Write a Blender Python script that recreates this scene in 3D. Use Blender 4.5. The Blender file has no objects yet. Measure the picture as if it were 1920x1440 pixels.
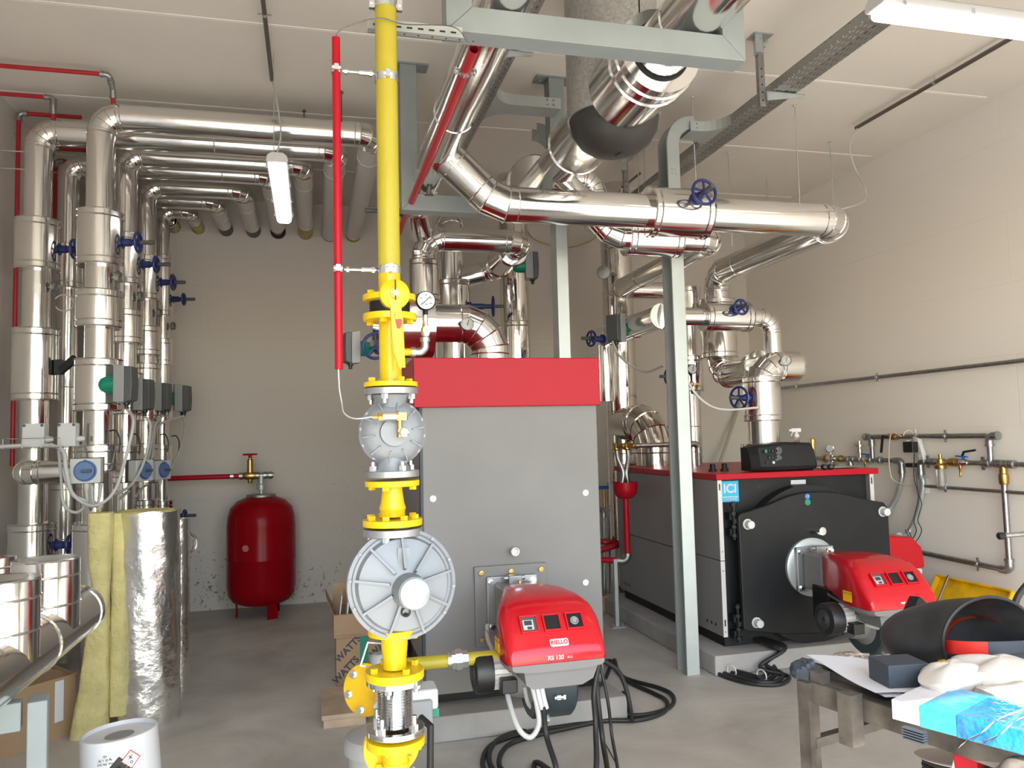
import bpy, math, random
from math import pi, sin, cos, tan, radians, sqrt, atan2
from mathutils import Vector, Matrix
V = Vector
scene = bpy.context.scene
COL = scene.collection
random.seed(7)

# ---------------------------------------------------------------- camera
FPX = 1469.5                                    # focal length in pixels of the 1920 x 1440 frame
YAW, PIT, ROL = 0.24964, 0.06762, -0.02434
EYE = V((0, 0, 1.6))
_f = V((sin(YAW)*cos(PIT), cos(YAW)*cos(PIT), sin(PIT)))
_r = V((cos(YAW), -sin(YAW), 0)); _u = _r.cross(_f)
_r, _u = cos(ROL)*_r + sin(ROL)*_u, -sin(ROL)*_r + cos(ROL)*_u
cam_data = bpy.data.cameras.new('camera'); cam = bpy.data.objects.new('camera', cam_data); COL.objects.link(cam)
cam_data.sensor_width = 36; cam_data.lens = 36*FPX/1920; cam_data.clip_start = 0.02
cam.matrix_world = Matrix(((_r.x, _u.x, -_f.x, EYE.x), (_r.y, _u.y, -_f.y, EYE.y), (_r.z, _u.z, -_f.z, EYE.z), (0, 0, 0, 1)))
scene.camera = cam

def at(x, y, X=None, Y=None, Z=None):
    """the point on a plane of the room (X, Y or Z fixed) that is seen at a photo position"""
    d = _f + _r*((x-960)/FPX) - _u*((y-720)/FPX)
    t = X/d.x if X is not None else Y/d.y if Y is not None else (Z-EYE.z)/d.z
    return EYE + d*t

# ---------------------------------------------------------------- sky, sun, exposure
world = bpy.data.worlds.new('world'); scene.world = world; world.use_nodes = True
wn = world.node_tree.nodes; bg = wn['Background']
sky = wn.new('ShaderNodeTexSky'); sky.sky_type = 'NISHITA'; sky.sun_disc = False
sky.sun_elevation = radians(48); sky.sun_rotation = radians(200); sky.air_density = 1.0; sky.dust_density = 1.2
tint = wn.new('ShaderNodeMix'); tint.data_type = 'RGBA'; tint.blend_type = 'MULTIPLY'; tint.inputs[0].default_value = 1; tint.inputs[7].default_value = (1.03, 1, .93, 1)
world.node_tree.links.new(sky.outputs[0], tint.inputs[6]); world.node_tree.links.new(tint.outputs[2], bg.inputs[0]); bg.inputs[1].default_value = 0.94
sun_data = bpy.data.lights.new('sun', 'SUN'); sun_data.energy = 16.0; sun_data.angle = radians(0.53); sun_data.color = (1, .95, .87)
sun = bpy.data.objects.new('sun', sun_data); COL.objects.link(sun)
sun.rotation_euler = V((.22, 1.12, -1.0)).to_track_quat('-Z', 'Y').to_euler(); sun.location = (3, -6, 8)
door_data = bpy.data.lights.new('doorway_portal', 'AREA'); door_data.shape = 'RECTANGLE'; door_data.size = 6.6; door_data.size_y = 3.5
door_data.cycles.is_portal = True
door = bpy.data.objects.new('doorway_portal', door_data); COL.objects.link(door)
door.location = (1.55, -.95, 1.75); door.rotation_euler = (radians(90), 0, 0)
vs = scene.view_settings
vs.view_transform = 'Standard'; vs.look = 'None'; vs.gamma = 1; vs.use_curve_mapping = False; vs.exposure = 0.12
cy = scene.cycles
cy.max_bounces = 10; cy.diffuse_bounces = 5; cy.glossy_bounces = 6; cy.transmission_bounces = 6; cy.transparent_max_bounces = 6
cy.caustics_reflective = True; cy.blur_glossy = 0.6; cy.sample_clamp_indirect = 6; cy.use_denoising = True

# ---------------------------------------------------------------- materials
def newmat(name):
    m = bpy.data.materials.new(name); m.use_nodes = True
    nt = m.node_tree
    return m, nt.nodes, nt.links, nt.nodes['Principled BSDF']

def mat(name, col, rough=.5, metal=0., bump=None, vary=None, coat=0., spec=.5, emit=None, trans=0.):
    """bump = (scale, strength, distance); vary = (scale, amount) colour mottling that belongs to the surface"""
    m, N, L, b = newmat(name)
    b.inputs['Base Color'].default_value = (*col, 1); b.inputs['Roughness'].default_value = rough
    b.inputs['Metallic'].default_value = metal; b.inputs['Coat Weight'].default_value = coat
    b.inputs['Coat Roughness'].default_value = .08; b.inputs['Specular IOR Level'].default_value = spec
    if trans: b.inputs['Transmission Weight'].default_value = trans
    if emit: b.inputs['Emission Color'].default_value = (*emit[0], 1); b.inputs['Emission Strength'].default_value = emit[1]
    if bump or vary:
        tc = N.new('ShaderNodeTexCoord')
    if bump:
        n = N.new('ShaderNodeTexNoise'); n.inputs['Scale'].default_value = bump[0]; n.inputs['Detail'].default_value = 4
        L.new(tc.outputs['Object'], n.inputs['Vector'])
        bm = N.new('ShaderNodeBump'); bm.inputs['Strength'].default_value = bump[1]; bm.inputs['Distance'].default_value = bump[2]
        L.new(n.outputs['Fac'], bm.inputs['Height']); L.new(bm.outputs[0], b.inputs['Normal'])
    if vary:
        n2 = N.new('ShaderNodeTexNoise'); n2.inputs['Scale'].default_value = vary[0]; n2.inputs['Detail'].default_value = 5
        L.new(tc.outputs['Object'], n2.inputs['Vector'])
        r = N.new('ShaderNodeValToRGB'); k = vary[1]
        r.color_ramp.elements[0].position = .3; r.color_ramp.elements[1].position = .7
        r.color_ramp.elements[0].color = (*[c*(1-k) for c in col], 1); r.color_ramp.elements[1].color = (*[min(1, c*(1+k)) for c in col], 1)
        L.new(n2.outputs['Fac'], r.inputs[0]); L.new(r.outputs[0], b.inputs['Base Color'])
    return m

M = {}
M['alu'] = mat('aluminium_cladding', (.82, .81, .79), .14, 1, (3.5, .10, .02))
M['alu_dull'] = mat('aluminium_end_plate', (.80, .79, .77), .34, 1)
M['flue'] = mat('stainless_flue', (.76, .73, .69), .10, 1, (6, .10, .02))
M['galv'] = mat('galvanised_steel', (.46, .50, .50), .45, .6, None, (8, .04))
M['galv_dark'] = mat('weathered_galvanised_steel', (.36, .36, .35), .5, 1, None, (25, .15))
M['zinc'] = mat('zinc_plated_steel', (.70, .74, .76), .25, 1)
M['chrome'] = mat('chrome', (.80, .80, .80), .12, 1)
M['cast'] = mat('cast_aluminium', (.25, .265, .28), .5, .35, (160, .15, .002))
M['machined'] = mat('machined_aluminium', (.40, .41, .42), .36, .8)
M['yellow'] = mat('yellow_paint', (.68, .46, .002), .3, 0, (30, .05, .003), None, .1, .4)
M['pale_yellow'] = mat('yellow_plastic_coating', (.42, .35, .03), .36, 0, None, (9, .05), .0, .35)
M['red'] = mat('red_paint', (.38, .005, .016), .33, 0, None, None, .0, .2)
M['pipe_red'] = mat('red_pipe_paint', (.42, .012, .02), .38, 0, (60, .1, .002))
M['tank_red'] = mat('red_tank_enamel', (.25, .002, .006), .2, 0, (5, .06, .01), None, .0, .10)
M['hood_red'] = mat('red_hood_plastic', (.52, .005, .014), .2, 0, None, None, .15, .4)
M['blue'] = mat('blue_paint', (.014, .025, .13), .35, 0)
M['bright_blue'] = mat('bright_blue_plastic', (.02, .13, .52), .35)
M['dial_blue'] = mat('dusty_blue_plastic', (.10, .18, .36), .45)
M['green'] = mat('green_plastic', (.0, .22, .14), .4)
M['black'] = mat('black_plastic', (.012, .012, .013), .4)
M['dull_black'] = mat('black_sheet_metal', (.010, .011, .012), .5, 0, None, (4, .25), 0, .32)
M['rubber'] = mat('black_rubber_cable', (.013, .013, .014), .5)
M['dark_grey'] = mat('dark_grey_plastic', (.075, .082, .085), .45)
M['fan_grey'] = mat('dark_green_grey_paint', (.030, .043, .048), .42)
M['grey_box'] = mat('grey_plastic', (.27, .28, .285), .5)
M['light_box'] = mat('light_grey_plastic', (.56, .57, .57), .45)
M['white'] = mat('white_plastic', (.66, .66, .67), .4)
M['panel'] = mat('grey_boiler_panel', (.19, .187, .185), .55, .0, None, (2.5, .06))
M['panel_side'] = mat('grey_side_panel', (.24, .235, .24), .5, .2, None, (2.5, .05))
M['panel_edge'] = mat('light_grey_sheet', (.55, .54, .53), .45, .2)
M['frame'] = mat('grey_painted_steel', (.25, .285, .285), .5, 0, None, (7, .05))
M['brass'] = mat('brass', (.55, .36, .13), .3, 1)
M['steel_pipe'] = mat('galvanised_threaded_pipe', (.40, .41, .41), .38, 1, None, (30, .15))
M['iron'] = mat('dark_steel_conduit', (.20, .18, .165), .45, .8)
M['grey_cable'] = mat('grey_cable', (.50, .50, .49), .5)
M['cream_cable'] = mat('cream_cable', (.66, .58, .42), .5)
M['concrete_block'] = mat('concrete_plinth', (.33, .32, .31), .85, 0, (22, .5, .006), (3, .15))
M['card'] = mat('cardboard', (.36, .235, .14), .8, 0, (60, .1, .002), (4, .07))
M['paper'] = mat('white_paper', (.64, .65, .68), .7)
M['wool'] = mat('yellow_glass_wool', (.58, .51, .23), .95, 0, (38, 1.0, .012), (9, .14))
M['foil'] = mat('crumpled_foil', (.92, .91, .90), .24, 1, (11, .6, .02))
M['emboss'] = mat('embossed_aluminium_foil', (.50, .50, .485), .38, .8, (70, .8, .006), (60, .18))
M['foam'] = mat('black_foam_rubber', (.035, .034, .032), .55, 0, (6, .2, .02), (5, .3))
M['wood'] = mat('pale_wood', (.46, .35, .25), .75, 0, (14, .3, .004), (6, .2))
M['dial'] = mat('white_dial', (.52, .53, .55), .4)
M['ink'] = mat('black_ink', (.01, .01, .01), .5)
M['orange'] = mat('orange_plastic', (.62, .06, .01), .4)
M['lever_red'] = mat('red_lever_grip', (.72, .03, .02), .4)
M['cyan'] = mat('cyan_label', (.02, .38, .62), .5)
M['wool_lag'] = mat('yellow_glass_wool_lagging', (.46, .39, .13), .95, 0, (30, .8, .01), (12, .12))
M['pvc'] = mat('white_pvc_lagging', (.60, .58, .55), .4)
M['rust'] = mat('worn_rusty_steel', (.105, .092, .08), .6, .4, (26, .5, .004), (9, .55))
M['cloth'] = mat('off_white_cloth', (.58, .54, .49), .9, 0, (55, .35, .004))
M['blue_film'] = mat('blue_shrink_film', (.01, .17, .42), .13, 0, (11, 1.0, .035), None, .4)
M['light_blue_film'] = mat('light_blue_shrink_film', (.03, .28, .52), .18, 0, (9, .8, .02), None, .2)
M['bluebox'] = mat('dark_blue_grey_box', (.035, .045, .062), .55)
M['helmet'] = mat('scuffed_black_helmet', (.030, .030, .032), .38, 0, (25, .1, .003), (7, .5))
M['tray_yellow'] = mat('dirty_yellow_metal', (.72, .42, .005), .45, 0, None, (8, .22))
M['clear'] = mat('clear_plastic', (.9, .92, .93), .08, 0, None, None, 0, .5, None, .92)
M['glow'] = mat('lit_lamp_diffuser', (.95, .95, .92), .4, 0, None, None, 0, .5, ((1.0, .97, .90), 3.4))
M['pink_pipe'] = mat('dull_red_primer', (.40, .14, .13), .7)
M['beige_pipe'] = mat('pale_steel_pole', (.55, .52, .46), .45, .6)

def wall_material(name, col):
    m, N, L, b = newmat(name)
    tc = N.new('ShaderNodeTexCoord'); b.inputs['Roughness'].default_value = .8
    sep = N.new('ShaderNodeSeparateXYZ'); L.new(tc.outputs['Object'], sep.inputs[0])
    add = N.new('ShaderNodeMath'); add.operation = 'ADD'; L.new(sep.outputs['X'], add.inputs[0]); L.new(sep.outputs['Y'], add.inputs[1])
    cmb = N.new('ShaderNodeCombineXYZ'); L.new(add.outputs[0], cmb.inputs[0]); L.new(sep.outputs['Z'], cmb.inputs[1])
    br = N.new('ShaderNodeTexBrick'); br.offset = .35; br.inputs['Scale'].default_value = 1; br.inputs['Mortar Size'].default_value = .004
    br.inputs['Brick Width'].default_value = 2.4; br.inputs['Row Height'].default_value = .53; br.inputs['Mortar Smooth'].default_value = .6
    br.inputs['Color1'].default_value = br.inputs['Color2'].default_value = (1, 1, 1, 1); br.inputs['Mortar'].default_value = (.2, .2, .2, 1)
    L.new(cmb.outputs[0], br.inputs['Vector'])
    n = N.new('ShaderNodeTexNoise'); n.inputs['Scale'].default_value = 9; n.inputs['Detail'].default_value = 6; L.new(tc.outputs['Object'], n.inputs['Vector'])
    mp = N.new('ShaderNodeMapping'); mp.inputs['Scale'].default_value = (1.2, 1.2, 26); L.new(tc.outputs['Object'], mp.inputs['Vector'])
    n3 = N.new('ShaderNodeTexNoise'); n3.inputs['Scale'].default_value = 1; n3.inputs['Detail'].default_value = 3; L.new(mp.outputs[0], n3.inputs['Vector'])
    m1 = N.new('ShaderNodeMath'); m1.operation = 'MULTIPLY_ADD'; m1.inputs[1].default_value = .35; L.new(n.outputs['Fac'], m1.inputs[0]); L.new(br.outputs['Color'], m1.inputs[2])
    m2 = N.new('ShaderNodeMath'); m2.operation = 'MULTIPLY_ADD'; m2.inputs[1].default_value = .35; L.new(n3.outputs['Fac'], m2.inputs[0]); L.new(m1.outputs[0], m2.inputs[2])
    bp = N.new('ShaderNodeBump'); bp.inputs['Strength'].default_value = .35; bp.inputs['Distance'].default_value = .012
    L.new(m2.outputs[0], bp.inputs['Height']); L.new(bp.outputs[0], b.inputs['Normal'])
    # small dark mould specks where the lower wall is damp
    n4 = N.new('ShaderNodeTexNoise'); n4.inputs['Scale'].default_value = 26; n4.inputs['Detail'].default_value = 5; n4.inputs['Roughness'].default_value = .7
    L.new(tc.outputs['Object'], n4.inputs['Vector'])
    n5 = N.new('ShaderNodeTexNoise'); n5.inputs['Scale'].default_value = 1.5; n5.inputs['Detail'].default_value = 1; L.new(tc.outputs['Object'], n5.inputs['Vector'])
    low = N.new('ShaderNodeMapRange'); low.inputs['From Min'].default_value = 2.1; low.inputs['From Max'].default_value = .2; low.inputs['To Min'].default_value = -.14; low.inputs['To Max'].default_value = .01
    L.new(sep.outputs['Z'], low.inputs['Value'])
    s1 = N.new('ShaderNodeMath'); s1.operation = 'MULTIPLY_ADD'; s1.inputs[1].default_value = .42; L.new(n5.outputs['Fac'], s1.inputs[0]); L.new(n4.outputs['Fac'], s1.inputs[2])
    s2 = N.new('ShaderNodeMath'); s2.operation = 'ADD'; L.new(s1.outputs[0], s2.inputs[0]); L.new(low.outputs[0], s2.inputs[1])
    rr = N.new('ShaderNodeValToRGB'); rr.color_ramp.elements[0].position = .86; rr.color_ramp.elements[1].position = .90
    rr.color_ramp.elements[0].color = (*col, 1); rr.color_ramp.elements[1].color = (.20, .19, .18, 1)
    L.new(s2.outputs[0], rr.inputs[0]); L.new(rr.outputs[0], b.inputs['Base Color'])
    return m
M['wall'] = wall_material('painted_board_formed_concrete', (.60, .565, .525)); M['wall_daylight_tone'] = wall_material('board_formed_concrete_daylight_tone', (.86, .82, .765))  # second is the same paint lightened, daylight put into its colour
M['ceil'] = mat('ceiling_paint', (.74, .70, .635), .85, 0, (5, .15, .01), (1.2, .035))
M['seam'] = mat('ceiling_joint_filler', (.85, .82, .77), .8)

def floor_material():
    m, N, L, b = newmat('dusty_concrete_floor'); b.inputs['Roughness'].default_value = .55
    tc = N.new('ShaderNodeTexCoord')
    n = N.new('ShaderNodeTexNoise'); n.inputs['Scale'].default_value = 1.4; n.inputs['Detail'].default_value = 8; n.inputs['Roughness'].default_value = .62; n.inputs['Distortion'].default_value = .6
    L.new(tc.outputs['Object'], n.inputs['Vector'])
    r = N.new('ShaderNodeValToRGB'); r.color_ramp.elements[0].position = .34; r.color_ramp.elements[1].position = .66
    r.color_ramp.elements[0].color = (.36, .34, .305, 1); r.color_ramp.elements[1].color = (.54, .515, .47, 1)
    L.new(n.outputs['Fac'], r.inputs[0]); L.new(r.outputs[0], b.inputs['Base Color'])
    n2 = N.new('ShaderNodeTexNoise'); n2.inputs['Scale'].default_value = 30; n2.inputs['Detail'].default_value = 5; L.new(tc.outputs['Object'], n2.inputs['Vector'])
    bp = N.new('ShaderNodeBump'); bp.inputs['Strength'].default_value = .15; bp.inputs['Distance'].default_value = .004
    L.new(n2.outputs['Fac'], bp.inputs['Height']); L.new(bp.outputs[0], b.inputs['Normal'])
    return m
M['floor'] = floor_material()
M['yard'] = mat('sunlit_yard_paving', (.42, .39, .35), .9, 0, None, (1.5, .12))
def perforated(name, ax, ay, sx, sy, fx, fy):
    """galvanised sheet with real slots cut out (transparent where the slot is); x, y are the sheet's own directions"""
    m, N, L, b = newmat(name)
    b.inputs['Base Color'].default_value = (.40, .41, .40, 1); b.inputs['Metallic'].default_value = 1; b.inputs['Roughness'].default_value = .45
    tc = N.new('ShaderNodeTexCoord'); uv = N.new('ShaderNodeSeparateXYZ'); L.new(tc.outputs['Object'], uv.inputs[0])
    def slot(out, per, frac):
        a = N.new('ShaderNodeMath'); a.operation = 'DIVIDE'; a.inputs[1].default_value = per; L.new(out, a.inputs[0])
        f = N.new('ShaderNodeMath'); f.operation = 'FRACT'; L.new(a.outputs[0], f.inputs[0])
        c = N.new('ShaderNodeMath'); c.operation = 'LESS_THAN'; c.inputs[1].default_value = frac; L.new(f.outputs[0], c.inputs[0])
        return c.outputs[0]
    mu = N.new('ShaderNodeMath'); mu.operation = 'MULTIPLY'; L.new(slot(uv.outputs[ax], sx, fx), mu.inputs[0]); L.new(slot(uv.outputs[ay], sy, fy), mu.inputs[1])
    inv = N.new('ShaderNodeMath'); inv.operation = 'SUBTRACT'; inv.inputs[0].default_value = 1; L.new(mu.outputs[0], inv.inputs[1])
    L.new(inv.outputs[0], b.inputs['Alpha'])
    return m
M['perf_floor'] = perforated('slotted_tray_floor', 'X', 'Y', .025, .06, .28, .5)
M['perf_side'] = perforated('perforated_tray_side', 'Y', 'Z', .05, .045, .2, .22)

# ---------------------------------------------------------------- mesh building
def basis(d):
    d = V(d).normalized(); a = V((0, 0, 1)) if abs(d.z) < .9 else V((1, 0, 0))
    e1 = a.cross(d).normalized(); return d, e1, d.cross(e1)

class MB:
    def __init__(s): s.v = []; s.f = []; s.mi = []; s.cur = 0; s.sharp = set()
    def add(s, vs, fs):
        o = len(s.v); s.v += [V(p) for p in vs]
        for f in fs: s.f.append([i+o for i in f]); s.mi.append(s.cur)
        return s
    def merge(s, o, T=None):
        n = len(s.v); s.v += [(T @ p if T else p) for p in o.v]
        for f, m in zip(o.f, o.mi): s.f.append([i+n for i in f]); s.mi.append(m)
        s.sharp |= {(a+n, b+n) for a, b in o.sharp}
        return s
    def xf(s, T): s.v = [T @ p for p in s.v]; return s
    def box(s, c, d, R=None):
        c = V(c); h = V(d)/2
        vs = [V((x*h.x, y*h.y, z*h.z)) for x in (-1, 1) for y in (-1, 1) for z in (-1, 1)]
        if R is not None: vs = [R @ p for p in vs]
        return s.add([p+c for p in vs], [(0, 1, 3, 2), (4, 6, 7, 5), (0, 4, 5, 1), (2, 3, 7, 6), (0, 2, 6, 4), (1, 5, 7, 3)])
    def bb(s, a, b):
        a, b = V(a), V(b); return s.box((a+b)/2, (abs(b.x-a.x), abs(b.y-a.y), abs(b.z-a.z)))
    def bar(s, a, b, w, h, up=(0, 0, 1)):
        """rectangular bar from a to b, w across, h along up"""
        a, b = V(a), V(b); d = (b-a).normalized(); up = V(up)
        sd = d.cross(up)
        sd = sd.normalized() if sd.length > 1e-4 else basis(d)[1]
        u2 = sd.cross(d)
        vs = [p + sd*(w/2*i) + u2*(h/2*j) for p in (a, b) for i, j in ((-1, -1), (1, -1), (1, 1), (-1, 1))]
        return s.add(vs, [(0, 1, 2, 3), (7, 6, 5, 4), (0, 4, 5, 1), (1, 5, 6, 2), (2, 6, 7, 3), (3, 7, 4, 0)])
    def lathe(s, o, d, prof, n=32, cap=True):
        """prof = [(radius, distance along d)]"""
        o = V(o); d, e1, e2 = basis(d); vs = []; fs = []; k = len(prof)
        for r, h in prof:
            for i in range(n):
                a = 2*pi*i/n; vs.append(o + d*h + (e1*cos(a)+e2*sin(a))*max(r, 1e-5))
        for j in range(k-1):
            for i in range(n):
                i2 = (i+1) % n; fs.append((j*n+i, j*n+i2, (j+1)*n+i2, (j+1)*n+i))
        if cap:
            if prof[0][0] > 1e-4: fs.append(tuple(range(n-1, -1, -1)))
            if prof[-1][0] > 1e-4: fs.append(tuple((k-1)*n+i for i in range(n)))
        return s.add(vs, fs)
    def cyl(s, a, b, r, n=24): a, b = V(a), V(b); return s.lathe(a, b-a, [(r, 0), (r, (b-a).length)], n)
    def torus(s, c, d, R, r, n=28, k=8, arc=2*pi, a0=0):
        c = V(c); d, e1, e2 = basis(d); vs = []; fs = []; full = arc > 2*pi-1e-3; m = n if full else n+1
        for i in range(m):
            a = a0+arc*i/n; q = e1*cos(a)+e2*sin(a)
            for j in range(k):
                t = 2*pi*j/k; vs.append(c + q*(R+r*cos(t)) + d*(r*sin(t)))
        for i in range(n):
            i2 = (i+1) % m
            for j in range(k): j2 = (j+1) % k; fs.append((i*k+j, i2*k+j, i2*k+j2, i*k+j2))
        return s.add(vs, fs)
    def tube(s, path, r, n=20, cap=True, seams=()):
        """mitred sweep; r a number or one per point; seams = indices of points that get a raised bead"""
        P = [V(p) for p in path]; k = len(P); rr = r if isinstance(r, (list, tuple)) else [r]*k
        D = [(P[i+1]-P[i]).normalized() for i in range(k-1)]
        d, e1, e2 = basis(D[0]); rings = []
        for i in range(k):
            din = D[max(0, i-1)]; dout = D[min(i, k-2)]
            nb = (din+dout); nb = nb.normalized() if nb.length > 1e-6 else din
            ring = []
            for j in range(n):
                a = 2*pi*j/n; o = (e1*cos(a)+e2*sin(a))*rr[i]
                q = din.dot(nb); t = -(o.dot(nb))/q if abs(q) > .2 else 0
                ring.append(P[i]+o+din*t)
            rings.append((ring, nb))
            if (dout-din).length > 1e-7:
                R = din.rotation_difference(dout); e1 = R @ e1; e2 = R @ e2
        vs = [p for g, _ in rings for p in g]; fs = []
        for i in range(k-1):
            for j in range(n): j2 = (j+1) % n; fs.append((i*n+j, i*n+j2, (i+1)*n+j2, (i+1)*n+j))
        if cap: fs.append(tuple(range(n-1, -1, -1))); fs.append(tuple((k-1)*n+j for j in range(n)))
        o0 = len(s.v); s.add(vs, fs)
        for i in seams:
            for j in range(n): s.sharp.add((o0+i*n+j, o0+i*n+(j+1) % n))
        for i in seams: s._bead(P[i], rings[i][0], rings[i][1], rr[i])
        return s
    def _bead(s, c, ring, nb, r):
        w = max(.004, r*.04); h = max(.0025, r*.05); n = len(ring); vs = []; fs = []
        for p in ring:
            q = p-c; vs += [p-nb*w, c+q*(1+h/r), p+nb*w]
        for j in range(n):
            a, b = 3*j, 3*((j+1) % n); fs += [(a, b, b+1, a+1), (a+1, b+1, b+2, a+2)]
        s.add(vs, fs)
    def bead(s, c, d, r, n=28):
        c = V(c); d, e1, e2 = basis(d)
        s._bead(c, [c+(e1*cos(2*pi*j/n)+e2*sin(2*pi*j/n))*r for j in range(n)], d, r); return s
    def prism(s, poly, o, ux, uy, depth):
        """polygon (2-D) in plane o, ux, uy, pushed along depth"""
        o, ux, uy, depth = V(o), V(ux), V(uy), V(depth); n = len(poly)
        a = [o+ux*x+uy*y for x, y in poly]
        fs = [tuple(range(n)), tuple(range(2*n-1, n-1, -1))] + [(i, i+n, (i+1) % n+n, (i+1) % n) for i in range(n)]
        return s.add(a+[p+depth for p in a], fs)
    def sheet(s, grid, thick=0, closed=False):
        """grid[i][j] points -> surface; thick along averaged normal makes it solid"""
        a = len(grid); b = len(grid[0]); vs = [V(p) for row in grid for p in row]; fs = []
        for i in range(a-1):
            for j in range(b-1 + (1 if closed else 0)):
                j2 = (j+1) % b; fs.append((i*b+j, (i+1)*b+j, (i+1)*b+j2, i*b+j2))
        return s.add(vs, fs)

def elbows(path, rb, n=4):
    """replace every corner of a polyline by a segmented (gored) bend; returns points, indices of joints"""
    P = [V(p) for p in path]; out = [P[0]]; seam = []
    for i in range(1, len(P)-1):
        a, b, c = P[i-1], P[i], P[i+1]; d1 = (b-a).normalized(); d2 = (c-b).normalized(); ang = d1.angle(d2)
        if ang < .05: out.append(b); continue
        R = rb if not isinstance(rb, dict) else rb.get(i, rb[0])
        m = max(1, round(n*ang/(pi/2)))
        t = R*tan(ang/2); T1 = b-d1*t
        nrm = (d2-d1*d1.dot(d2)).normalized(); cen = T1+nrm*R
        if m > 1 or n > 1:
            out.append(T1); seam.append(len(out)-1)
        for k in range(m):
            th = (k+.5)*ang/m; rad = R/cos(ang/(2*m))
            out.append(cen + (-nrm*cos(th) + d1*sin(th))*rad); seam.append(len(out)-1)
        if m > 1 or n > 1:
            out.append(b+d2*t); seam.append(len(out)-1)
    out.append(P[-1]); return out, seam

def clad(path, r, rb=None, n=4, joint=1.0, seg=28):
    """aluminium-clad pipe: gored bends, raised beads at every joint and about every metre"""
    pts, seam = elbows(path, rb or 1.6*r, n); mb = MB(); mb.tube(pts, r, seg, True, seam)
    for i in range(len(pts)-1):
        L = (pts[i+1]-pts[i]).length; k = int(L/joint)
        for j in range(1, k+1):
            if j*joint < L-.15: mb.bead(pts[i]+(pts[i+1]-pts[i])*(j*joint/L), pts[i+1]-pts[i], r, seg)
    return mb

def smooth(pts, n=8):
    """Catmull-Rom through the points"""
    P = [V(p) for p in pts]; P = [P[0]*2-P[1]]+P+[P[-1]*2-P[-2]]; out = []
    for i in range(1, len(P)-2):
        for k in range(n):
            t = k/n; a, b, c, d = P[i-1], P[i], P[i+1], P[i+2]
            out.append(.5*((2*b)+(c-a)*t+(2*a-5*b+4*c-d)*t*t+(3*b-a-3*c+d)*t**3))
    out.append(P[-2]); return out

def text(s, size, o, ux, uy, depth=.0008, align='CENTER', bold=0):
    """lettering as a thin solid on the plane o, ux, uy"""
    c = bpy.data.curves.new('lettering', 'FONT'); c.body = s; c.size = size; c.align_x = align; c.align_y = 'CENTER'; c.extrude = depth; c.offset = bold
    ob = bpy.data.objects.new('lettering', c); COL.objects.link(ob)
    dg = bpy.context.evaluated_depsgraph_get(); me = bpy.data.meshes.new_from_object(ob.evaluated_get(dg))
    ux, uy, o = V(ux), V(uy), V(o); nz = ux.cross(uy); mb = MB()
    mb.add([o+ux*p.co.x+uy*p.co.y+nz*p.co.z for p in me.vertices], [tuple(q.vertices) for q in me.polygons])
    bpy.data.objects.remove(ob); bpy.data.curves.remove(c); bpy.data.meshes.remove(me); return mb

ORG = {}
def _link(name, mb, m, base, bevel, ang):
    me = bpy.data.meshes.new(name); me.from_pydata([p-base for p in mb.v], [], mb.f); me.validate()
    mats = m if isinstance(m, (list, tuple)) else [m]
    for k in mats: me.materials.append(M[k])
    if len(mats) > 1:
        for p, i in zip(me.polygons, mb.mi): p.material_index = i
    me.update(); o = bpy.data.objects.new(name, me); COL.objects.link(o)
    import bmesh
    b = bmesh.new(); b.from_mesh(me); bmesh.ops.recalc_face_normals(b, faces=b.faces); b.to_mesh(me); b.free()
    me.shade_smooth(); me.set_sharp_from_angle(angle=radians(ang))
    if mb.sharp:
        at_ = me.attributes.get('sharp_edge') or me.attributes.new('sharp_edge', 'BOOLEAN', 'EDGE'); sh = {tuple(sorted(e)) for e in mb.sharp}
        for e in me.edges:
            if tuple(sorted(e.vertices)) in sh: at_.data[e.index].value = True
    if bevel:
        d = o.modifiers.new('edge', 'BEVEL'); d.width = bevel; d.segments = 2; d.limit_method = 'ANGLE'; d.angle_limit = radians(40); d.harden_normals = True
    return o
def tag(o, label, cat, group=None):
    o['label'] = label; o['category'] = cat
    if group: o['group'] = group
    return o
def thing(name, label, cat, base=(0, 0, 0), group=None, rot=None):
    o = bpy.data.objects.new(name, None); COL.objects.link(o); o.location = V(base); o.empty_display_size = .1
    if rot: o.rotation_euler = rot
    ORG[o.name] = V(base); return tag(o, label, cat, group)
def part(name, mb, m, parent, label=None, bevel=0, ang=38, local=False):
    base = V((0, 0, 0)) if local else ORG[parent.name]
    o = _link(name, mb, m, base, bevel, ang); o.parent = parent; ORG[o.name] = base
    if label: o['label'] = label
    return o
def solo(name, mb, m, label, cat, group=None, bevel=0, ang=38):
    lo = [min(p[i] for p in mb.v) for i in range(3)]; hi = [max(p[i] for p in mb.v) for i in range(3)]
    base = V(((lo[0]+hi[0])/2, (lo[1]+hi[1])/2, lo[2]))
    o = _link(name, mb, m, base, bevel, ang); o.location = base; ORG[o.name] = base; return tag(o, label, cat, group)
def struct(name, mb, m, bevel=0):
    o = _link(name, mb, m, V((0, 0, 0)), bevel, 38); o['kind'] = 'structure'; return o
def eachbolt(root, m, name, c, d, R, n, rb, L, a0=.4, wash=0, stud=0):
    c = V(c); d, e1, e2 = basis(d)
    for k in range(n):
        a = a0+2*pi*k/n; p = c+(e1*cos(a)+e2*sin(a))*R; mb = MB()
        if wash: mb.lathe(p, d, [(rb*1.35, 0), (rb*1.35, .0025)], 14)
        mb.lathe(p, d, [(rb, 0), (rb, L)], 6)
        if stud: mb.lathe(p, d, [(rb*.6, L), (rb*.6, stud)], 10)
        part(name, mb, m, root)
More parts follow.
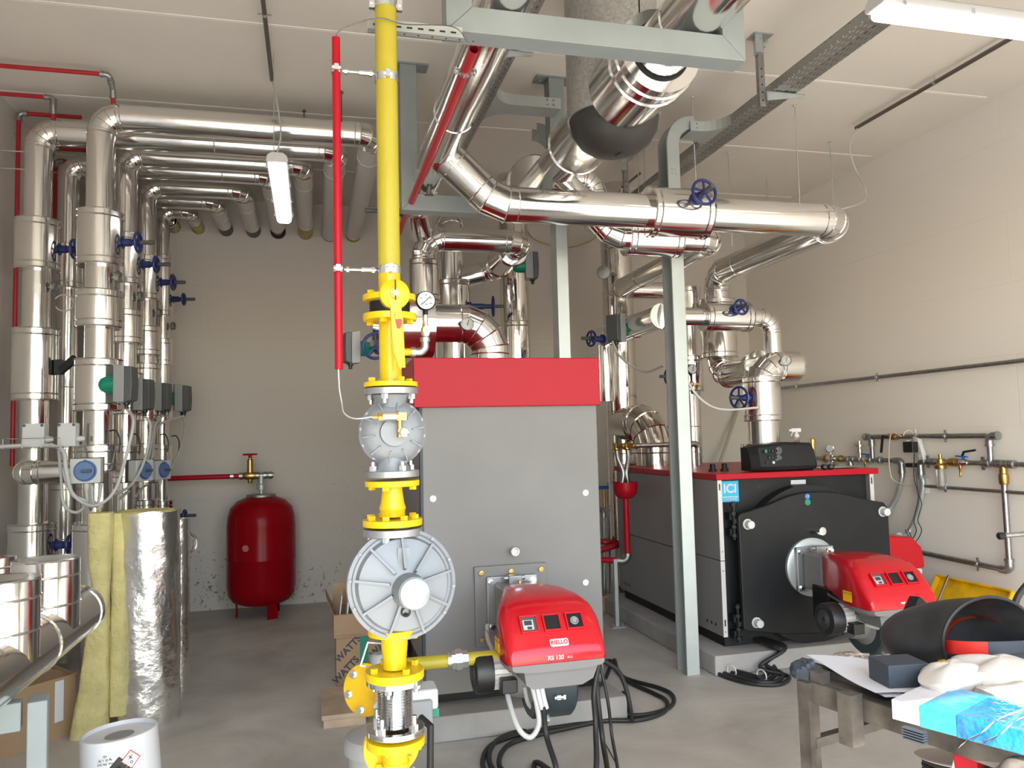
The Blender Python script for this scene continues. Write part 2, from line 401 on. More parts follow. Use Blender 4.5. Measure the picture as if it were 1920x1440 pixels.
def dup(root, loc=None, rot=None, label=None):
    def go(o, p):
        c = o.copy(); COL.objects.link(c)
        if p: c.parent = p
        ORG[c.name] = ORG.get(o.name, V((0, 0, 0)))
        for ch in list(o.children): go(ch, c)
        return c
    r = go(root, None)
    if loc is not None: r.location = V(loc)
    if rot is not None: r.rotation_euler = rot
    if label: r['label'] = label
    return r

# ================================================================ the room
XL, XR, YB, ZC, YF = -2.08, 4.98, 8.2, 4.05, -.75
mb = MB(); mb.bb((XL-.3, YF, -.2), (XR+.3, YB+.3, 0)); struct('floor', mb, 'floor')
mb = MB(); mb.bb((-14, -16, -.25), (16, YF-.3, -.02)); struct('ground', mb, 'yard')
mb = MB(); mb.bb((XL-.3, YF-.3, ZC), (XR+.3, YB+.3, ZC+.3)); struct('ceiling', mb, 'ceil')
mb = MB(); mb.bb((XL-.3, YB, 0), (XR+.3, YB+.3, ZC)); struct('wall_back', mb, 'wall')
mb = MB(); mb.bb((XL-.3, YF-.3, 0), (XL, YB, ZC)); struct('wall_left', mb, 'wall')
mb = MB(); mb.bb((XR, YF-.3, 0), (XR+.3, YB, ZC)); struct('wall_right', mb, 'wall_daylight_tone')
mb = MB(); mb.bb((XL, YF-.3, 0), (-1.75, YF, ZC)).bb((4.85, YF-.3, 0), (XR, YF, ZC)).bb((-1.75, YF-.3, 3.45), (4.85, YF, ZC)); struct('wall_front', mb, 'wall')
for i, y in enumerate((.95, 2.18, 3.42, 4.65, 5.9, 7.13)):
    mb = MB(); mb.bb((XL, y-.012, ZC-.004), (XR-.08, y+.012, ZC)); struct('trim_%d' % (i+1), mb, 'seam')
a = at(1135, 1395, Z=0); b = at(1160, 1440, Z=0)
mb = MB(); mb.bar(V((a.x, a.y, .0008)), a+(b-a)*6+V((0, 0, .0008)), .006, .0016); struct('floor_joint', mb, 'dull_black')

# ================================================================ valve fittings used on the clad pipes
def handwheel(root, o, d, L=.10, R=.062, up=(0, 0, 1), label=None, c='blue'):
    o, d = V(o), V(d).normalized()
    n = MB().lathe(o, d, [(.042, -.01), (.042, .006), (.026, .008), (.026, L*.55), (.020, L*.62), (.020, L)], 20)
    nk = part('valve_neck', n, 'blue', root, label)
    w = MB().torus(o+d*L, d, R, .0095, 28, 8); _, e1, e2 = basis(d)
    w.lathe(o+d*(L-.012), d, [(.022, 0), (.022, .026)], 16)
    for k in range(5):
        q = e1*cos(2*pi*k/5+.3)+e2*sin(2*pi*k/5+.3); w.bar(o+d*L+q*.012, o+d*L+q*R, .012, .009, d)
    part('handwheel', w, 'blue', nk)
    part('valve_stem', MB().lathe(o+d*(L+.012), d, [(.0145, 0), (.0145, .085), (.011, .088)], 14), 'dark_grey', nk)
    return nk
def thermometer(root, o, d, R=.05, stem=.05):
    o, d = V(o), V(d).normalized()
    c = MB().lathe(o-d*stem, d, [(.009, 0), (.009, stem-.012), (R*.9, stem-.012), (R, stem-.006), (R, stem+.012), (R*.94, stem+.014), (R*.9, stem+.009)], 28)
    t = part('thermometer', c, 'galv_dark', root)
    part('dial', MB().lathe(o, d, [(R*.9, .004), (R*.9, .0085)], 28), 'dial', t)
    _, e1, e2 = basis(d); k = MB().bar(o+d*.0095-e2*R*.2, o+d*.0095+e2*R*.6+e1*R*.2, .004, .002, d)
    for j in range(13):
        a = -pi*.25+j*pi*1.5/12; q = e1*cos(a)+e2*sin(a); k.bar(o+d*.009+q*R*.68, o+d*.009+q*R*.82, .002, .001, d)
    part('dial_marking', k, 'ink', t); return t
def actuator(root, o, d, s=.95):
    """valve motor: green bayonet collar, light grey case, dark cover and a cable gland; o on the jacket, d outward"""
    o, d = V(o), V(d).normalized(); z = V((0, 0, 1)); sd = d.cross(z).normalized()
    g = MB().lathe(o, d, [(.034*s, -.02), (.052*s, .0), (.055*s, .02*s), (.055*s, .085*s)], 24)
    for k in range(12):
        a = 2*pi*k/12; q = (z*cos(a)+sd*sin(a))*.055*s; g.bar(o+d*.02*s+q, o+d*.08*s+q, .006, .006, q)
    gc = part('green_collar', g, 'green', root)
    bx = MB(); poly = [(.085, -.115), (.155, -.12), (.155, .12), (.085, .135)]
    bx.prism([(x*s, y*s) for x, y in poly], o-sd*.062*s, d, z, sd*.124*s)
    c = part('actuator_case', bx, 'grey_box', gc, bevel=.006)
    cv = MB(); cv.prism([(x*s, y*s) for x, y in [(.155, -.12), (.200, -.105), (.206, .0), (.200, .115), (.155, .12)]], o-sd*.062*s, d, z, sd*.124*s)
    part('actuator_cover', cv, 'dark_grey', gc, bevel=.006)
    gl = MB().lathe(o+d*.15*s-z*.115*s, -z, [(.022*s, 0), (.022*s, .018*s), (.014*s, .022*s), (.014*s, .045*s)], 14)
    part('cable_gland', gl, 'black', gc)
    return o+d*.15*s-z*.155*s
def jacket(root, a, b, r, name='valve_jacket', seg=32):
    """boxed-in valve: wider cladding with flat end plates and raised rims"""
    a, b = V(a), V(b); d = (b-a).normalized(); L = (b-a).length
    m = MB().lathe(a, b-a, [(r, 0), (r, L)], seg)
    for t in (.006, .045, L-.045, L-.006):
        if 0 < t < L: m.bead(a+d*t, d, r, seg)
    return part(name, m, 'alu', root, ang=20)
def latch(root, p, d, up):
    """over-centre clip on a jacket"""
    p, d, up = V(p), V(d).normalized(), V(up)
    return part('jacket_clip', MB().bar(p-up*.035, p+up*.035, .012, .008, d).bar(p-up*.02+d*.006, p+up*.015+d*.006, .02, .006, d), 'zinc', root)

# ================================================================ heating risers along the wall: two staggered rows
ZH = 3.745
X1, X2 = -1.32, -1.785
YR = dict(B=5.46, A=5.80, D=6.18, C=6.47, E=6.90, G=7.27, F=7.62, H=7.92)
RX = dict(B=X1, D=X1, E=X1, F=X1, A=X2, C=X2, G=X2, H=X2)
XE = dict(B=.42, A=.18, D=-.06, C=-.33, E=-.57, G=-.83, F=-1.09, H=-1.31)
RR = dict(B=.085, A=.085, D=.075, C=.072, E=.075, G=.07, F=.062, H=.062)
END = dict(B=('wool_lag', .11), A=('wool_lag', .02), D=('wool_lag', .36), C=('pink_pipe', .2), E=('black', .2), G=('black', .22), F=('wool_lag', .3), H=('wool_lag', .25))
LAB = dict(
    B='largest clad riser, rotary switch box in front, first of the near row',
    A='clad riser with a black lever valve, nearest the photo edge, before red pipes',
    D='aluminium clad riser just behind the riser with the switch box, blue handwheel high up',
    C='aluminium clad riser behind the black lever riser, half hidden, no valve actuator',
    E='aluminium clad riser third in the near row, motor valve, black sleeved end at the wall',
    G='aluminium clad pipe between third and last near risers, ending in a black wall sleeve',
    F='thinnest aluminium clad riser, last of the near row beside the bare back wall',
    H='aluminium clad pipe mostly hidden behind the thinnest riser, yellow lagging at wall')
RISER = {}
for k in 'BADCEGFH':
    x, y, r = RX[k], YR[k], RR[k]
    t = RISER[k] = thing('insulated_riser', LAB[k], 'pipe', (x, y, .05), 'insulated risers by the wall')
    m, ln = END[k]; xe = XE[k]; yw = YB-ln
    path = [(x, y, .05), (x, y, ZH), (xe, y, ZH), (xe, yw, ZH)]
    first = clad(path[:3]+[(xe, y+.16 if y+.3 < yw else (y+yw)/2, ZH)], r, 1.45*r, 4, 1.0)
    part('cladding', first, 'alu', t, ang=20)
    ys = y+.16 if y+.3 < yw else (y+yw)/2
    pv = MB().cyl((xe, ys, ZH), (xe, yw, ZH), r*.98, 28)
    for q in (ys+.25, yw-.02): pv.bead((xe, q, ZH), (0, 1, 0), r*.98)
    part('white_lagging', pv, 'pvc', t, 'white plastic lagging')
    part('wall_sleeve', MB().cyl((xe, yw, ZH), (xe, YB-.002, ZH), r*(.62 if m == 'pink_pipe' else .97), 24), m, t)
    if m == 'pink_pipe': part('sleeve_collar', MB().cyl((xe, YB-.03, ZH), (xe, YB-.001, ZH), r*1.05, 28), 'black', t)
    if k == 'A': part('sleeve_collar', MB().cyl((xe, YB-.03, ZH), (xe, YB-.001, ZH), r*.99, 28), 'black', t)

def zat(k, py, px=None): return at({'B': 180, 'A': 66, 'D': 237, 'C': 128, 'E': 277, 'F': 314}[k] if px is None else px, py, Y=YR[k]).z
def jk(k, y0, y1, r): return jacket(RISER[k], (RX[k], YR[k], zat(k, y1)), (RX[k], YR[k], zat(k, y0)), r)
VX = V((1, 0, 0)); PORT = {}
def side(k, py, r, dy=0): return V((RX[k]+r, YR[k]+dy, zat(k, py)))
dd = V((1, -.15, 0))
jk('B', 397, 500, .135); handwheel(RISER['B'], side('B', 453, .13), dd)
jk('B', 546, 616, .138); jk('B', 674, 772, .138); PORT['B'] = actuator(RISER['B'], side('B', 724, .05, -.10), dd)
jk('B', 833, 884, .138); jk('B', 978, 1120, .138)
jk('A', 413, 508, .135); handwheel(RISER['A'], side('A', 466, .13), dd)
jk('A', 617, 752, .138); jk('A', 980, 1062, .14); handwheel(RISER['A'], side('A', 1024, .135), dd, R=.066)
lv = side('A', 690, .138, -.05)
le = part('valve_lever', MB().box(lv+V((.02, 0, 0)), (.05, .05, .10)).bar(lv+V((.03, -.02, -.03)), lv+V((.13, -.04, .06)), .04, .05), 'black', RISER['A'], bevel=.006)
jk('C', 460, 543, .115); jk('C', 905, 1020, .115)
jk('D', 440, 536, .115); handwheel(RISER['D'], side('D', 495, .11), dd, R=.058)
jk('D', 582, 646, .115); jk('D', 700, 778, .125); jk('D', 836, 905, .125); PORT['D'] = actuator(RISER['D'], side('D', 742, .01, -.06), dd)
jk('E', 482, 564, .115); handwheel(RISER['E'], side('E', 529, .11), dd, R=.06)
jk('E', 613, 668, .112); jk('E', 682, 790, .112); PORT['E'] = actuator(RISER['E'], side('E', 745, .0), dd)
jk('E', 831, 906, .115); jk('E', 935, 1100, .115)
jk('F', 480, 594, .092); handwheel(RISER['F'], side('F', 561, .085), dd, R=.05)
jk('F', 636, 686, .09); jk('F', 722, 790, .09); PORT['F'] = actuator(RISER['F'], side('F', 748, .04, -.05), dd)
jk('F', 833, 890, .09); jk('F', 937, 1100, .105); handwheel(RISER['F'], side('F', 968, .10), dd, R=.05)
PORT['G'] = actuator(RISER['G'], V((X1+.10, YR['G'], zat('F', 748)-.02)), dd)
mbx = MB().cyl((RX['G'], YR['G'], PORT['G'].z+.16), (X1+.1, YR['G'], PORT['G'].z+.16), .03)
part('valve_neck', mbx, 'galv', RISER['G'])
for k, py in (('B', 520), ('D', 556), ('E', 587), ('F', 612), ('A', 538)):
    thermometer(RISER[k], side(k, py, RR[k]+.03, -.02), V((1, -.35, 0)), .035, .04)
# stub header joining the first riser at mid height
y0 = YR['B']-.02; zz = at(60, 886, Y=y0).z; xa = at(40, 886, Y=y0).x
t = thing('insulated_pipe_stub', 'short horizontal aluminium clad pipe with rounded end below the wire cable tray', 'pipe', (xa, y0, zz))
part('cladding', clad([(xa, y0+.16, zz), (xa, y0, zz), (X1-.05, y0, zz)], .072, .11, 4, .16), 'alu', t, ang=20)

# ---- red vent pipes on the wall and at the ceiling, with galvanised elbows
def thin_pipe(name, label, path, r, m, rb=None, fit=None, group=None, cat='pipe', fitr=1.32, joints=()):
    """painted pipe with screwed elbows as parts"""
    P = [V(p) for p in path]; pts, _ = elbows(P, rb or 2.2*r, 5)
    t = thing(name, label, cat, min(P, key=lambda p: p.z), group)
    part('pipe_run', MB().tube(pts, r, 14), m, t)
    if fit:
        for i in range(1, len(P)-1):
            a, b, c = P[i-1], P[i], P[i+1]; q = 3.4*r
            e, _ = elbows([b+(a-b).normalized()*q, b, b+(c-b).normalized()*q], 2.0*r, 5)
            f = MB().tube(e, r*fitr, 14)
            for w in (0, -1):
                dd_ = (e[1]-e[0]) if w == 0 else (e[-1]-e[-2])
                f.lathe(e[w]-dd_.normalized()*.006, dd_, [(r*fitr*1.16, 0), (r*fitr*1.16, .012)], 16)
            part('elbow_fitting', f, fit, t)
        for p, d in joints:
            part('pipe_coupling', MB().lathe(V(p)-V(d)*.03, d, [(r*1.1, -.004), (r*1.4, 0), (r*1.4, .06), (r*1.1, .064)], 16), fit, t)
    return t
G = 'red vent pipes beside the risers'
zt = 3.98
a = at(205, 140, Z=zt); e = at(231, 190, Z=3.84)
thin_pipe('vent_pipe', 'red vent pipe under the ceiling, uppermost of them, dropping to the largest riser', [(XL+.02, a.y, zt), (a.x, a.y, zt), (a.x, YR['B']-.02, zt-.06), (a.x, YR['B'], ZH+.07)], .014, 'pipe_red', None, 'steel_pipe', G)
a = at(100, 183, Z=zt)
thin_pipe('vent_pipe', 'red vent pipe under the ceiling, lower one, ending on the riser with black lever', [(XL+.02, a.y, zt), (a.x, a.y, zt), (a.x, YR['A']-.02, zt-.06), (a.x, YR['A'], ZH+.07)], .014, 'pipe_red', None, 'steel_pipe', G)
yv = 5.75
def drop(px0, py0, px1, py1, Xw, run, label):
    a = at(px0, py0, X=Xw); b = at(px1, py1, X=Xw)
    y = (a.y+b.y)/2; a.z = min(a.z, 3.97)
    thin_pipe('vent_pipe', label, [(Xw, y, b.z), (Xw, y, a.z), (Xw+run, y, a.z)], .015, 'pipe_red', None, 'steel_pipe', G)
drop(38, 215, 20, 875, -2.0, .40, 'red upright vent pipe nearest the photo edge, beside the black lever riser')
drop(101, 252, 84, 870, -1.99, .35, 'red upright vent pipe seen just behind the black lever riser')
drop(108, 305, 98, 540, -2.02, .22, 'short red upright vent pipe between the two wall row risers')
# rods that brace them to the wall
for i, (px, py, q) in enumerate(((60, 255, .62), (20, 285, .3), (22, 318, .2), (110, 325, .35))):
    p = at(px, py, X=-1.97)
    solo('threaded_rod', MB().cyl((XL, p.y-.02, p.z), (XL+q, p.y-.02, p.z), .005, 8), 'zinc',
         ('long thin threaded rod crossing before the black lever riser top', 'thin threaded rod at the red vent pipe, second from the top', 'thin threaded rod at the red vent pipe, lowest by the wall corner', 'thin threaded rod beside the half hidden riser top')[i], 'rod', 'threaded rods by the risers')

# ================================================================ yellow gas line in front
GX, GY = .25, 2.6
def gz(py): return at(740, py, Y=GY).z
def ring(z, r, h, dn=0): return MB().lathe((GX, GY, z), (0, 0, 1), [(r, 0), (r, h)], 40)
def hexbolts(mb, c, d, R, n, rb, L, a0=.4, wash=0):
    c = V(c); d, e1, e2 = basis(d)
    for k in range(n):
        a = a0+2*pi*k/n; p = c+(e1*cos(a)+e2*sin(a))*R
        if wash: mb.lathe(p, d, [(rb*1.35, 0), (rb*1.35, .0025)], 14)
        mb.lathe(p, d, [(rb, 0), (rb, L)], 6)
    return mb
gas = thing('gas_supply_pipe', 'yellow gas pipe with valve and two aluminium regulators standing in front of the tall boiler', 'pipe', (GX, GY, .2))
part('coated_pipe', MB().cyl((GX, GY, gz(510)), (GX, GY, ZC), .0365, 32), 'pale_yellow', gas, 'pale yellow plastic coated pipe')
part('painted_pipe', MB().cyl((GX, GY, gz(560)), (GX, GY, gz(508)), .0365, 32), 'yellow', gas)
def gflange(z, h=.022, r=.0885, m='yellow', bolts=None, bh=.012, up=True, nb=4, side2=None):
    f = part('flange', ring(z, r, h), m, gas, bevel=.002)
    if bolts:
        eachbolt(f, bolts, 'flange_bolt', (GX, GY, z+h if up else z), (0, 0, 1 if up else -1), r*.78, nb, .0125, min(bh, .016), .4, 0, bh if bh > .016 else 0)
    return f
# butterfly valve between flanges
za, zb = gz(566), gz(590)
gflange(za, .02, bolts='yellow'); gflange(zb-.022, .022, bolts='yellow', up=False)
bv = part('butterfly_valve', MB().lathe((GX, GY, zb), (0, 0, 1), [(.064, 0), (.064, za-zb)], 40), 'machined', gas, 'steel butterfly valve body')
part('valve_seat', MB().lathe((GX, GY, zb+.004), (0, 0, 1), [(.0665, 0), (.0665, za-zb-.008)], 40), 'dull_black', bv)
hc = V((GX+.008, GY-.10, gz(561)))
lv = MB().lathe(hc+V((0, .04, 0)), (0, -1, 0), [(.048, 0), (.048, .035), (.040, .04), (.016, .042), (.016, .052)], 32)
lvp = part('valve_lever', lv, 'yellow', bv)
p = [(-.024, 0), (-.012, -.045), (-.006, -.185), (.016, -.245), (.020, -.245), (.027, -.19), (.024, -.04), (.026, 0)]
h = MB().prism(p, hc+V((-.004, -.003, 0)), (1, 0, 0), (0, 0, 1), (0, .014, 0)); h.bar(hc+V((.01, .0, -.06)), hc+V((.018, .012, -.238)), .026, .012, (0, 1, 0))
part('lever_handle', h, 'yellow', lvp, bevel=.003)
part('lever_grip', MB().prism([(-.004, -.07), (.018, -.066), (.021, -.10), (.014, -.118), (.004, -.116)], hc+V((0, -.0045, .004)), (1, 0, 0), (0, 0, 1), (0, .003, 0)), 'lever_red', lvp, 'red grip on the lever')
part('lever_slot', MB().box(hc+V((0, -.013, .018)), (.004, .004, .05)).box(hc+V((0, -.012, -.012)), (.004, .003, .02)), 'ink', lvp)
part('valve_stem', MB().lathe(hc+V((0, -.010, 0)), (0, -1, 0), [(.009, 0), (.009, .008)], 16), 'machined', lvp)
part('spool_pipe', MB().cyl((GX, GY, gz(715)), (GX, GY, zb-.01), .0365, 32), 'yellow', gas)
# side tapping with elbow, small ball valve and gauge
zs = gz(660)
tp = part('side_tapping', MB().cyl((GX+.03, GY, zs), (GX+.075, GY, zs), .0125, 18), 'yellow', gas)
e, _ = elbows([(GX+.07, GY, zs), (GX+.115, GY-.005, zs), (GX+.115, GY-.005, zs+.045)], .022, 5)
part('elbow_fitting', MB().tube(e, .0135, 16).lathe((GX+.068, GY, zs), (1, 0, 0), [(.017, 0), (.017, .014)], 16).lathe((GX+.115, GY-.005, zs+.034), (0, 0, 1), [(.017, 0), (.017, .014)], 16), 'steel_pipe', tp)
bvx = V((GX+.117, GY-.006, zs+.05))
part('gauge_cock', MB().lathe(bvx, (0, 0, 1), [(.011, 0), (.015, .008), (.015, .028), (.011, .034), (.009, .06), (.009, .09)], 16).lathe(bvx+V((0, 0, .02)), (0, -1, 0), [(.010, 0), (.010, .026), (.013, .027), (.013, .033)], 14).bar(bvx+V((.0, -.03, .02)), bvx+V((.028, -.03, .026)), .008, .006), 'zinc', tp)
gc = V((GX+.117, GY-.035, zs+.05+.119))
cs = part('pressure_gauge', MB().lathe(gc+V((0, .035, 0)), (0, -1, 0), [(.026, 0), (.031, .006), (.0325, .03), (.031, .034), (.0285, .031)], 36).cyl(gc+V((0, .018, -.03)), gc+V((0, .018, -.045)), .008, 12), 'dull_black', tp)
part('dial', MB().lathe(gc+V((0, .004, 0)), (0, -1, 0), [(.029, 0), (.029, .002)], 36), 'dial', cs)
mk = MB()
for j in range(27):
    a = -pi*.25+j*pi*1.5/26; q = V((cos(a), 0, sin(a))); L = .005 if j % 5 == 0 else .003
    mk.bar(gc+V((0, .0015, 0))+q*.0265, gc+V((0, .0015, 0))+q*(.0265-L), .0009, .0006, (0, 1, 0))
q = V((.72, 0, .69)); mk.bar(gc+V((0, .0005, 0))-q*.022, gc+V((0, .0005, 0))+q*.021, .0022, .0006, (0, 1, 0))
for a, w in ((3.75, '0'), (2.75, '100'), (1.57, '200'), (.45, '300'), (-.55, '400')):
    mk.merge(text(w, .0065, gc+V((cos(a)*.018, .0012, sin(a)*.018)), (1, 0, 0), (0, 0, 1), .0003))
mk.merge(text('mbar', .006, gc+V((0, .0012, -.013)), (1, 0, 0), (0, 0, 1), .0003))
part('dial_marking', mk, 'ink', cs)
# first regulator (round ribbed cover with a brass sensor)
z1 = gz(726); gflange(z1, .016, bolts='yellow', bh=.014)
gflange(gz(740), .021, m='machined', bolts='zinc', up=False, bh=.03)
def nuts(z, m='zinc', dz=-1):
    mb = MB(); hexbolts(mb, (GX, GY, z), (0, 0, dz), .069, 4, .013, .016)
    hexbolts(mb, (GX, GY, z), (0, 0, dz), .069, 4, .008, .034); return part('flange_nuts', mb, m, gas)
body = MB().lathe((GX, GY, gz(884)), (0, 0, 1), [(.062, 0), (.048, .03), (.05, .11), (.05, .14), (.048, .22), (.062, gz(741)-gz(884))], 36)
b1 = part('regulator_body', body, 'cast', gas)
c1 = V((GX+.002, GY-.03, gz(811)))
dr = MB().lathe(c1+V((0, .03, 0)), (0, -1, 0), [(.106, 0), (.109, .008), (.109, .018), (.104, .022), (.098, .034), (.080, .05), (.055, .056), (.046, .058), (.044, .085), (.020, .088)], 56)
for k in range(10):
    a = 2*pi*k/10+.15; q = V((cos(a), 0, sin(a))); dr.bar(c1+V((0, -.012, 0))+q*.098, c1+V((0, -.026, 0))+q*.06, .004, .012, (0, 1, 0))
hexbolts(dr, c1+V((0, .01, 0)), (0, -1, 0), .1015, 12, .0065, .006)
cov = part('regulator_cover', dr, 'cast', b1, ang=30)
sc = c1+V((.012, -.075, .004))
br = MB().lathe(sc+V((.005, 0, 0)), (0, -1, 0), [(.012, 0), (.012, .03)], 6).lathe(sc+V((.0, -.015, .0)), (0, 0, 1), [(.009, -.02), (.009, .035)], 14)
br.box(sc+V((.006, -.015, .045)), (.03, .026, .024)).lathe(sc+V((-.05, -.015, .046)), (-1, 0, 0), [(.014, 0), (.014, .016), (.007, .017), (.007, .034)], 6).lathe(sc+V((-.003, -.015, .046)), (-1, 0, 0), [(.017, 0), (.017, .007)], 16)
snr = part('sensor_fitting', br, 'brass', b1, 'brass sensor fitting')
part('sensor_body', MB().lathe(sc+V((-.008, -.015, .046)), (-1, 0, 0), [(.0135, 0), (.0135, .044)], 20).lathe(sc+V((.012, -.02, -.004)), (0, -1, 0), [(.016, 0), (.016, .022), (.011, .026)], 20), 'zinc', snr)
gflange(gz(894), .021, m='machined', bolts='zinc', bh=.03)
gflange(gz(911), .019, bolts='yellow', up=False)
# reducer, flange
part('reducer', MB().lathe((GX, GY, gz(968)), (0, 0, 1), [(.041, 0), (.041, .02), (.043, .024), (.043, .03), (.038, .045), (.033, .085), (.033, .105)], 36), 'yellow', gas)
gflange(gz(985), .022, r=.096, bolts='yellow', bh=.014, nb=8)
gflange(gz(1003), .024, r=.096, m='machined', bolts='zinc', up=False, bh=.03)
# second, larger regulator
part('regulator_neck', MB().lathe((GX, GY+.03, gz(1195)), (0, 0, 1), [(.06, 0), (.05, .03), (.055, .12), (.05, .25), (.065, gz(1003)-gz(1195))], 32), 'cast', gas)
c2 = V((GX+.022, GY-.06, gz(1089))); ax = V((.10, -1, .06)).normalized(); _, e1, e2 = basis(ax)
dg_ = MB().lathe(c2-ax*.02, ax, [(.168, -.012), (.174, -.006), (.174, .022), (.163, .026), (.158, .020), (.150, .022), (.142, .042), (.11, .052), (.07, .058), (.052, .062)], 72)
cv2 = part('regulator_housing', dg_, 'cast', gas, ang=30)
rb = MB()
for k in range(9):
    a = 2*pi*k/9+.9; q = e1*cos(a)+e2*sin(a); rb.bar(c2+ax*.022+q*.152, c2+ax*.056+q*.05, .0075, .022, ax)
hexbolts(rb, c2+ax*.004, ax, .167, 12, .006, .006)
part('cover_ribs', rb, 'cast', cv2)
q = ax*1.0
hubc = c2+ax*.03+V((.012, 0, -.018))
part('spring_tower', MB().lathe(hubc, ax, [(.062, 0), (.056, .006), (.05, .07), (.049, .09)], 40), 'cast', cv2)
part('tower_cap', MB().lathe(hubc+ax*.09, ax, [(.046, 0), (.046, .008), (.044, .0095)], 44), 'machined', cv2, 'turned bright cap')
part('breather_hole', MB().lathe(c2+ax*.038+V((0, 0, -.083)), ax, [(.015, -.02), (.015, .012), (.0115, .012)], 24, False).lathe(c2+ax*.04+V((0, 0, -.083)), ax, [(.0115, 0), (.0001, .001)], 24, False), 'dull_black', cv2)
part('plate', MB().box(c2+ax*.032+V((.0, 0, .085)), (.04, .004, .06), Matrix.Rotation(.1, 3, 'Z')), 'cast', cv2)
# below the second regulator
gflange(gz(1188), .022, r=.084, bolts='yellow', up=False)
part('outlet_reducer', MB().lathe((GX, GY, gz(1252)), (0, 0, 1), [(.038, 0), (.038, .03), (.043, .075), (.043, .10), (.046, .104), (.046, .115)], 36), 'yellow', gas)
gflange(gz(1270), .026, r=.094, bolts='yellow', bh=.016)
gflange(gz(1280), .017, r=.091, m='chrome', bolts='zinc', up=False, bh=.028)
zz0, zz1 = gz(1358), gz(1280); prof = []; n = 14
for k in range(n*4+1): prof.append((.047+.009*cos(2*pi*k/4), (zz1-zz0)*k/(n*4)))
part('steel_bellows', MB().lathe((GX, GY, zz0), (0, 0, 1), prof, 40), 'chrome', gas, 'stainless corrugated bellows', ang=80)
gflange(gz(1373), .018, r=.093, m='chrome'); eachbolt(gas, 'zinc', 'flange_nut', (GX, GY, gz(1373)+.018), (0, 0, 1), .073, 4, .013, .018, .85, 0, .045)
gflange(gz(1396), .026, r=.093, bolts='yellow', up=False)
part('lower_pipe', MB().tube(elbows([(GX, GY, gz(1390)), (GX, GY, .16), (GX, GY+.5, .16)], .09, 5)[0], .040, 28).torus((GX, GY, gz(1428)), (0, 0, 1), .0405, .003, 28), 'yellow', gas)
fb = MB().lathe((GX-.008, GY+.05, gz(1400)-.02), (-.1, 1, 0), [(.03, -.05), (.03, 0), (.092, 0), (.092, .02)], 40); hexbolts(fb, (GX-.008, GY+.05, gz(1400)-.02), (.1, -1, 0), .07, 4, .014, .012, .9)
part('branch_flange', fb, 'yellow', gas)
# ---- pipe clamps and the red conduit held by them
def clamp(root, c, d, r, w=.02, name='pipe_clamp', boltd=(1, 0, 0)):
    c = V(c); d, _, _ = basis(d); m = MB().lathe(c-d*w/2, d, [(r, 0), (r+.003, 0), (r+.003, w), (r, w)], 28)
    bd = V(boltd)
    for sgn in (-1, 1):
        m.box(c+bd*sgn*(r+.010), (.018 if abs(bd.x) > .5 else .014, .016, w)) if True else 0
        m.lathe(c+bd*sgn*(r+.011)+bd.cross(d)*.014, -bd.cross(d), [(.006, 0), (.006, .028)], 6)
    return part(name, m, 'zinc', root)
clamp(gas, (GX, GY, gz(150)), (0, 0, 1), .037, .026, boltd=(0, -1, 0)); clamp(gas, (GX, GY, gz(508)), (0, 0, 1), .037, .026, boltd=(0, -1, 0)); clamp(gas, (GX, GY, gz(10)), (0, 0, 1), .037, .04)
rx = at(633, 400, Y=GY).x
con = thing('red_conduit', 'slim red upright conduit open at both ends, clamped to the yellow gas pipe', 'conduit', (rx, GY, gz(690)))
part('conduit_tube', MB().lathe((rx, GY, gz(692)), (0, 0, 1), [(.010, 0), (.0135, 0), (.0135, gz(82)-gz(692)), (.010, gz(82)-gz(692)), (.010, 0)], 20, False), 'red', con)
for py in (142, 508):
    c = clamp(con, (rx, GY, gz(py)), (0, 0, 1), .014, .02, boltd=(0, -1, 0))
    sp = MB().cyl((rx+.02, GY, gz(py)), (GX-.042, GY, gz(py)), .005, 10).lathe((rx+.075, GY, gz(py)), (1, 0, 0), [(.009, 0), (.009, .045)], 14).lathe((GX-.058, GY, gz(py)), (1, 0, 0), [(.011, 0), (.011, .01)], 6).lathe((rx+.026, GY, gz(py)), (1, 0, 0), [(.010, 0), (.010, .009)], 6)
    part('spacer_rod', sp, 'zinc', con)
# thin signal cable: out of the conduit top to the red pipe, and from its foot to the brass sensor
tp_ = smooth([(rx+.004, GY, gz(95)), (rx+.006, GY, gz(72)), (rx+.07, GY-.02, gz(56)), (GX-.02, GY-.045, gz(50)), (GX+.06, GY-.03, gz(52)), (.50, 2.70, 3.085), at(878, 80, Y=2.71)], 8)
solo('signal_cable', MB().tube(tp_, .0022, 6), 'iron', 'thin brown cable arching from the slim red conduit top across the yellow pipe', 'cable')
s0 = sc+V((-.08, -.015, .046))
solo('sensor_cable', MB().tube(smooth([(rx, GY, gz(720)), (rx-.002, GY, gz(690)), (rx+.0, GY, gz(725)), at(641, 755, Y=GY), at(644, 772, Y=GY-.06), at(655, 782, Y=GY-.09), at(672, 785, Y=s0.y), s0], 6), .0022, 8), 'grey_cable', 'thin white cable hanging from the slim red conduit to the brass sensor', 'cable')

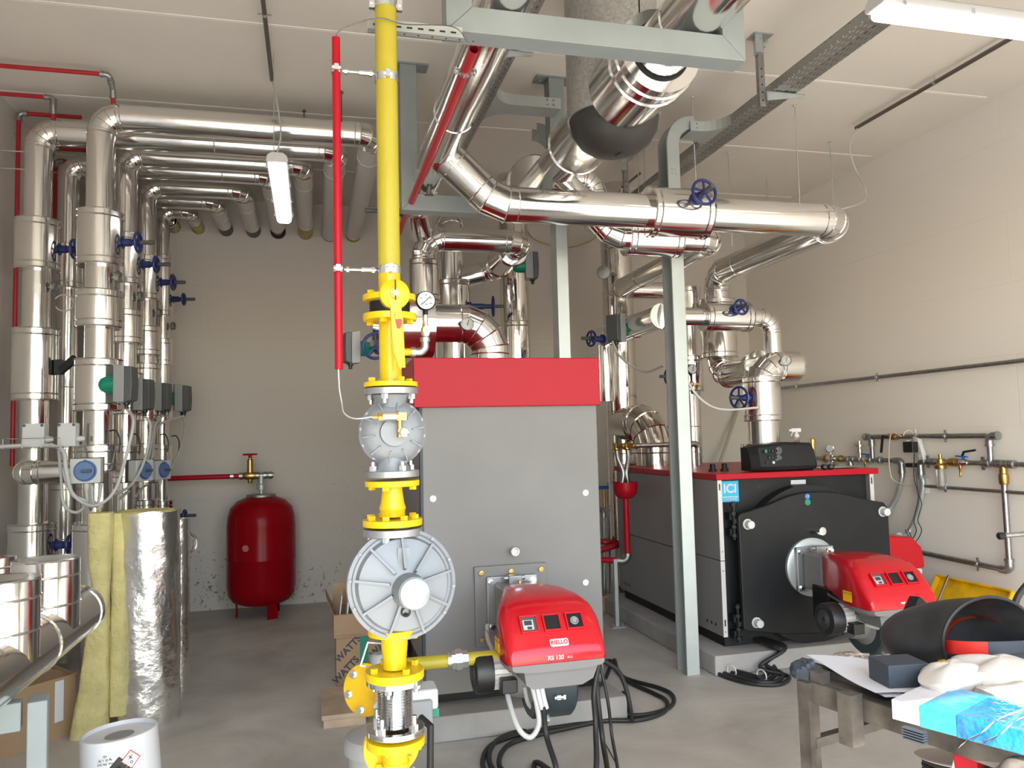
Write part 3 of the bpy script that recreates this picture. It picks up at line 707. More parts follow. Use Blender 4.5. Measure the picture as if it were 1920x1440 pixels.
# ================================================================ grey painted portal frames that carry the overhead pipes
def portal(label, y, x0, x1, zb, w, plates=True):
    t = thing('pipe_support_frame', label, 'frame', ((x0+x1)/2, y, zb))
    part('cross_beam', MB().prism([(x0, zb), (x1, zb), (x1-w, zb+w), (x0+w, zb+w)], (0, y-w/2, 0), (1, 0, 0), (0, 0, 1), (0, w, 0)), 'frame', t, bevel=.004)
    part('post', MB().prism([(x0, zb), (x0+w, zb+w), (x0+w, ZC-.012), (x0, ZC-.012)], (0, y-w/2, 0), (1, 0, 0), (0, 0, 1), (0, w, 0)), 'frame', t, bevel=.004)
    part('post', MB().prism([(x1, zb), (x1, ZC-.012), (x1-w, ZC-.012), (x1-w, zb+w)], (0, y-w/2, 0), (1, 0, 0), (0, 0, 1), (0, w, 0)), 'frame', t, bevel=.004)
    for x in (x0+w/2, x1-w/2):
        pl = MB().box((x, y, ZC-.006), (.27, .12, .012)); hexbolts(pl, (x, y, ZC-.012), (0, 0, -1), .10, 2, .010, .012, pi/2 if True else 0)
        part('ceiling_plate', pl, 'frame', t)
    return t
portal('large grey painted steel frame over the tall boiler, nearest the viewer', 2.80, .485, 1.715, 3.10, .10)
portal('grey painted steel frame deeper in the room, behind the angled pipe bend', 5.0, .56, 1.68, 3.07, .11)

# ================================================================ overhead clad pipes
PX, PZ, PR = .735, 3.31, .108
t = thing('overhead_pipe', 'large clad pipe over the near grey frame, angled branch crossing to the black boiler', 'pipe', (PX, 1.0, PZ), 'large overhead clad pipes')
mb = clad([(PX, .2, PZ), (PX, 5.02, PZ)], PR, joint=.94); part('cladding', mb, 'alu', t, ang=20)
HY, HZ, HR = 4.5, 3.0, .108
part('branch_cladding', clad([(PX+.03, HY, PZ-.03), (PX+.34, HY, HZ), (3.47, HY, HZ), (3.47, 6.2, HZ), (3.47, 6.2, 2.09), (3.47, 5.42, 2.09)], HR, {0: .2, 1: .32, 2: .17, 3: .17, 4: .19}, 4, 1.1), 'alu', t, ang=20)
part('saddle_rim', MB().torus((PX+.10, HY, PZ-.09), (1, 0, -1), .109, .004, 40), 'alu', t)
pa, pb = at(1212, 396, Y=HY), at(1322, 400, Y=HY)
jacket(t, (pa.x, HY, HZ), (pb.x, HY, HZ), .155); handwheel(t, (at(1284, 385, Y=HY).x, HY-.15, HZ+.05), (0.05, -1, 0.12), .10, .078)
za, zb = at(1335, 562, Y=6.2).z, at(1335, 672, Y=6.2).z
jacket(t, (3.47, 6.2, zb), (3.47, 6.2, za), .155)
part('end_flange', MB().lathe((3.47, 5.56, 2.09), (0, 1, 0), [(.108, 0), (.155, .002), (.155, .06), (.108, .062)], 36), 'alu', t, ang=20)
# reduced end beyond the second frame, dropping behind the tall boiler
part('reduced_cladding', clad([(PX, 5.0, PZ), (PX, 5.56, PZ), (.83, 5.88, 3.16)], .088, .14, 4, .7), 'alu', t, ang=20)
jacket(t, (PX, 5.3, PZ), (PX, 5.58, PZ), .115, 'reducer_jacket')
handwheel(t, (PX-.11, 5.5, at(697, 395, Y=5.5).z), (-1, 0, 0), .16, .085)
part('drain_nipple', MB().cyl((PX, 4.93, PZ-PR-.03), (PX, 4.93, PZ-PR+.01), .018, 12).cyl((PX, 4.93, PZ-PR-.034), (PX, 4.93, PZ-PR-.03), .03, 12), 'iron', t)

# pipe through the hydraulic separator
SX, SZ, SR = 1.54, 3.33, .128
t = thing('overhead_pipe', 'clad pipe passing through the silver insulated vessel, over the near grey frame', 'pipe', (SX, 1.0, SZ), 'large overhead clad pipes')
part('cladding', clad([(SX, .2, SZ), (SX, 3.18, SZ)], SR, joint=.9).tube([(SX, 4.05, SZ), (SX, 5.5, SZ)], SR, 28, True), 'alu', t, ang=20)
part('front_collar', MB().lathe((SX, 3.16, SZ), (0, 1, 0), [(.128, .004), (.195, 0), (.195, .42), (.128, .42)], 44).bead((SX, 3.22, SZ), (0, 1, 0), .195).bead((SX, 3.30, SZ), (0, 1, 0), .195), 'alu', t, 'wide clad collar with bright end plate', ang=20)
part('rear_collar', MB().lathe((SX, 4.0, SZ), (0, 1, 0), [(.17, 0), (.17, .36), (.128, .36)], 44).bead((SX, 4.34, SZ), (0, 1, 0), .17), 'alu', t, ang=20)
part('rubber_joint', MB().torus((SX, 3.163, SZ), (0, 1, 0), .133, .009, 36), 'dull_black', t)
jacket(t, (SX-.06, 4.98, SZ-.02), (SX-.06, 5.22, SZ-.02), .19)
part('side_outlet', clad([(SX, 4.95, SZ), (SX+.34, 4.95, SZ), (SX+.34, 4.95, 3.0)], .08, .1), 'alu', t, ang=20)
# its lower branch: crosses under the other pipe, turns back and drops to the black boiler
QY, QZ, QR = 4.70, 2.885, .078
part('branch_cladding', clad([(SX+.02, QY, SZ-.08), (SX+.36, QY, QZ), (2.63, QY, QZ), (2.63, 6.45, QZ), (3.31, 6.45, QZ), (3.31, 6.45, 1.31)], QR, {0: .2, 1: .2, 2: .11, 3: .13, 4: .13}, 4, 1.1), 'alu', t, ang=20)
pa, pb = at(1172, 455, Y=QY), at(1272, 458, Y=QY)
jacket(t, (pa.x, QY, QZ-.005), (pb.x, QY, QZ-.005), .115)
za, zb = at(1290, 540, Y=6.45).z, at(1290, 590, Y=6.45).z
jacket(t, (3.31, 6.45, zb), (3.31, 6.45, za), .12); za, zb = at(1285, 668, Y=6.45).z, at(1285, 735, Y=6.45).z
jacket(t, (3.31, 6.45, zb), (3.31, 6.45, za), .115)
handwheel(t, (3.31-.11, 6.42, at(1240, 706, Y=6.4).z), (-1, -.15, 0), .12, .075)

# separator vessel
ZX, ZY, ZR = 1.555, 3.78, .245
t = thing('hydraulic_separator', 'upright silver foil insulated vessel with black foam dome, hanging under the ceiling', 'vessel', (ZX, ZY, 3.06))
part('insulation_shell', MB().lathe((ZX, ZY, 3.26), (0, 0, 1), [(ZR-.02, .0), (ZR, .0), (ZR, ZC-.08-3.26)], 56, False), 'emboss', t, 'embossed foil faced shell')
part('bottom_dome', MB().lathe((ZX, ZY, 3.27), (0, 0, 1), [(.012, -.20), (.07, -.198), (.13, -.18), (.185, -.14), (.225, -.075), (.236, -.01), (.236, .02)], 56).torus((ZX, ZY, 3.18), (.97, .24, 0), .10, .004, 24), 'foam', t, 'black foam rubber dome')
sm = MB()
for k in range(13):
    a = -pi/2+.03+k*.125
    if k < 12: sm.bar(V((ZX, ZY, 3.275))+V((.24*.242*cos(a)*1, -.97*.242*cos(a), .207*sin(a))), V((ZX, ZY, 3.275))+V((.24*.242*cos(a+.125), -.97*.242*cos(a+.125), .207*sin(a+.125))), .007, .006)
part('dome_seam', sm, 'dull_black', t)
part('top_cap', MB().lathe((ZX, ZY, ZC-.09), (0, 0, 1), [(ZR-.003, 0), (.15, .07), (.01, .08)], 48), 'foam', t)
def shellpt(a, z, r=ZR): return V((ZX+r*sin(a), ZY-r*cos(a), z))
part('blue_sticker', MB().sheet([[shellpt(-1.1+.035*i, zz, ZR+.0015) for i in range(4)] for zz in (3.63, 3.72)]), 'bright_blue', t)
part('seam_slit', MB().bar(shellpt(.25, 3.72, ZR), shellpt(.25, 3.98, ZR), .007, .004, (0, -1, 0)).box(shellpt(.24, 3.84, ZR), (.022, .006, .03)), 'dull_black', t)

# red pipe under the overhead pipes
ra, rb_ = at(889, 92, Y=2.92), None
t = thing('red_overhead_pipe', 'red pipe with open end slung under the near grey frame, running to the rear', 'pipe', (ra.x, 2.92, ra.z))
part('pipe_tube', MB().lathe((ra.x, 2.92, ra.z), (0, 1, 0), [(.0165, .25), (.0165, 0), (.021, 0), (.021, 3.1), (.0, 3.1)], 20, False), 'pipe_red', t)
cl = V((ra.x, 3.10, ra.z)); m = MB().lathe(cl, (0, 1, 0), [(.021, 0), (.0255, 0), (.0255, .022), (.021, .022)], 24)
for sg in (-1, 1): m.box(cl+V((sg*.036, .011, .004)), (.026, .022, .003)).box(cl+V((sg*.036, .011, -.004)), (.026, .022, .003)).lathe(cl+V((sg*.038, .011, -.016)), (0, 0, 1), [(.006, 0), (.006, .03)], 6)
m.cyl(cl+V((0, .011, .022)), cl+V((-.005, -.3, .10)), .004, 8)
part('pipe_clamp', m, 'zinc', t)

# ================================================================ cable trays
def tray(label, x0, x1, zb, ya, yb, side=.06):
    t = thing('cable_tray', label, 'cable tray', ((x0+x1)/2, ya, zb), 'perforated cable trays')
    part('tray_floor', MB().bb((x0, ya, zb), (x1, yb, zb+.0015)), 'perf_floor', t)
    for x in (x0, x1): part('tray_side', MB().bb((x-.0008, ya, zb), (x+.0008, yb, zb+side)).bb((x-.0008, ya, zb+side-.002), (x+(.012 if x == x0 else -.012), yb, zb+side)), 'perf_side', t)
    return t
T1 = tray('slotted steel cable tray along the ceiling beside the tube lamp', 2.78, 2.94, 3.70, .3, 6.6)
T2 = tray('slotted steel cable tray partly hidden behind the large overhead pipe', .95, 1.10, 3.70, .3, 5.6)
def tee(root, xa, xb, y, zb, w, side=.07):
    s = 1 if xb > xa else -1; R = .16
    fl = MB(); pts = [(xa, y-w/2-R)]
    pts += [(xa+s*R*(1-cos(a)), y-w/2-R+R*sin(a)) for a in [pi/2*k/6 for k in range(7)]]
    q = [(xb, y-w/2), (xb, y+w/2)]+[(xa+s*R*(1-cos(a)), y+w/2+R-R*sin(a)) for a in [pi/2*k/6 for k in range(6, -1, -1)]]+[(xa, y+w/2+R)]
    poly = pts+q; fl.prism(poly, (0, 0, zb-.003), (1, 0, 0), (0, 1, 0), (0, 0, .002))
    for run in (pts+[(xb, y-w/2)], [(xb, y+w/2)]+q[2:]):
        for a, b in zip(run, run[1:]):
            if (V(a)-V(b)).length > 1e-5: fl.bar((a[0], a[1], zb+side/2-.003), (b[0], b[1], zb+side/2-.003), .002, side)
    for k in range(2):
        for j in range(4): fl.lathe((xb-s*(.05+.04*(j % 2)+.0), y-w/2-.001, zb+.02+.03*k), (0, -1, 0), [(.005, 0), (.004, .003)], 10)
    return part('tray_branch', fl, 'galv', root)
tee(T1, 2.78, 2.56, 4.92, 3.70, .16); tee(T2, 1.10, 1.56, 4.74, 3.70, .14)
def droptray(label, xin, xout, y, w, ztop, side):
    """channel that leaves a tray sideways (bottom at xin side) and drops to the floor"""
    t = thing('cable_tray_riser', label, 'cable tray', ((xin+xout)/2, y, 0)); s = 1 if xin > xout else -1; R = .12
    inner = [(xin+s*(R+.0), ztop)]+[(xin+s*(R-R*sin(a)), ztop-R+R*cos(a)) for a in [pi/2*k/8 for k in range(9)]]+[(xin, .0)]
    D = abs(xin-xout); outer = [(xin+s*R, ztop+D)]+[(xin+s*(R-(R+D)*sin(a)), ztop-R+(R+D)*cos(a)) for a in [pi/2*k/8 for k in range(9)]]+[(xout, .0)]
    for yy in (y-w/2, y+w/2):
        m = MB()
        n = len(inner); vs = [(x, yy+q, z) for q in (0, .002) for pl in (inner, outer) for x, z in pl]
        for i in range(n-1):
            m.add([(inner[i][0], yy, inner[i][1]), (inner[i+1][0], yy, inner[i+1][1]), (outer[i+1][0], yy, outer[i+1][1]), (outer[i][0], yy, outer[i][1]),
                   (inner[i][0], yy+.002, inner[i][1]), (inner[i+1][0], yy+.002, inner[i+1][1]), (outer[i+1][0], yy+.002, outer[i+1][1]), (outer[i][0], yy+.002, outer[i][1])],
                  [(0, 1, 2, 3), (7, 6, 5, 4), (0, 4, 5, 1), (3, 2, 6, 7)])
        for i in range(n-1):
            q = -1 if yy > y else 1
            m.bar((outer[i][0], yy+q*.008, outer[i][1]), (outer[i+1][0], yy+q*.008, outer[i+1][1]), .016, .002, (-1, 0, 0) if i > 5 else (0, 0, 1))
        if yy < y:
            for z in (ztop-.30, ztop-.33):
                for x in (.35, .65): m.lathe((xin+(xout-xin)*x, yy, z), (0, -1, 0), [(.005, 0), (.004, .003)], 10)
        part('channel_side', m, 'galv', t)
    fl = MB()
    for i in range(len(inner)-1): fl.bar((inner[i][0], y, inner[i][1]), (inner[i+1][0], y, inner[i+1][1]), w, .002, (-1, 0, 0) if i > 4 else (0, 0, 1))
    part('channel_back', fl, 'galv', t)
    return t
droptray('tall galvanised steel channel dropping from the ceiling tray to the floor beside the black boiler', 2.475, 2.385, 4.93, .15, 3.72, .08)
droptray('galvanised steel channel dropping behind the tall grey boiler, hidden at its foot', 1.66, 1.74, 5.22, .13, 3.72, .08)
def bracket(label, x, y, zend, arm):
    t = thing('tray_bracket', label, 'bracket', (x, y, zend), 'ceiling brackets of the cable trays')
    m = MB().box((x, y, ZC-.004), (.13, .10, .008)).box((x-.028, y, ZC-.06), (.005, .055, .12)).box((x-.028, y-.03, ZC-.06), (.05, .005, .12)); hexbolts(m, (x-.005, y-.033, ZC-.06), (0, -1, 0), .03, 4, .007, .006)
    part('ceiling_shoe', m, 'galv', t)
    m = MB().bar((x, y, zend), (x, y, ZC-.02), .041, .003, (0, 1, 0)).bar((x-.019, y+.015, zend), (x-.019, y+.015, ZC-.02), .003, .03, (0, 1, 0)).bar((x+.019, y+.015, zend), (x+.019, y+.015, ZC-.02), .003, .03, (0, 1, 0))
    part('hanger_channel', m, 'galv_dark', t)
    h = MB(); k = int((ZC-.15-zend)/.05)
    for j in range(k): h.lathe((x, y-.0016, zend+.04+.05*j), (0, -1, 0), [(.006, 0), (.0059, .0006)], 10)
    part('hanger_holes', h, 'ink', t)
    a = MB().prism([(0, 0), (arm, .045), (arm, .06), (0, .06)], (x+.02, y-.02, 3.632), (1, 0, 0), (0, 0, 1), (0, .003, 0)).bb((x+.02, y-.02, 3.69), (x+.02+arm, y+.03, 3.694))
    part('cantilever_arm', a, 'galv', t); return t
bracket('perforated steel ceiling bracket with rounded arm under the tray, beside the grey frame corner', 2.71, 4.18, 3.60, .27)
bracket('perforated steel ceiling bracket far back, seen beyond the silver vessel', 2.71, 6.35, 3.35, .27)
bracket('steel ceiling bracket arm poking out behind the large overhead pipe', .90, 4.0, 3.62, .26)
t = thing('slotted_rail', 'horizontal slotted steel rail passing behind the yellow gas pipe near the ceiling', 'rail', (.35, 2.72, 3.09))
a, b = at(688, 48, Y=2.75), at(840, 62, Y=2.75)
m = MB().bb((a.x, 2.73, a.z-.035), (b.x+.05, 2.733, a.z+.02)).bb((a.x, 2.70, a.z-.035), (b.x+.05, 2.733, a.z-.032)); part('rail_channel', m, 'galv', t)
m = MB()
for k in range(8): m.bb((a.x+.02+.04*k, 2.7285, a.z-.006), (a.x+.04+.04*k, 2.7299, a.z+.0)); m.lathe((a.x+.03+.05*k, 2.717, a.z-.0355), (0, 0, -1), [(.004, 0), (.004, .0004)], 10)
part('rail_slots', m, 'ink', t)

# ================================================================ ceiling conduits, hangers and lamps
def conduit(label, x, y0, y1, z, r, grp, along='Y', nclip=2, m='iron'):
    t = thing('ceiling_conduit', label, 'conduit', (x, y0, z-r), grp)
    part('conduit_tube', MB().cyl((x, y0, z), (x, y1, z), r, 14), m, t)
    for k in range(nclip):
        y = y0+(y1-y0)*(k+.6)/(nclip+.3)
        part('conduit_clip', MB().lathe((x, y-.01, z), (0, 1, 0), [(r, 0), (r+.003, 0), (r+.003, .02), (r, .02)], 16).cyl((x, y, z+r), (x, y, ZC), .004, 8).box((x, y, z), (2*r+.05, .012, .004)), 'zinc', t)
    return t
conduit('dark conduit on the ceiling ending above the hanging lamp', at(510, 150, Z=4.0).x, .2, at(510, 150, Z=4.0).y, 4.0, .013, 'ceiling conduits', nclip=4)
cR = at(1605, 240, Z=4.0); conduit('dark conduit on the ceiling towards the wall corner, cable looping from its end', cR.x, .2, cR.y, 4.0, .015, 'ceiling conduits', nclip=4)
conduit('dark conduit far back on the ceiling beyond the silver vessel', at(1200, 325, Z=4.0).x, at(1200, 325, Z=4.0).y, 7.9, 4.0, .013, 'ceiling conduits', nclip=2)
p = [cR+V((0, -.02, 0)), at(1593, 275, Y=cR.y), at(1605, 320, Y=cR.y), at(1621, 350, Y=cR.y-.1), at(1618, 378, Y=cR.y-.2), V((3.52, 4.62, 3.11))]
solo('hanging_cable', MB().tube(smooth(p), .006, 8), 'grey_cable', 'grey cable looping from the ceiling conduit end down to the crossing pipe bend', 'cable')
def lamp(label, c, L, ax):
    c = V(c); ax = V(ax); t = thing('tube_lamp', label, 'lamp', c-V((0, 0, .06)), 'tube lamps'); sd = V((ax.y, -ax.x, 0))
    pr = [(-.06, .03), (-.066, .0), (-.062, -.012), (.062, -.012), (.066, 0), (.06, .03), (.035, .05), (-.035, .05)]
    part('lamp_housing', MB().prism(pr, c-ax*L/2, sd, (0, 0, 1), ax*L), 'light_box', t, bevel=.006)
    pr = [(-.057, -.012), (-.052, -.04), (-.036, -.058), (.036, -.058), (.052, -.04), (.057, -.012)]
    part('lamp_diffuser', MB().prism(pr, c-ax*(L/2-.02), sd, (0, 0, 1), ax*(L-.04)), 'glow', t, bevel=.012)
    k = MB()
    for j in range(4):
        for s in (-1, 1): k.box(c+ax*(L*(-.42+.28*j))+sd*.064*s-V((0, 0, .008)), (.014, .014, .03))
    part('lamp_clips', k, 'zinc', t)
    return t
la, lb = at(518, 303, Z=3.3), at(534, 418, Z=3.3)
lamp('lit tube lamp hanging before the clad pipes by the bare wall', ((la.x+lb.x)/2, (la.y+lb.y)/2, 3.33), 1.27, (0, 1, 0))
lx = (la.x+lb.x)/2
for i, y in enumerate((la.y+.12, lb.y-.15)):
    solo('lamp_hanger', MB().cyl((lx-.02, y, 3.38), (lx-.02, y, ZC), .0025, 6), 'zinc', ('thin wire holding the near end of the hanging lamp', 'thin wire holding the far end of the hanging lamp')[i], 'wire')
solo('lamp_cable', MB().tube(smooth([at(510, 150, Z=4.0), (lx-.01, 5.1, 3.8), (lx+.02, 5.0, 3.55), (lx, la.y+.08, 3.38)]), .005, 8), 'grey_cable', 'cable from the ceiling conduit end to the hanging lamp', 'cable')
ra_, rb2 = at(1645, 22, Z=3.50), at(1915, 45, Z=3.50)
lamp('lit tube lamp at the upper photo edge beside the slotted cable tray', (ra_.x+.68, ra_.y+.02, 3.54), 1.36, (1, 0, 0))
for i, dx in enumerate((.15, 1.2)): solo('lamp_hanger', MB().cyl((ra_.x+dx, ra_.y+.02, 3.58), (ra_.x+dx, ra_.y+.02, ZC), .004, 8), 'zinc', ('thin rod above the upper edge lamp, tray end', 'thin rod above the upper edge lamp, wall end')[i], 'rod')
for i, (x, y) in enumerate(((1.2, 1.1), (4.3, .95))):  # unseen lamps, added to brighten the room and the right wall
    lamp(('added tube lamp out of view overhead, middle of the room', 'added tube lamp out of view overhead, brightening the water pipe wall')[i], (x, y, 3.6), 1.3, (0, 1, 0))
# threaded hanger rods over the crossing pipes
RODS = [(1298, 180, 350, 4.5), (1365, 285, 440, 4.70), (1490, 197, 378, 4.5), (1556, 266, 385, 5.3), (1437, 335, 385, 6.2), (1195, 285, 360, 5.9), (1207, 280, 358, 6.1)]
RL = ['threaded rod passing the bend of the tall steel channel', 'threaded rod behind the crossing pipe over its lower pipe bend', 'threaded rod over the crossing pipe, midway to its far bend', 'threaded rod near the crossing pipe far bend', 'thin threaded rod farthest back over the crossing pipe', 'threaded rod beside the far bracket, first of two', 'threaded rod beside the far bracket, second of two']
for (px, py0, py1, y), lb_ in zip(RODS, RL):
    p = at(px, py0, Z=ZC); q = at(px+1, py1, Y=p.y)
    zb = q.z if p.y > 4.7 else HZ+HR
    solo('hanger_rod', MB().cyl((p.x, p.y, zb-.1), (p.x, p.y, ZC), .005, 8).lathe((p.x, p.y, ZC-.006), (0, 0, 1), [(.014, 0), (.014, .006)], 6), 'zinc', lb_, 'rod', 'threaded hanger rods')
for i, (px, py) in enumerate(((570, 205), (640, 170))):
    p = at(px, py, Z=ZC); solo('ceiling_anchor', MB().cyl((p.x, p.y, ZC-(.06, .25)[i]), (p.x, p.y, ZC), .005, 8).box((p.x, p.y, ZC-.015), (.03, .02, .004)), 'iron', ('short bolt sticking out of the ceiling over the clad pipes', 'long bolt sticking out of the ceiling by the slim red conduit')[i], 'bolt')

# ================================================================ tall grey boiler
BX0, BX1, BYF, BYB = .585, 1.62, 4.35, 6.25
solo('boiler_plinth', MB().bb((.42, 4.22, 0), (1.70, 6.4, .135)), 'concrete_block', 'concrete plinth under the tall grey boiler', 'plinth', bevel=.01)
t = boil = thing('tall_boiler', 'tall grey boiler with glossy red top cover', 'boiler', ((BX0+BX1)/2, (BYF+BYB)/2, .135))
part('front_panel', MB().bb((BX0, BYF, .36), (BX1, BYF+.03, 1.80)), 'panel', t, bevel=.008)
part('body', MB().bb((BX0+.015, BYF+.03, .30), (BX1-.01, BYB, 1.80)), 'panel_side', t, bevel=.004)
part('base_frame', MB().bb((BX0+.03, BYF+.10, .135), (BX1-.03, BYB-.05, .36)), 'dull_black', t)
part('lower_panel', MB().bb((BX0, BYF+.02, .20), (BX1, BYF+.04, .355)), 'panel', t, bevel=.004)
part('side_strip', MB().bb((BX0-.012, BYF+.0, .20), (BX0+.002, BYF+.05, 1.79)), 'bluebox', t)
part('top_cover', MB().bb((BX0-.045, BYF-.035, 1.775), (BX1+.012, BYB+.02, 2.052)), 'red', t, 'glossy red top cover', bevel=.005)
for px, py in ((812, 935), (1098, 924), (1098, 1092), (812, 1105)): eachbolt(t, 'zinc', 'panel_bolt', at(px, py, Y=BYF), (0, -1, 0), 0, 1, .013, .012, 0, 1)
pk = at(962, 1032, Y=BYF)
part('sight_glass', MB().lathe(pk, (0, -1, 0), [(.017, 0), (.017, .03), (.024, .031), (.024, .055), (.016, .055), (.014, .05)], 24), 'chrome', t)
p0, p1 = at(892, 1062, Y=4.32), at(1031, 1200, Y=4.32)
part('burner_plate', MB().bb((.862, BYF-.022, .445), (1.280, BYF, .885)), 'panel', t, bevel=.004)
for x in (.90, 1.07, 1.245):
    for z in (.49, .85):
        if x != 1.07 or z > .6: part('plate_bolt', MB().lathe((x, BYF-.022, z), (0, -1, 0), [(.014, 0), (.014, .014), (.008, .0145), (.008, .008)], 16), 'brass', t)
hv = at(1008, 662, Y=5.2)
part('safety_valve', MB().lathe((1.43, 5.2, 2.085), (1, .0, .12), [(.02, 0), (.02, .04), (.033, .05), (.033, .12), (.025, .13)], 18).cyl((1.43, 5.2, 2.05), (1.43, 5.2, 2.1), .02, 12), 'brass', t)
part('valve_cap', MB().lathe((1.56, 5.2, 2.10), (1, 0, .12), [(.028, 0), (.028, .05), (.022, .055)], 18), 'black', t)
part('rating_plate', MB().box((1.36, BYF+.085, .26), (.10, .004, .11)), 'paper', t)
part('warning_disc', MB().lathe((1.365, BYF+.082, .262), (0, -1, 0), [(.038, 0), (.038, .002)], 24, True), 'red', t)

# ================================================================ gas burner (built once about its mounting face, forward is -Y)
def burner(label, base, first):
    t = thing('gas_burner', label, 'burner', base)
    def pt(*a, **k): return part(*a, local=True, **k)
    pt('mounting_flange', MB().bb((-.145, -.03, -.155), (.145, 0, .145)), 'machined', t, bevel=.006)
    b = MB()
    for x in (-.12, .12):
        for z in (-.125, .115): hexbolts(b, (x, -.03, z), (0, -1, 0), 0, 1, .014, .02, wash=1)
    pt('flange_bolts', b, 'zinc', t)
    nk = MB().bb((-.105, -.24, -.13), (.105, -.03, .115)); pt('burner_neck', nk, 'panel', t, bevel=.02)
    pt('hinge_block', MB().bb((-.035, -.10, .11), (.04, -.03, .155)).lathe((-.06, -.07, .14), (1, 0, 0), [(.014, 0), (.014, .12)], 12), 'machined', t, bevel=.004)
    pt('brass_screw', MB().lathe((.015, -.14, .11), (0, 0, 1), [(.01, 0), (.01, .025), (.006, .03)], 8), 'brass', t)
    # red hood, lofted along Y: (y, half width, z bottom, z top, corner radius)
    S = [(-.235, .088, -.03, .128, .02), (-.25, .108, -.06, .138, .03), (-.36, .135, -.085, .150, .04), (-.48, .175, -.10, .158, .06), (-.60, .222, -.108, .150, .08), (-.68, .236, -.110, .132, .08),
         (-.735, .238, -.111, .100, .07), (-.80, .236, -.112, .030, .06), (-.842, .230, -.112, -.030, .04), (-.858, .222, -.112, -.07, .02), (-.862, .212, -.112, -.105, .004)]
    grid = []
    for y, w, zb, zt, r in S:
        row = [(-w, y, zb), (-w, y, (zb+zt-r)/2)]
        for k in range(7):
            a = pi-pi/2*k/6; row.append((-w+r+r*cos(a), y, zt-r+r*sin(a)))
        for k in range(1, 6): row.append((-(w-r)+2*(w-r)*k/6, y, zt+.004*sin(pi*k/6)))
        for k in range(7):
            a = pi/2-pi/2*k/6; row.append((w-r+r*cos(a), y, zt-r+r*sin(a)))
        row += [(w, y, (zb+zt-r)/2), (w, y, zb)]
        grid.append(row)
    m = MB().sheet(grid); n = len(grid[0]); m.add(grid[0], [tuple(range(n))]); m.add(grid[-1], [tuple(range(n-1, -1, -1))])
    hd = pt('hood', m, 'hood_red', t, ang=50)
    # sloped front face frame of reference
    A, B_ = V((0, -.735, .100)), V((0, -.842, -.030)); up = (A-B_).normalized(); ux = V((1, 0, 0)); nz = ux.cross(up)
    def onface(x, f, d=.0): return V((x, 0, 0))+B_+(A-B_)*f+nz*d
    for k, x in enumerate((-.115, -.005, .105)):
        c = onface(x, .60, .009); w, h = .078, .078
        fr = MB()
        for sx in (-1, 1): fr.bar(c+ux*(sx*w/2)-up*(h/2+.004)+nz*.003, c+ux*(sx*w/2)+up*(h/2+.004)+nz*.003, .008, .016, nz)
        for sx in (-1, 1): fr.bar(c-ux*(w/2)+up*(sx*h/2)+nz*.003, c+ux*(w/2)+up*(sx*h/2)+nz*.003, .008, .016, nz)
        wn_ = pt('window_rim', fr, 'hood_red', hd, bevel=.002)
        pt('window_pane', MB().bar(c-up*(h/2-.002)+nz*.001, c+up*(h/2-.002)+nz*.001, w-.006, .003, nz), 'dull_black' if k else 'dark_grey', hd)
        if k == 0:
            pt('display_screen', MB().bar(c-up*.028-ux*.004+nz*.004, c+up*.02-ux*.004+nz*.004, .05, .003, nz), 'panel_edge', hd)
            pt('display_bezel', MB().bar(c-up*.006-ux*.004+nz*.006, c+up*.016-ux*.004+nz*.006, .036, .002, nz).bar(c-up*.026+nz*.006, c-up*.014+nz*.006, .022, .002, nz), 'fan_grey', hd)
        if k == 2: pt('dial_knob', MB().torus(c+nz*.004, nz, .017, .0035, 20, 6).lathe(c, nz, [(.012, .002), (.012, .006)], 20), 'grey_box', hd)
    f2 = V((0, -.8535, -.052)); fu = (V((0, -.842, -.030))-V((0, -.858, -.07))).normalized(); fn = ux.cross(fu)
    if first:
        bc = V((.012, 0, 0))+B_+(A-B_)*-.02+nz*.001
        bc = onface(.012, .03)
        pt('badge', MB().prism([(-.044+.008*(1-cos(a)), -.017) if 0 else q for a, q in zip(range(8), [(-.044, -.012), (-.039, -.018), (.039, -.018), (.044, -.012), (.044, .012), (.039, .018), (-.039, .018), (-.044, .012)])], bc+nz*.0005, ux, up, nz*.004), 'dial', hd)
        pt('badge_lettering', text('RIELLO', .026, bc+nz*.005, ux, up, .0005, bold=.0004), 'hood_red', hd)
        tx = text('RS 120', .027, V((-.012, -.8615, -.085)), ux, (0, 0, 1), .001, bold=.0005)
        tx.merge(text('BLU', .014, V((.055, -.8615, -.087)), ux, (0, 0, 1), .001))
        pt('model_lettering', tx, 'dial', hd)
    else:
        bc = f2+V((.03, 0, -.012))
        pt('badge', MB().bar(bc+ux*-.024+fn*.001, bc+ux*.05+fn*.001, .024, .003, fn).lathe(bc-ux*.045, fn, [(.017, 0), (.017, .003)], 20), 'dial', hd)
        pt('badge_lettering', text('RIELLO', .018, bc+ux*.014+fn*.003, ux, fu, .0005), 'hood_red', hd)
    pt('warning_label', MB().box((-.2385, -.66, -.055), (.003, .075, .062)), 'tray_yellow', hd)
    pt('hood_seam', MB().bar((-.2387, -.40, -.045), (-.2405, -.74, -.035), .002, .003, (1, 0, 0)).bar((-.20, -.8495, -.062), (.20, -.8495, -.062), .002, .004, (0, 1, 0)), 'red', hd)
    # grey tray under the hood
    g = []
    for y, w, zb in ((-.27, .11, -.12), (-.45, .17, -.135), (-.62, .225, -.145), (-.74, .242, -.15), (-.83, .238, -.15), (-.868, .218, -.142)):
        g.append([(-w, y, -.106), (-w*.985, y, -.125), (-w*.93, y, zb+.01), (-w*.6, y, zb), (w*.6, y, zb), (w*.93, y, zb+.01), (w*.985, y, -.125), (w, y, -.106)])
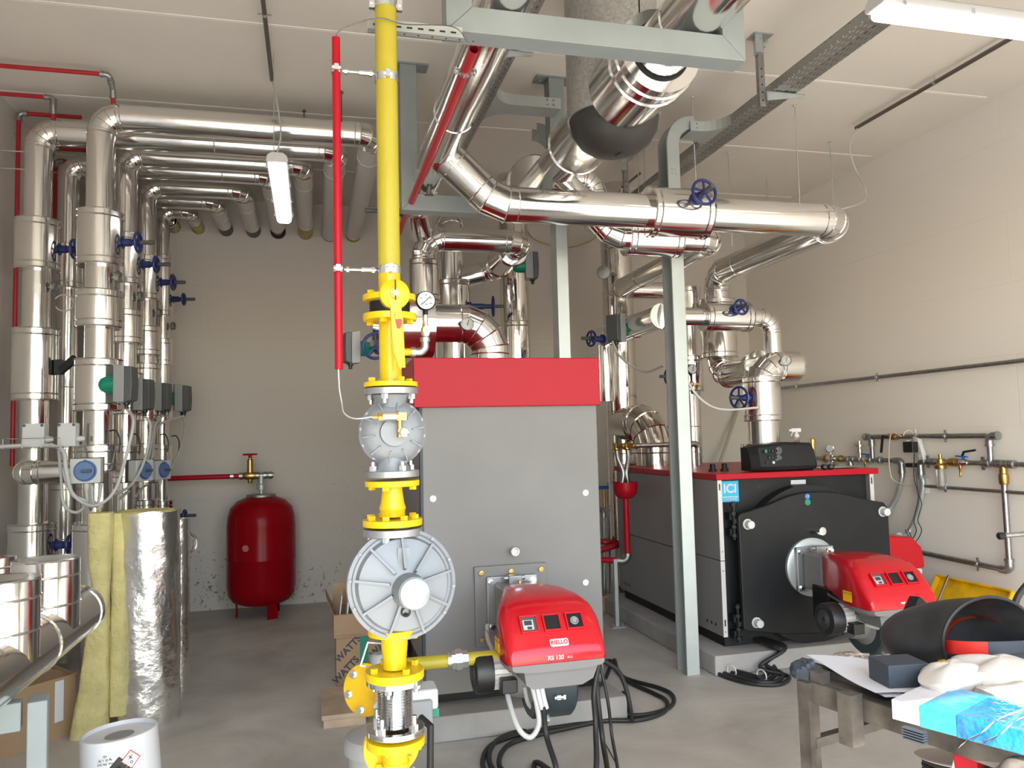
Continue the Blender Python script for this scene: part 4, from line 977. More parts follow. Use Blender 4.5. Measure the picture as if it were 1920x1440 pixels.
    m = MB().sheet(g); m.add(g[0], [tuple(range(8))]); m.add(g[-1], [tuple(range(7, -1, -1))]); m.add([g[0][0], g[0][-1], g[-1][-1], g[-1][0]], [(0, 1, 2, 3)])
    pan = MB(); q = [(-.155, -.14), (.20, -.14), (.175, -.20), (.12, -.225), (-.115, -.225), (-.145, -.205)]
    pan.prism(q, (0, -.83, 0), (1, 0, 0), (0, 0, 1), (0, .24, 0))
    tr = pt('base_tray', m.merge(pan), 'panel', t, ang=30)
    # fan scroll housing (axis X) and motor
    fc = V((.03, -.56, -.245)); prof = [(.0, -.10), (.185, -.10), (.196, -.088), (.196, .088), (.185, .10), (.0, .10)]
    m = MB().lathe(fc, (1, 0, 0), prof, 48); m.prism([(-.10, -.02), (.12, -.02), (.18, .13), (-.10, .13)], fc-V((.085, 0, 0)), (0, 1, 0), (0, 0, 1), (.17, 0, 0))
    fan = pt('fan_housing', m, 'fan_grey', t)
    m = MB().lathe(fc+V((-.10, 0, 0)), (-1, 0, 0), [(.13, 0), (.10, .02), (.085, .10)], 32); pt('motor_adapter', m, 'panel', fan)
    m = MB().bar(fc+V((-.02, -.197, -.05)), fc+V((.03, -.197, -.05)), .02, .02, (0, 1, 0)).lathe(fc+V((-.025, -.20, -.05)), (1, 0, 0), [(.014, 0), (.014, .012), (.009, .013), (.009, .03), (.014, .031), (.014, .043)], 10)
    pt('scroll_clamp', m, 'zinc', fan)
    pt('scroll_foot', MB().bar(fc+V((-.03, -.10, -.18)), fc+V((-.03, -.05, -.215)), .02, .02, (1, 0, 0)), 'zinc', fan)
    mc = fc+V((-.14, -.02, .075)) if False else V((-.165, -.56, -.205))
    m = MB().lathe(mc, (-1, 0, 0), [(.075, 0), (.075, .085)], 32)
    for k in range(20):
        a = 2*pi*k/20; m.bar(mc+V((-.0, .079*cos(a), .079*sin(a))), mc+V((-.085, .079*cos(a), .079*sin(a))), .004, .014, (0, cos(a), sin(a)))
    mo = pt('motor', m, 'panel_edge', t)
    m = MB().lathe(mc+V((-.085, 0, 0)), (-1, 0, 0), [(.098, 0), (.098, .065), (.094, .082), (.066, .09), (.066, .087), (.0, .087)], 36)
    pt('fan_cover', m, 'black', mo, ang=30)
    m = MB()
    for r_ in (.02, .032, .044, .055): m.torus(mc+V((-.1735, 0, 0)), (-1, 0, 0), r_, .002, 24, 5)
    pt('cover_grille', m, 'dark_grey', mo)
    pt('terminal_box', MB().bb((mc.x-.06, mc.y-.13, mc.z-.075), (mc.x+.015, mc.y-.06, mc.z-.01)), 'black', mo, bevel=.006)
    pt('gas_inlet', MB().bb((-.12, -.32, -.30), (.02, -.14, -.08)), 'dull_black', t, bevel=.01)
    return t
BC = V((1.07, BYF-.022, .685))
B1 = burner('red hooded burner with black cables, mounted on the tall grey boiler', BC, True)
B2C = V((3.335, 4.80, .655))
B2 = burner('red hooded burner mounted on the black boiler door, behind the worktable', B2C, False)

# cables of the first burner: grey conduit loops and black cables coiled on the floor
def bl(x, y, z): return BC+V((x, y, z))
def cable(label, pts, r, m='rubber', name='power_cable', grp=None, k=8): return solo(name, MB().tube([V((p.x, p.y, max(p.z, r+.001))) for p in smooth(pts, k)], r, 12), m, label, 'cable', grp)
cable('long grey corrugated conduit looping under the red burner of the tall boiler', [bl(-.17, -.14, -.09), bl(-.19, -.25, -.14), bl(-.185, -.50, -.21), bl(-.185, -.68, -.34), bl(-.165, -.76, -.42), bl(-.115, -.77, -.455), bl(-.075, -.77, -.40), bl(-.085, -.77, -.30), bl(-.115, -.76, -.17)], .0125, 'grey_cable', 'flexible_conduit')
for i, (dx, lb_) in enumerate(((0, 'short grey conduit beside the motor under the tall boiler burner, front one'), (.022, 'short grey conduit behind its twin under the tall boiler burner'))):
    cable(lb_, [bl(-.085+dx, -.77, -.17), bl(-.078+dx, -.785, -.26), bl(-.062+dx, -.785, -.33)], .011, 'light_box', 'flexible_conduit', 'short conduits under the tall boiler burner')
cable('grey conduit bend at the burner motor of the tall boiler', [bl(-.11, -.66, -.26), bl(-.08, -.62, -.36), bl(-.03, -.60, -.39), bl(.01, -.66, -.36), bl(.0, -.70, -.25)], .011, 'grey_cable', 'flexible_conduit')
def fl(px, py, z=.012): return at(px, py, Z=z)
def P_(p, dz): return V((p.x, p.y, dz))
LOOP = [(905, 1425), (925, 1395), (985, 1375), (1060, 1362), (1130, 1352), (1200, 1350), (1245, 1335), (1250, 1315), (1225, 1300), (1185, 1282), (1160, 1262), (1150, 1240)]
start = bl(.20, -.72, -.17)
def loop(off, zz, tail):
    pts = [fl(x+off*.6, y+off*.5, zz) for x, y in LOOP]; return pts
cable('black cable coil on the floor around the tall boiler burner, outermost turn', [fl(960, 1475), fl(915, 1455)]+loop(0, .012, 0)+[V((1.60, 4.38, .16)), V((1.50, 4.33, .32)), V((1.42, 4.1, .42))], .0125, 'rubber', 'power_cable', 'coiled cables of the tall boiler burner')
cable('black cable coil on the floor around the tall boiler burner, middle turn', [fl(975, 1470), fl(930, 1450)]+[fl(x+12, y-10, .014) for x, y in LOOP[:9]]+[fl(1170, 1270, .014), fl(1140, 1240, .016), V((1.50, 4.15, .36)), V((1.38, 4.08, .45))], .0125, 'rubber', 'power_cable', 'coiled cables of the tall boiler burner')
cable('black cable coil on the floor around the tall boiler burner, inner short turn', [fl(990, 1465), fl(938, 1440), fl(950, 1400), fl(1010, 1378), fl(1090, 1360), fl(1150, 1345, .012), fl(1172, 1325, .012), fl(1168, 1300, .012), V((1.70, 4.16, .02)), V((1.62, 4.14, .30)), bl(.30, -.2, -.25)], .0125, 'rubber', 'power_cable', 'coiled cables of the tall boiler burner')
for i, (pts, lb_) in enumerate((
    ([bl(-.055, -.785, -.32), bl(-.045, -.785, -.45), V((1.03, 3.42, .12)), fl(1005, 1430, .014), fl(1000, 1475, .014)], 'black cable hanging straight below the short grey conduits of the burner'),
    ([bl(.235, -.74, -.17), bl(.20, -.76, -.30), bl(.20, -.77, -.45), V((1.20, 3.42, .06)), fl(1050, 1450, .014), fl(1030, 1480, .014)], 'black cable bowing down from the burner tray to the photo edge, thicker'),
    ([bl(.22, -.73, -.17), bl(.225, -.75, -.36), bl(.24, -.75, -.52), V((1.265, 3.42, .05)), fl(1090, 1450, .014), fl(1080, 1480, .014)], 'black cable hanging beside the bowed one under the burner tray'),
    ([bl(.245, -.72, -.16), bl(.275, -.74, -.34), bl(.29, -.74, -.5), V((1.325, 3.44, .04)), fl(1118, 1445, .012), fl(1110, 1480, .012)], 'thinnest black cable hanging from the burner tray beside the plinth'))):
    cable(lb_, pts, (.013, .013, .0125, .008)[i], 'rubber', 'power_cable')
cable('grey conduit loop at the burner of the black boiler', [B2C+V((-.10, -.50, -.20)), B2C+V((-.12, -.62, -.23)), B2C+V((-.05, -.72, -.245)), B2C+V((.02, -.74, -.20)), B2C+V((.03, -.72, -.16))], .012, 'grey_cable', 'flexible_conduit')

# yellow gas branch and valve train behind the main line
zb = at(860, 1237, Y=3.75).z
t = thing('gas_branch_pipe', 'short yellow branch pipe with a steel union feeding the burner of the tall boiler', 'pipe', (.6, 3.75, zb))
part('pipe_tube', MB().cyl((.25, 3.75, zb), (.95, 3.75, zb), .031, 24), 'pale_yellow', t)
u0 = at(858, 1237, Y=3.75).x; _a = MB().lathe((u0-.05, 3.75, zb), (1, 0, 0), [(.037, 0), (.037, .018)], 24).lathe((u0-.032, 3.75, zb), (1, 0, 0), [(.046, 0), (.046, .02)], 8).lathe((u0-.012, 3.75, zb), (1, 0, 0), [(.053, 0), (.053, .028)], 8).lathe((u0+.016, 3.75, zb), (1, 0, 0), [(.042, 0), (.042, .03)], 8)
part('pipe_union', _a, 'zinc', t)
vt = thing('gas_valve_block', 'grey gas valve block with yellow flange standing low behind the yellow gas pipe', 'valve', (.2, 3.45, .3))
yv = 3.4
def vp(px, py, y=yv): return at(px, py, Y=y)
fc = vp(690, 1292); ax = V((-.55, -.8, .12)).normalized()
m = MB().lathe(fc, ax, [(.105, 0), (.105, .02), (.06, .02)], 40, True); part('flange', m, 'tray_yellow', vt, 'dusty yellow flange')
eachbolt(vt, 'zinc', 'flange_bolt', fc+ax*.02, ax, .083, 6, .013, .016, .3, 1)
m = MB().lathe(fc, -ax, [(.075, 0), (.06, .03), (.07, .10), (.07, .2)], 28); q = vp(745, 1330)
m.box(q+V((.03, 0, -.01)), (.22, .16, .12)); part('valve_body', m, 'grey_box', vt, bevel=.012)
q = vp(785, 1305); part('solenoid_housing', MB().box(q, (.15, .13, .085)), 'light_box', vt, bevel=.012)
part('green_plug', MB().box(vp(815, 1328)+V((0, 0, -.01)), (.03, .05, .035)), 'green', vt)
q = vp(712, 1240); part('solenoid_cap', MB().lathe(q-V((0, 0, .05)), (0, 0, 1), [(.04, 0), (.04, .07), (.03, .085)], 20), 'grey_box', vt, bevel=.004)
q = vp(712, 1295); part('display_box', MB().box(q+V((0, -.05, -.03)), (.06, .06, .11)), 'clear', vt)
hk = [vp(720, 1207), vp(690, 1205), vp(684, 1222), vp(676, 1248), vp(688, 1250)]; part('impulse_tube', MB().tube(hk, .0045, 8), 'zinc', vt)
yq = 3.1
q = at(712, 1365, Y=yq)
m = MB().lathe((q.x, yq, .12), (0, 0, 1), [(.10, 0), (.12, q.z-.20), (.135, q.z-.195), (.135, q.z-.16), (.125, q.z-.14), (.09, q.z-.125)], 36)
ft = part('filter_housing', m, 'grey_box', vt)
eachbolt(vt, 'zinc', 'filter_bolt', (q.x, yq, q.z-.165), (0, 0, 1), .122, 6, .009, .012)
m = MB().tube([(q.x+.09, yq-.06, .05), (q.x+.17, yq-.1, .12), (q.x+.18, yq-.1, q.z+.02), (q.x+.15, yq-.05, q.z+.04)], .013, 10); solo('power_cable', m, 'rubber', 'short black cable upright beside the foot of the yellow gas pipe', 'cable')

# ================================================================ pipes on top of and behind the tall boiler
t = thing('insulated_elbow', 'big segmented clad elbow with thermometer rising from the tall boiler top', 'pipe', (1.12, 4.95, 2.05), 'clad pipes at the tall boiler')
part('cladding', clad([(1.12, 4.95, 2.05), (1.12, 4.95, 2.34), (.36, 4.95, 2.34)], .122, .20, 4, .3), 'alu', t, ang=20)
part('valve_jacket', MB().lathe((.50, 4.95, 2.32), (1, 0, 0), [(.205, 0), (.205, .24), (.122, .242)], 44), 'alu', t, ang=20)
thermometer(t, at(876, 608, Y=4.78), V((0, -1, .1)), .042, .09)
c = at(697, 655, Y=4.9)
actuator(t, V((.34, 4.88, c.z)), V((-1, -.25, 0)), .8)
handwheel(t, V((.40, 4.84, c.z-.0)), V((-.3, -1, 0)), .12, .075)
t = thing('insulated_pipe', 'clad pipe bridging above the tall boiler from a jacketed riser to a sloping bend', 'pipe', (.82, 5.9, 2.1), 'clad pipes at the tall boiler')
hz3 = at(880, 450, Y=5.9).z
part('cladding', clad([(.83, 5.9, 2.06), (.83, 5.9, hz3), (1.62, 5.9, hz3), (1.62, 6.85, hz3-.02), (1.22, 6.85, hz3-.12)], .092, .15, 4, .62), 'alu', t, ang=20)
jacket(t, (1.62, 6.2, hz3), (1.62, 6.7, hz3), .118, 'bend_jacket')
za, zb = at(783, 488, Y=5.9).z, at(783, 566, Y=5.9).z; jacket(t, (.83, 5.9, zb), (.83, 5.9, za), .118)
actuator(t, V((1.66, 6.3, at(985, 500, Y=6.3).z)), V((1, -.2, 0)), .95)
t = thing('insulated_riser', 'jacketed clad riser with blue handwheel behind the tall boiler', 'pipe', (1.22, 6.85, 1.0), 'clad pipes at the tall boiler')
zt_ = at(845, 462, Y=6.85).z
part('cladding', clad([(1.22, 6.85, .3), (1.22, 6.85, 3.55), (1.22, YB-.02, 3.55)], .112, .17, 4, .9), 'alu', t, ang=20)
za, zb = at(848, 528, Y=6.85).z, at(848, 600, Y=6.85).z; jacket(t, (1.22, 6.85, zb), (1.22, 6.85, za), .158)
handwheel(t, (1.22+.14, 6.75, at(895, 575, Y=6.75).z), (1, -.15, 0), .20, .085)
t = thing('flue_pipe', 'shiny stainless flue pipe standing behind the tall grey boiler', 'flue', (1.83, 7.0, 0), 'stainless flues')
m = MB().cyl((1.83, 7.0, 0), (1.83, 7.0, ZC), .137, 36)
for z in (.9, 1.3, 2.02, 2.62, 2.66, 3.3): m.bead((1.83, 7.0, z), (0, 0, 1), .137)
part('flue_tube', m, 'flue', t)

# ================================================================ black boiler with side panels
CX0, CX1, CY0, CY1 = 2.70, 3.955, 4.93, 6.78
solo('boiler_plinth', MB().bb((2.55, 4.78, 0), (4.15, 6.95, .13)), 'concrete_block', 'concrete plinth under the black boiler', 'plinth', bevel=.01)
t = thing('black_boiler', 'wide black fronted boiler with grey sides and red lid edge', 'boiler', ((CX0+CX1)/2, (CY0+CY1)/2, .13))
part('body', MB().bb((CX0+.03, CY0+.04, .13), (CX1-.03, CY1-.03, 1.265)), 'dull_black', t, 'matt black front')
for x in (CX0, CX1-.03):
    part('side_panel', MB().bb((x, CY0, .60 if False else .72), (x+.03, CY1, 1.268)).bb((x, CY0, .205), (x+.03, CY1, .715)), 'panel_side', t, bevel=.004)
    s = MB().bb((x+.0, CY0-.004, .72), (x+.032, CY0, 1.268)).bb((x, CY0-.004, .205), (x+.032, CY0, .715)); part('panel_edge', s, 'panel_edge', t)
    s = MB()
    for z in (1.22, .30): s.bb((x+.010, CY0-.0055, z-.022), (x+.02, CY0-.004, z+.022))
    for z in (1.24, .65, .78, .24): s.lathe((x+.016, CY0-.004, z), (0, -1, 0), [(.004, 0), (.004, .001)], 10)
    part('edge_slots', s, 'ink', t)
s = MB()
for y in (CY0+.10, CY0+.16, CY0+.22, CY1-.10, CY1-.16, CY1-.22): s.lathe((CX0-.0002, y, .27), (-1, 0, 0), [(.012, 0), (.012, .001)], 12)
part('side_holes', s, 'ink', t)
part('lid', MB().bb((CX0-.02, CY0-.03, 1.27), (CX1+.03, CY1+.02, 1.312)), 'red', t, 'red lid', bevel=.006)
def badge(o):
    part('badge', MB().box(o, (.135, .004, .145)), 'bright_blue' if False else 'cyan', t)
    w = MB()
    w.merge(text('ICI', .085, o+V((0, -.0025, .018)), (1, 0, 0), (0, 0, 1), .0008, bold=.002)); w.bb((o.x-.062, o.y-.0035, o.z-.040), (o.x+.062, o.y-.002, o.z-.035)); w.merge(text('CALDAIE', .026, o+V((0, -.0025, -.054)), (1, 0, 0), (0, 0, 1), .0008))
    part('badge_lettering', w, 'dial', t)
badge(V((2.815, CY0+.036, 1.185)))
part('name_plate', MB().bb((3.30, CY0+.034, 1.215), (3.42, CY0+.04, 1.245)), 'paper', t)
s = MB()
for x in (3.05, 3.62): s.lathe((x, CY0+.04, 1.21), (0, -1, 0), [(.008, 0), (.008, .001)], 10)
for x, z in ((3.25, .17), (3.75, .165), (2.98, .16)): s.lathe((x, CY0+.04, z), (0, -1, 0), [(.008, 0), (.008, .001)], 10)
part('front_holes', s, 'ink', t)
# the burner door: arched plate with hinges
poly = [(-.595, -.40), (-.56, -.415), (-.25, -.46), (0, -.475), (.25, -.46), (.56, -.415), (.595, -.38), (.595, .36), (.56, .40)]
poly += [(.50, .41), (.36, .44), (.22, .475), (.11, .492), (0, .497), (-.11, .492), (-.22, .472), (-.36, .425), (-.50, .39), (-.58, .375), (-.60, .35)]
dz = .67; dx = 3.395
d_ = part('burner_door', MB().prism(poly, (dx, CY0-.10, dz), (1, 0, 0), (0, 0, 1), (0, .035, 0)), 'dull_black', t, bevel=.008)
part('door_shell', MB().lathe((dx-.02, CY0-.06, dz+.0), (0, 1, 0), [(.545, 0), (.545, .10)], 56), 'dull_black', d_)
for x, z in ((-.535, .30), (.545, .335), (-.50, -.36)): part('door_bolt', MB().lathe((dx+x, CY0-.10, dz+z), (0, -1, 0), [(.036, 0), (.036, .006), (.027, .007), (.027, .05), (.024, .053)], 24), 'light_box', d_)
part('sight_tube', MB().lathe((dx-.03, CY0-.10, dz+.235), (.05, -1, .02), [(.022, 0), (.022, .08), (.028, .081), (.028, .105), (.018, .106)], 24), 'chrome', d_)
part('stickers', MB().lathe((dx-.06, CY0-.1005, dz+.428), (0, -1, 0), [(.022, 0), (.022, .001)], 24), 'green', d_)
st = MB().lathe((dx-.06, CY0-.1005, dz+.468), (0, -1, 0), [(.02, 0), (.02, .001)], 24); part('blue_sticker', st, 'bright_blue', d_)
part('sticker_lettering', text('CE', .022, V((dx-.06, CY0-.1018, dz+.468)), (1, 0, 0), (0, 0, 1), .0004), 'dial', d_)
part('burner_ring', MB().lathe((3.335, CY0-.10, .655), (0, -1, 0), [(.20, 0), (.20, .022), (.19, .028), (.15, .03)], 48), 'galv', d_, 'bare metal ring round the burner')
for z in (.99, .30):
    h = MB().cyl((CX0+.10, CY0-.03, z-.13), (CX0+.10, CY0-.03, z+.13), .014, 12).bar((CX0+.10, CY0-.03, z), (CX0+.19, CY0-.08, z-.02), .045, .03)
    for q in (-.11, -.05, .04, .10): h.lathe((CX0+.10, CY0-.03, z+q), (0, 0, 1), [(.025, 0), (.025, .02)], 6)
    h.box((CX0+.10, CY0+.02, z+.03), (.06, .09, .05)).box((CX0+.10, CY0+.02, z-.08), (.06, .09, .05)); part('door_hinge', h, 'dull_black', t)
part('lid_catch', MB().box((3.80, CY0+.02, 1.06), (.06, .05, .03)).box((3.88, CY0+.01, 1.05), (.03, .05, .04)), 'black', t)
# control panel
CPY = 4.96
a, b = at(1414, 884, Y=CPY), at(1540, 877, Y=CPY)
pz = 1.318
cp = thing('control_panel', 'black control box with dials standing on the red boiler lid', 'control panel', ((a.x+b.x)/2, CPY+.1, pz))
g = []
for x, zt, yo in ((a.x, .165, .05), (a.x+.05, .18, .0), ((a.x+b.x)/2, .20, -.015), (b.x-.06, .19, 0), (b.x, .155, .06)):
    g.append([(x, CPY+yo, pz), (x, CPY+yo-.015, pz+.03), (x, CPY+yo+.015, pz+zt-.02), (x, CPY+yo+.04, pz+zt), (x, CPY+.17, pz+zt), (x, CPY+.17, pz)])
m = MB().sheet(g, closed=True); m.add(g[0], [tuple(range(6))]); m.add(g[-1], [tuple(range(5, -1, -1))]); part('panel_case', m, 'dull_black', cp, bevel=.004, ang=30)
fy = CPY-.012
def cpt(px, py): q = at(px, py, Y=CPY); return V((q.x, CPY-.012, q.z))
s = MB()
for py in (845, 858):
    for i in range(3): s.box(cpt(1441+6*i, py), (.018, .008, .022))
part('rocker_switches', s, 'black', cp, bevel=.002)
part('green_switch', MB().box(cpt(1434, 846), (.018, .010, .022)), 'green', cp)
for py in (845, 860): q = cpt(1458, py); part('knob_dial', MB().lathe(q, (0, -1, 0), [(.028, -.004), (.028, .002), (.024, .004)], 28).bar(q+V((-.012, -.005, -.012)), q+V((.012, -.005, .012)), .006, .006, (0, 1, 0)), 'dark_grey', cp)
part('white_button', MB().lathe(cpt(1448, 867), (0, -1, 0), [(.010, 0), (.010, .008)], 16), 'dial', cp)
part('black_button', MB().lathe(cpt(1436, 867), (0, -1, 0), [(.010, 0), (.010, .008)], 16), 'ink', cp)
# small things on the lid
q = at(1494, 832, Y=5.35)
t = thing('spray_bottle', 'empty clear spray bottle behind the black control box', 'bottle', (q.x, 5.35, 1.313))
part('bottle_body', MB().lathe((q.x, 5.35, 1.313), (0, 0, 1), [(.055, 0), (.058, .01), (.058, .12), (.05, .15), (.022, .20), (.016, .22), (.016, .235)], 28), 'clear', t)
part('spray_head', MB().lathe((q.x, 5.35, 1.545), (0, 0, 1), [(.02, 0), (.02, .025), (.012, .027), (.012, .04)], 18).box((q.x-.005, 5.35, 1.60), (.085, .022, .03)).box((q.x-.055, 5.35, 1.60), (.02, .016, .016)).bar((q.x-.03, 5.35, 1.59), (q.x-.05, 5.35, 1.555), .012, .008), 'white', t, bevel=.004)
q = at(1523, 832, Y=5.2); solo('brass_cap', MB().lathe((q.x, 5.2, 1.3125), (0, 0, 1), [(.02, 0), (.02, q.z-1.3), (.024, q.z-1.3), (.024, q.z-1.28), (.018, q.z-1.275)], 18), 'brass', 'brass pipe cap sticking up behind the black control box', 'fitting')
for i, px in enumerate((1546, 1558)): q = at(px, 880, Y=4.93); solo('plug_knob', MB().lathe((q.x, 4.93, 1.3125), (0, 0, 1), [(.012, 0), (.024, .01), (.026, .022), (.02, .036), (.0, .04)], 18), 'black', ('round black knob on the red lid edge, nearer the control box', 'round black knob on the red lid edge, nearer the bare wall')[i], 'knob')
for i, px in enumerate((1336, 1358)): q = at(px, 872, Y=5.25); solo('lifting_eye', MB().lathe((q.x, 5.25, 1.3125), (0, 0, 1), [(.03, 0), (.03, .015), (.02, .018), (.02, .05), (.016, .055)], 12), 'dull_black', ('black bolt head on the dusty lid, nearer the steel channel', 'black bolt head on the dusty lid, nearer the control box')[i], 'bolt')
solo('paper_sheet', MB().sheet([[(x, y, 1.3135+.02*sin((x-3.55)*7)*(5.3-y)) for y in (4.99, 5.15, 5.3)] for x in [3.62+.04*i for i in range(8)]]), 'paper', 'white paper sheet lying on the red lid beside the bare wall pipework', 'paper')
# outlet, bypass and flue of the black boiler
t = thing('insulated_outlet', 'jacketed clad outlet with blue handwheel on the black boiler lid', 'pipe', (3.37, 5.4, 1.31), 'clad pipes at the black boiler')
part('base_ring', MB().lathe((3.37, 5.4, 1.3125), (0, 0, 1), [(.175, 0), (.175, .19), (.10, .192)], 40).bead((3.37, 5.4, 1.46), (0, 0, 1), .175), 'alu', t, ang=20)
part('cladding', clad([(3.37, 5.4, 1.5), (3.37, 5.4, 2.10), (3.68, 5.4, 2.10)], .118, .16, 4, .4), 'alu', t, ang=20)
za, zb = at(1425, 706, Y=5.4).z, at(1425, 790, Y=5.4).z
jacket(t, (3.37, 5.4, zb), (3.37, 5.4, za), .142)
part('end_cap', MB().lathe((3.68, 5.4, 2.10), (1, 0, 0), [(.118, 0), (.10, .035), (.05, .045)], 36), 'alu', t, ang=20)
q = at(1362, 746, Y=5.3); handwheel(t, (3.37-.13, 5.36, q.z), (-1, -.35, 0), .12, .082)
thermometer(t, at(1473, 676, Y=5.27), V((-.15, -1, .05)), .042, .05)
t = thing('bypass_pipe', 'slim clad bypass pipe with blue handwheel facing the viewer, above the black boiler', 'pipe', (3.0, 5.42, 2.0), 'clad pipes at the black boiler')
bz = at(1360, 595, Y=5.42).z; xr = at(1447, 610, Y=5.42).x
part('cladding', clad([(2.62, 5.42, bz), (xr, 5.42, bz), (xr, 5.42, 2.19)], .068, .12, 4, .28), 'alu', t, ang=20)
pa, pb = at(1318, 592, Y=5.42), at(1404, 596, Y=5.42)
jacket(t, (pa.x, 5.42, bz), (pb.x, 5.42, bz), .108); handwheel(t, (at(1380, 583, Y=5.3).x, 5.42-.10, bz+.04), (.05, -1, .1), .09, .055)
part('end_flange', MB().lathe((2.60, 5.42, bz), (1, 0, 0), [(.01, -.05), (.10, -.045), (.105, .02), (.068, .05)], 36), 'alu', t, ang=20)
part('side_leg', clad([(2.56, 5.40, bz-.0), (2.56, 6.7, bz)], .098, .12, 4, .5), 'alu', t, ang=20)
q = at(1195, 612, Y=6.0); actuator(t, V((2.50, 5.95, bz-.03)), V((-1, -.55, 0)), .95); handwheel(t, V((2.40, 6.25, bz-.07)), V((-1, -.3, 0)), .12, .062)
part('drop_leg', clad([(2.56, 6.62, bz), (2.56, 6.62, 1.9)], .07, .12, 4, .5), 'alu', t, ang=20)
t = thing('flue_pipe', 'tall stainless flue with segmented bend behind the black boiler', 'flue', (2.87, 7.1, 0), 'stainless flues')
fx = at(1160, 600, Y=7.1).x
m = MB().cyl((fx, 7.1, 0), (fx, 7.1, ZC), .152, 40)
for z in (1.42, 1.46, 1.78, 1.82, 2.98, 2.94, 3.4): m.bead((fx, 7.1, z), (0, 0, 1), .152)
part('flue_tube', m, 'flue', t)
part('flue_bend', clad([(2.98, 6.55, 1.31), (2.98, 6.55, 1.70), (fx, 7.05, 1.70)], .165, .27, 4, .3), 'flue', t, ang=17)
q = at(1131, 512, Y=6.9); m = MB().lathe(q, (-.4, -1, 0), [(.055, 0), (.062, .006), (.062, .04), (.05, .045)], 28).cyl(q, V((fx, 7.0, q.z)), .012, 10); part('draught_gauge', m, 'galv_dark', t)
# gauge and brass taps on the lower riser, cables
t = thing('pressure_gauge', 'pressure gauge with a small brass tap beside the steel channel', 'gauge', at(1298, 694, Y=6.2))
q = at(1298, 692, Y=6.2)
part('gauge_case', MB().lathe(q+V((0, .04, 0)), (0, -1, 0), [(.04, 0), (.046, .008), (.046, .04), (.041, .042)], 28).cyl(q+V((0, .02, -.04)), q+V((0, .02, -.2)), .01, 10).cyl(q+V((0, .02, -.2)), V((3.31, 6.40, q.z-.2)), .01, 10), 'dull_black', t)
part('dial', MB().lathe(q, (0, -1, 0), [(.039, .001), (.039, .004)], 28), 'dial', t)
part('needle', MB().bar(q+V((0, -.006, -.02)), q+V((.01, -.006, .03)), .005, .002, (0, 1, 0)), 'ink', t)
part('brass_tap', MB().lathe(q+V((0, .02, -.15)), (0, 0, 1), [(.012, 0), (.018, .01), (.018, .035), (.012, .045)], 12).box(q+V((.03, -.005, -.13)), (.05, .012, .012)), 'brass', t)
cable('grey cable sagging from the valve motor of the bypass pipe to the steel channel', [at(1145, 632, Y=5.9), at(1160, 665, Y=5.8), at(1190, 690, Y=5.6), at(1215, 697, Y=5.4), at(1245, 685, Y=5.05)], .009, 'grey_cable', 'motor_cable')
cable('grey cable sagging from the steel channel to the outlet handwheel', [at(1275, 672, Y=5.0), at(1295, 725, Y=5.02), at(1325, 757, Y=5.06), at(1360, 768, Y=5.15), V((3.26, 5.28, at(1372, 765, Y=5.28).z))], .009, 'grey_cable', 'motor_cable')
# grey safety pipe over the lid, into the red funnel
zg = at(1250, 834, Y=6.3).z
xa = at(1168, 838, Y=6.4).x; xb = at(1314, 834, Y=6.3).x
thin_pipe('drain_pipe', 'grey screwed pipe lying above the black boiler lid, elbow dropping to the lid', [(xa, 6.35, zg), (xb, 6.35, zg), (xb, 6.35, 1.31)], .021, 'steel_pipe', None, 'steel_pipe')
fx_, fyy = at(1172, 905, X=2.56).x, at(1172, 905, X=2.56).y
fz = at(1172, 905, X=2.56).z; fb = at(1172, 935, X=2.56).z
t = thing('drain_funnel', 'red drain funnel and red down pipe beside the grey side of the black boiler', 'funnel', (fx_, fyy, .6))
part('funnel_bowl', MB().lathe((fx_, fyy, fb), (0, 0, 1), [(.026, 0), (.06, .008), (.095, .04), (.103, .08), (.104, fz-fb), (.112, fz-fb), (.112, fz-fb+.006), (.098, fz-fb+.004), (.095, .08), (.05, .02), (.001, .015)], 36, False), 'red', t, ang=40)
zl = at(1186, 1055, X=2.56).z
part('down_pipe', MB().cyl((fx_, fyy, zl+.04), (fx_, fyy, fb+.005), .026, 20), 'red', t)
e, _ = elbows([(fx_, fyy, zl+.06), (fx_, fyy, zl), (fx_-.08, fyy+.04, zl)], .05, 5); part('elbow_fitting', MB().tube(e, .033, 18).lathe((fx_, fyy, zl+.045), (0, 0, 1), [(.038, 0), (.038, .02)], 20), 'steel_pipe', t)
part('waste_pipe', MB().cyl((fx_-.07, fyy+.035, zl), (fx_-.62, fyy+.30, zl+.03), .026, 20), 'red', t)
for i, dx in enumerate((-.03, .03)):
    m = MB().tube(smooth([(fx_+dx*1.6, fyy+.05, zg), (fx_+dx*1.6, fyy+.03, zg-.1), (fx_+dx*.5, fyy, fz+.09), (fx_+dx, fyy, fz-.02)], 6), .019, 14)
    tt = thing('outlet_tube', ('galvanised outlet tube over the red funnel, far one', 'galvanised outlet tube over the red funnel, near one')[i], 'pipe', (fx_+dx, fyy, fz-.02), 'outlet tubes over the red funnel')
    part('tube_run', m, 'steel_pipe', tt)
    part('brass_head', MB().lathe((fx_+dx*1.6, fyy+.05, zg-.035), (0, 0, 1), [(.026, 0), (.034, .01), (.034, .05), (.026, .06)], 16).lathe((fx_+dx*1.6, fyy+.02, zg), (.6, -1, 0), [(.022, 0), (.022, .07), (.014, .075)], 14), 'brass', tt)
q = at(1157, 1175, Z=0)
t = thing('pipe_stand', 'slim steel stand on the floor holding the red waste pipe', 'stand', q)
part('stand_plate', MB().box((q.x, q.y, .004), (.12, .12, .008)), 'galv', t); part('stand_post', MB().bar((q.x, q.y, .006), (q.x, q.y, zl+.02), .03, .03, (0, 1, 0)), 'galv', t)
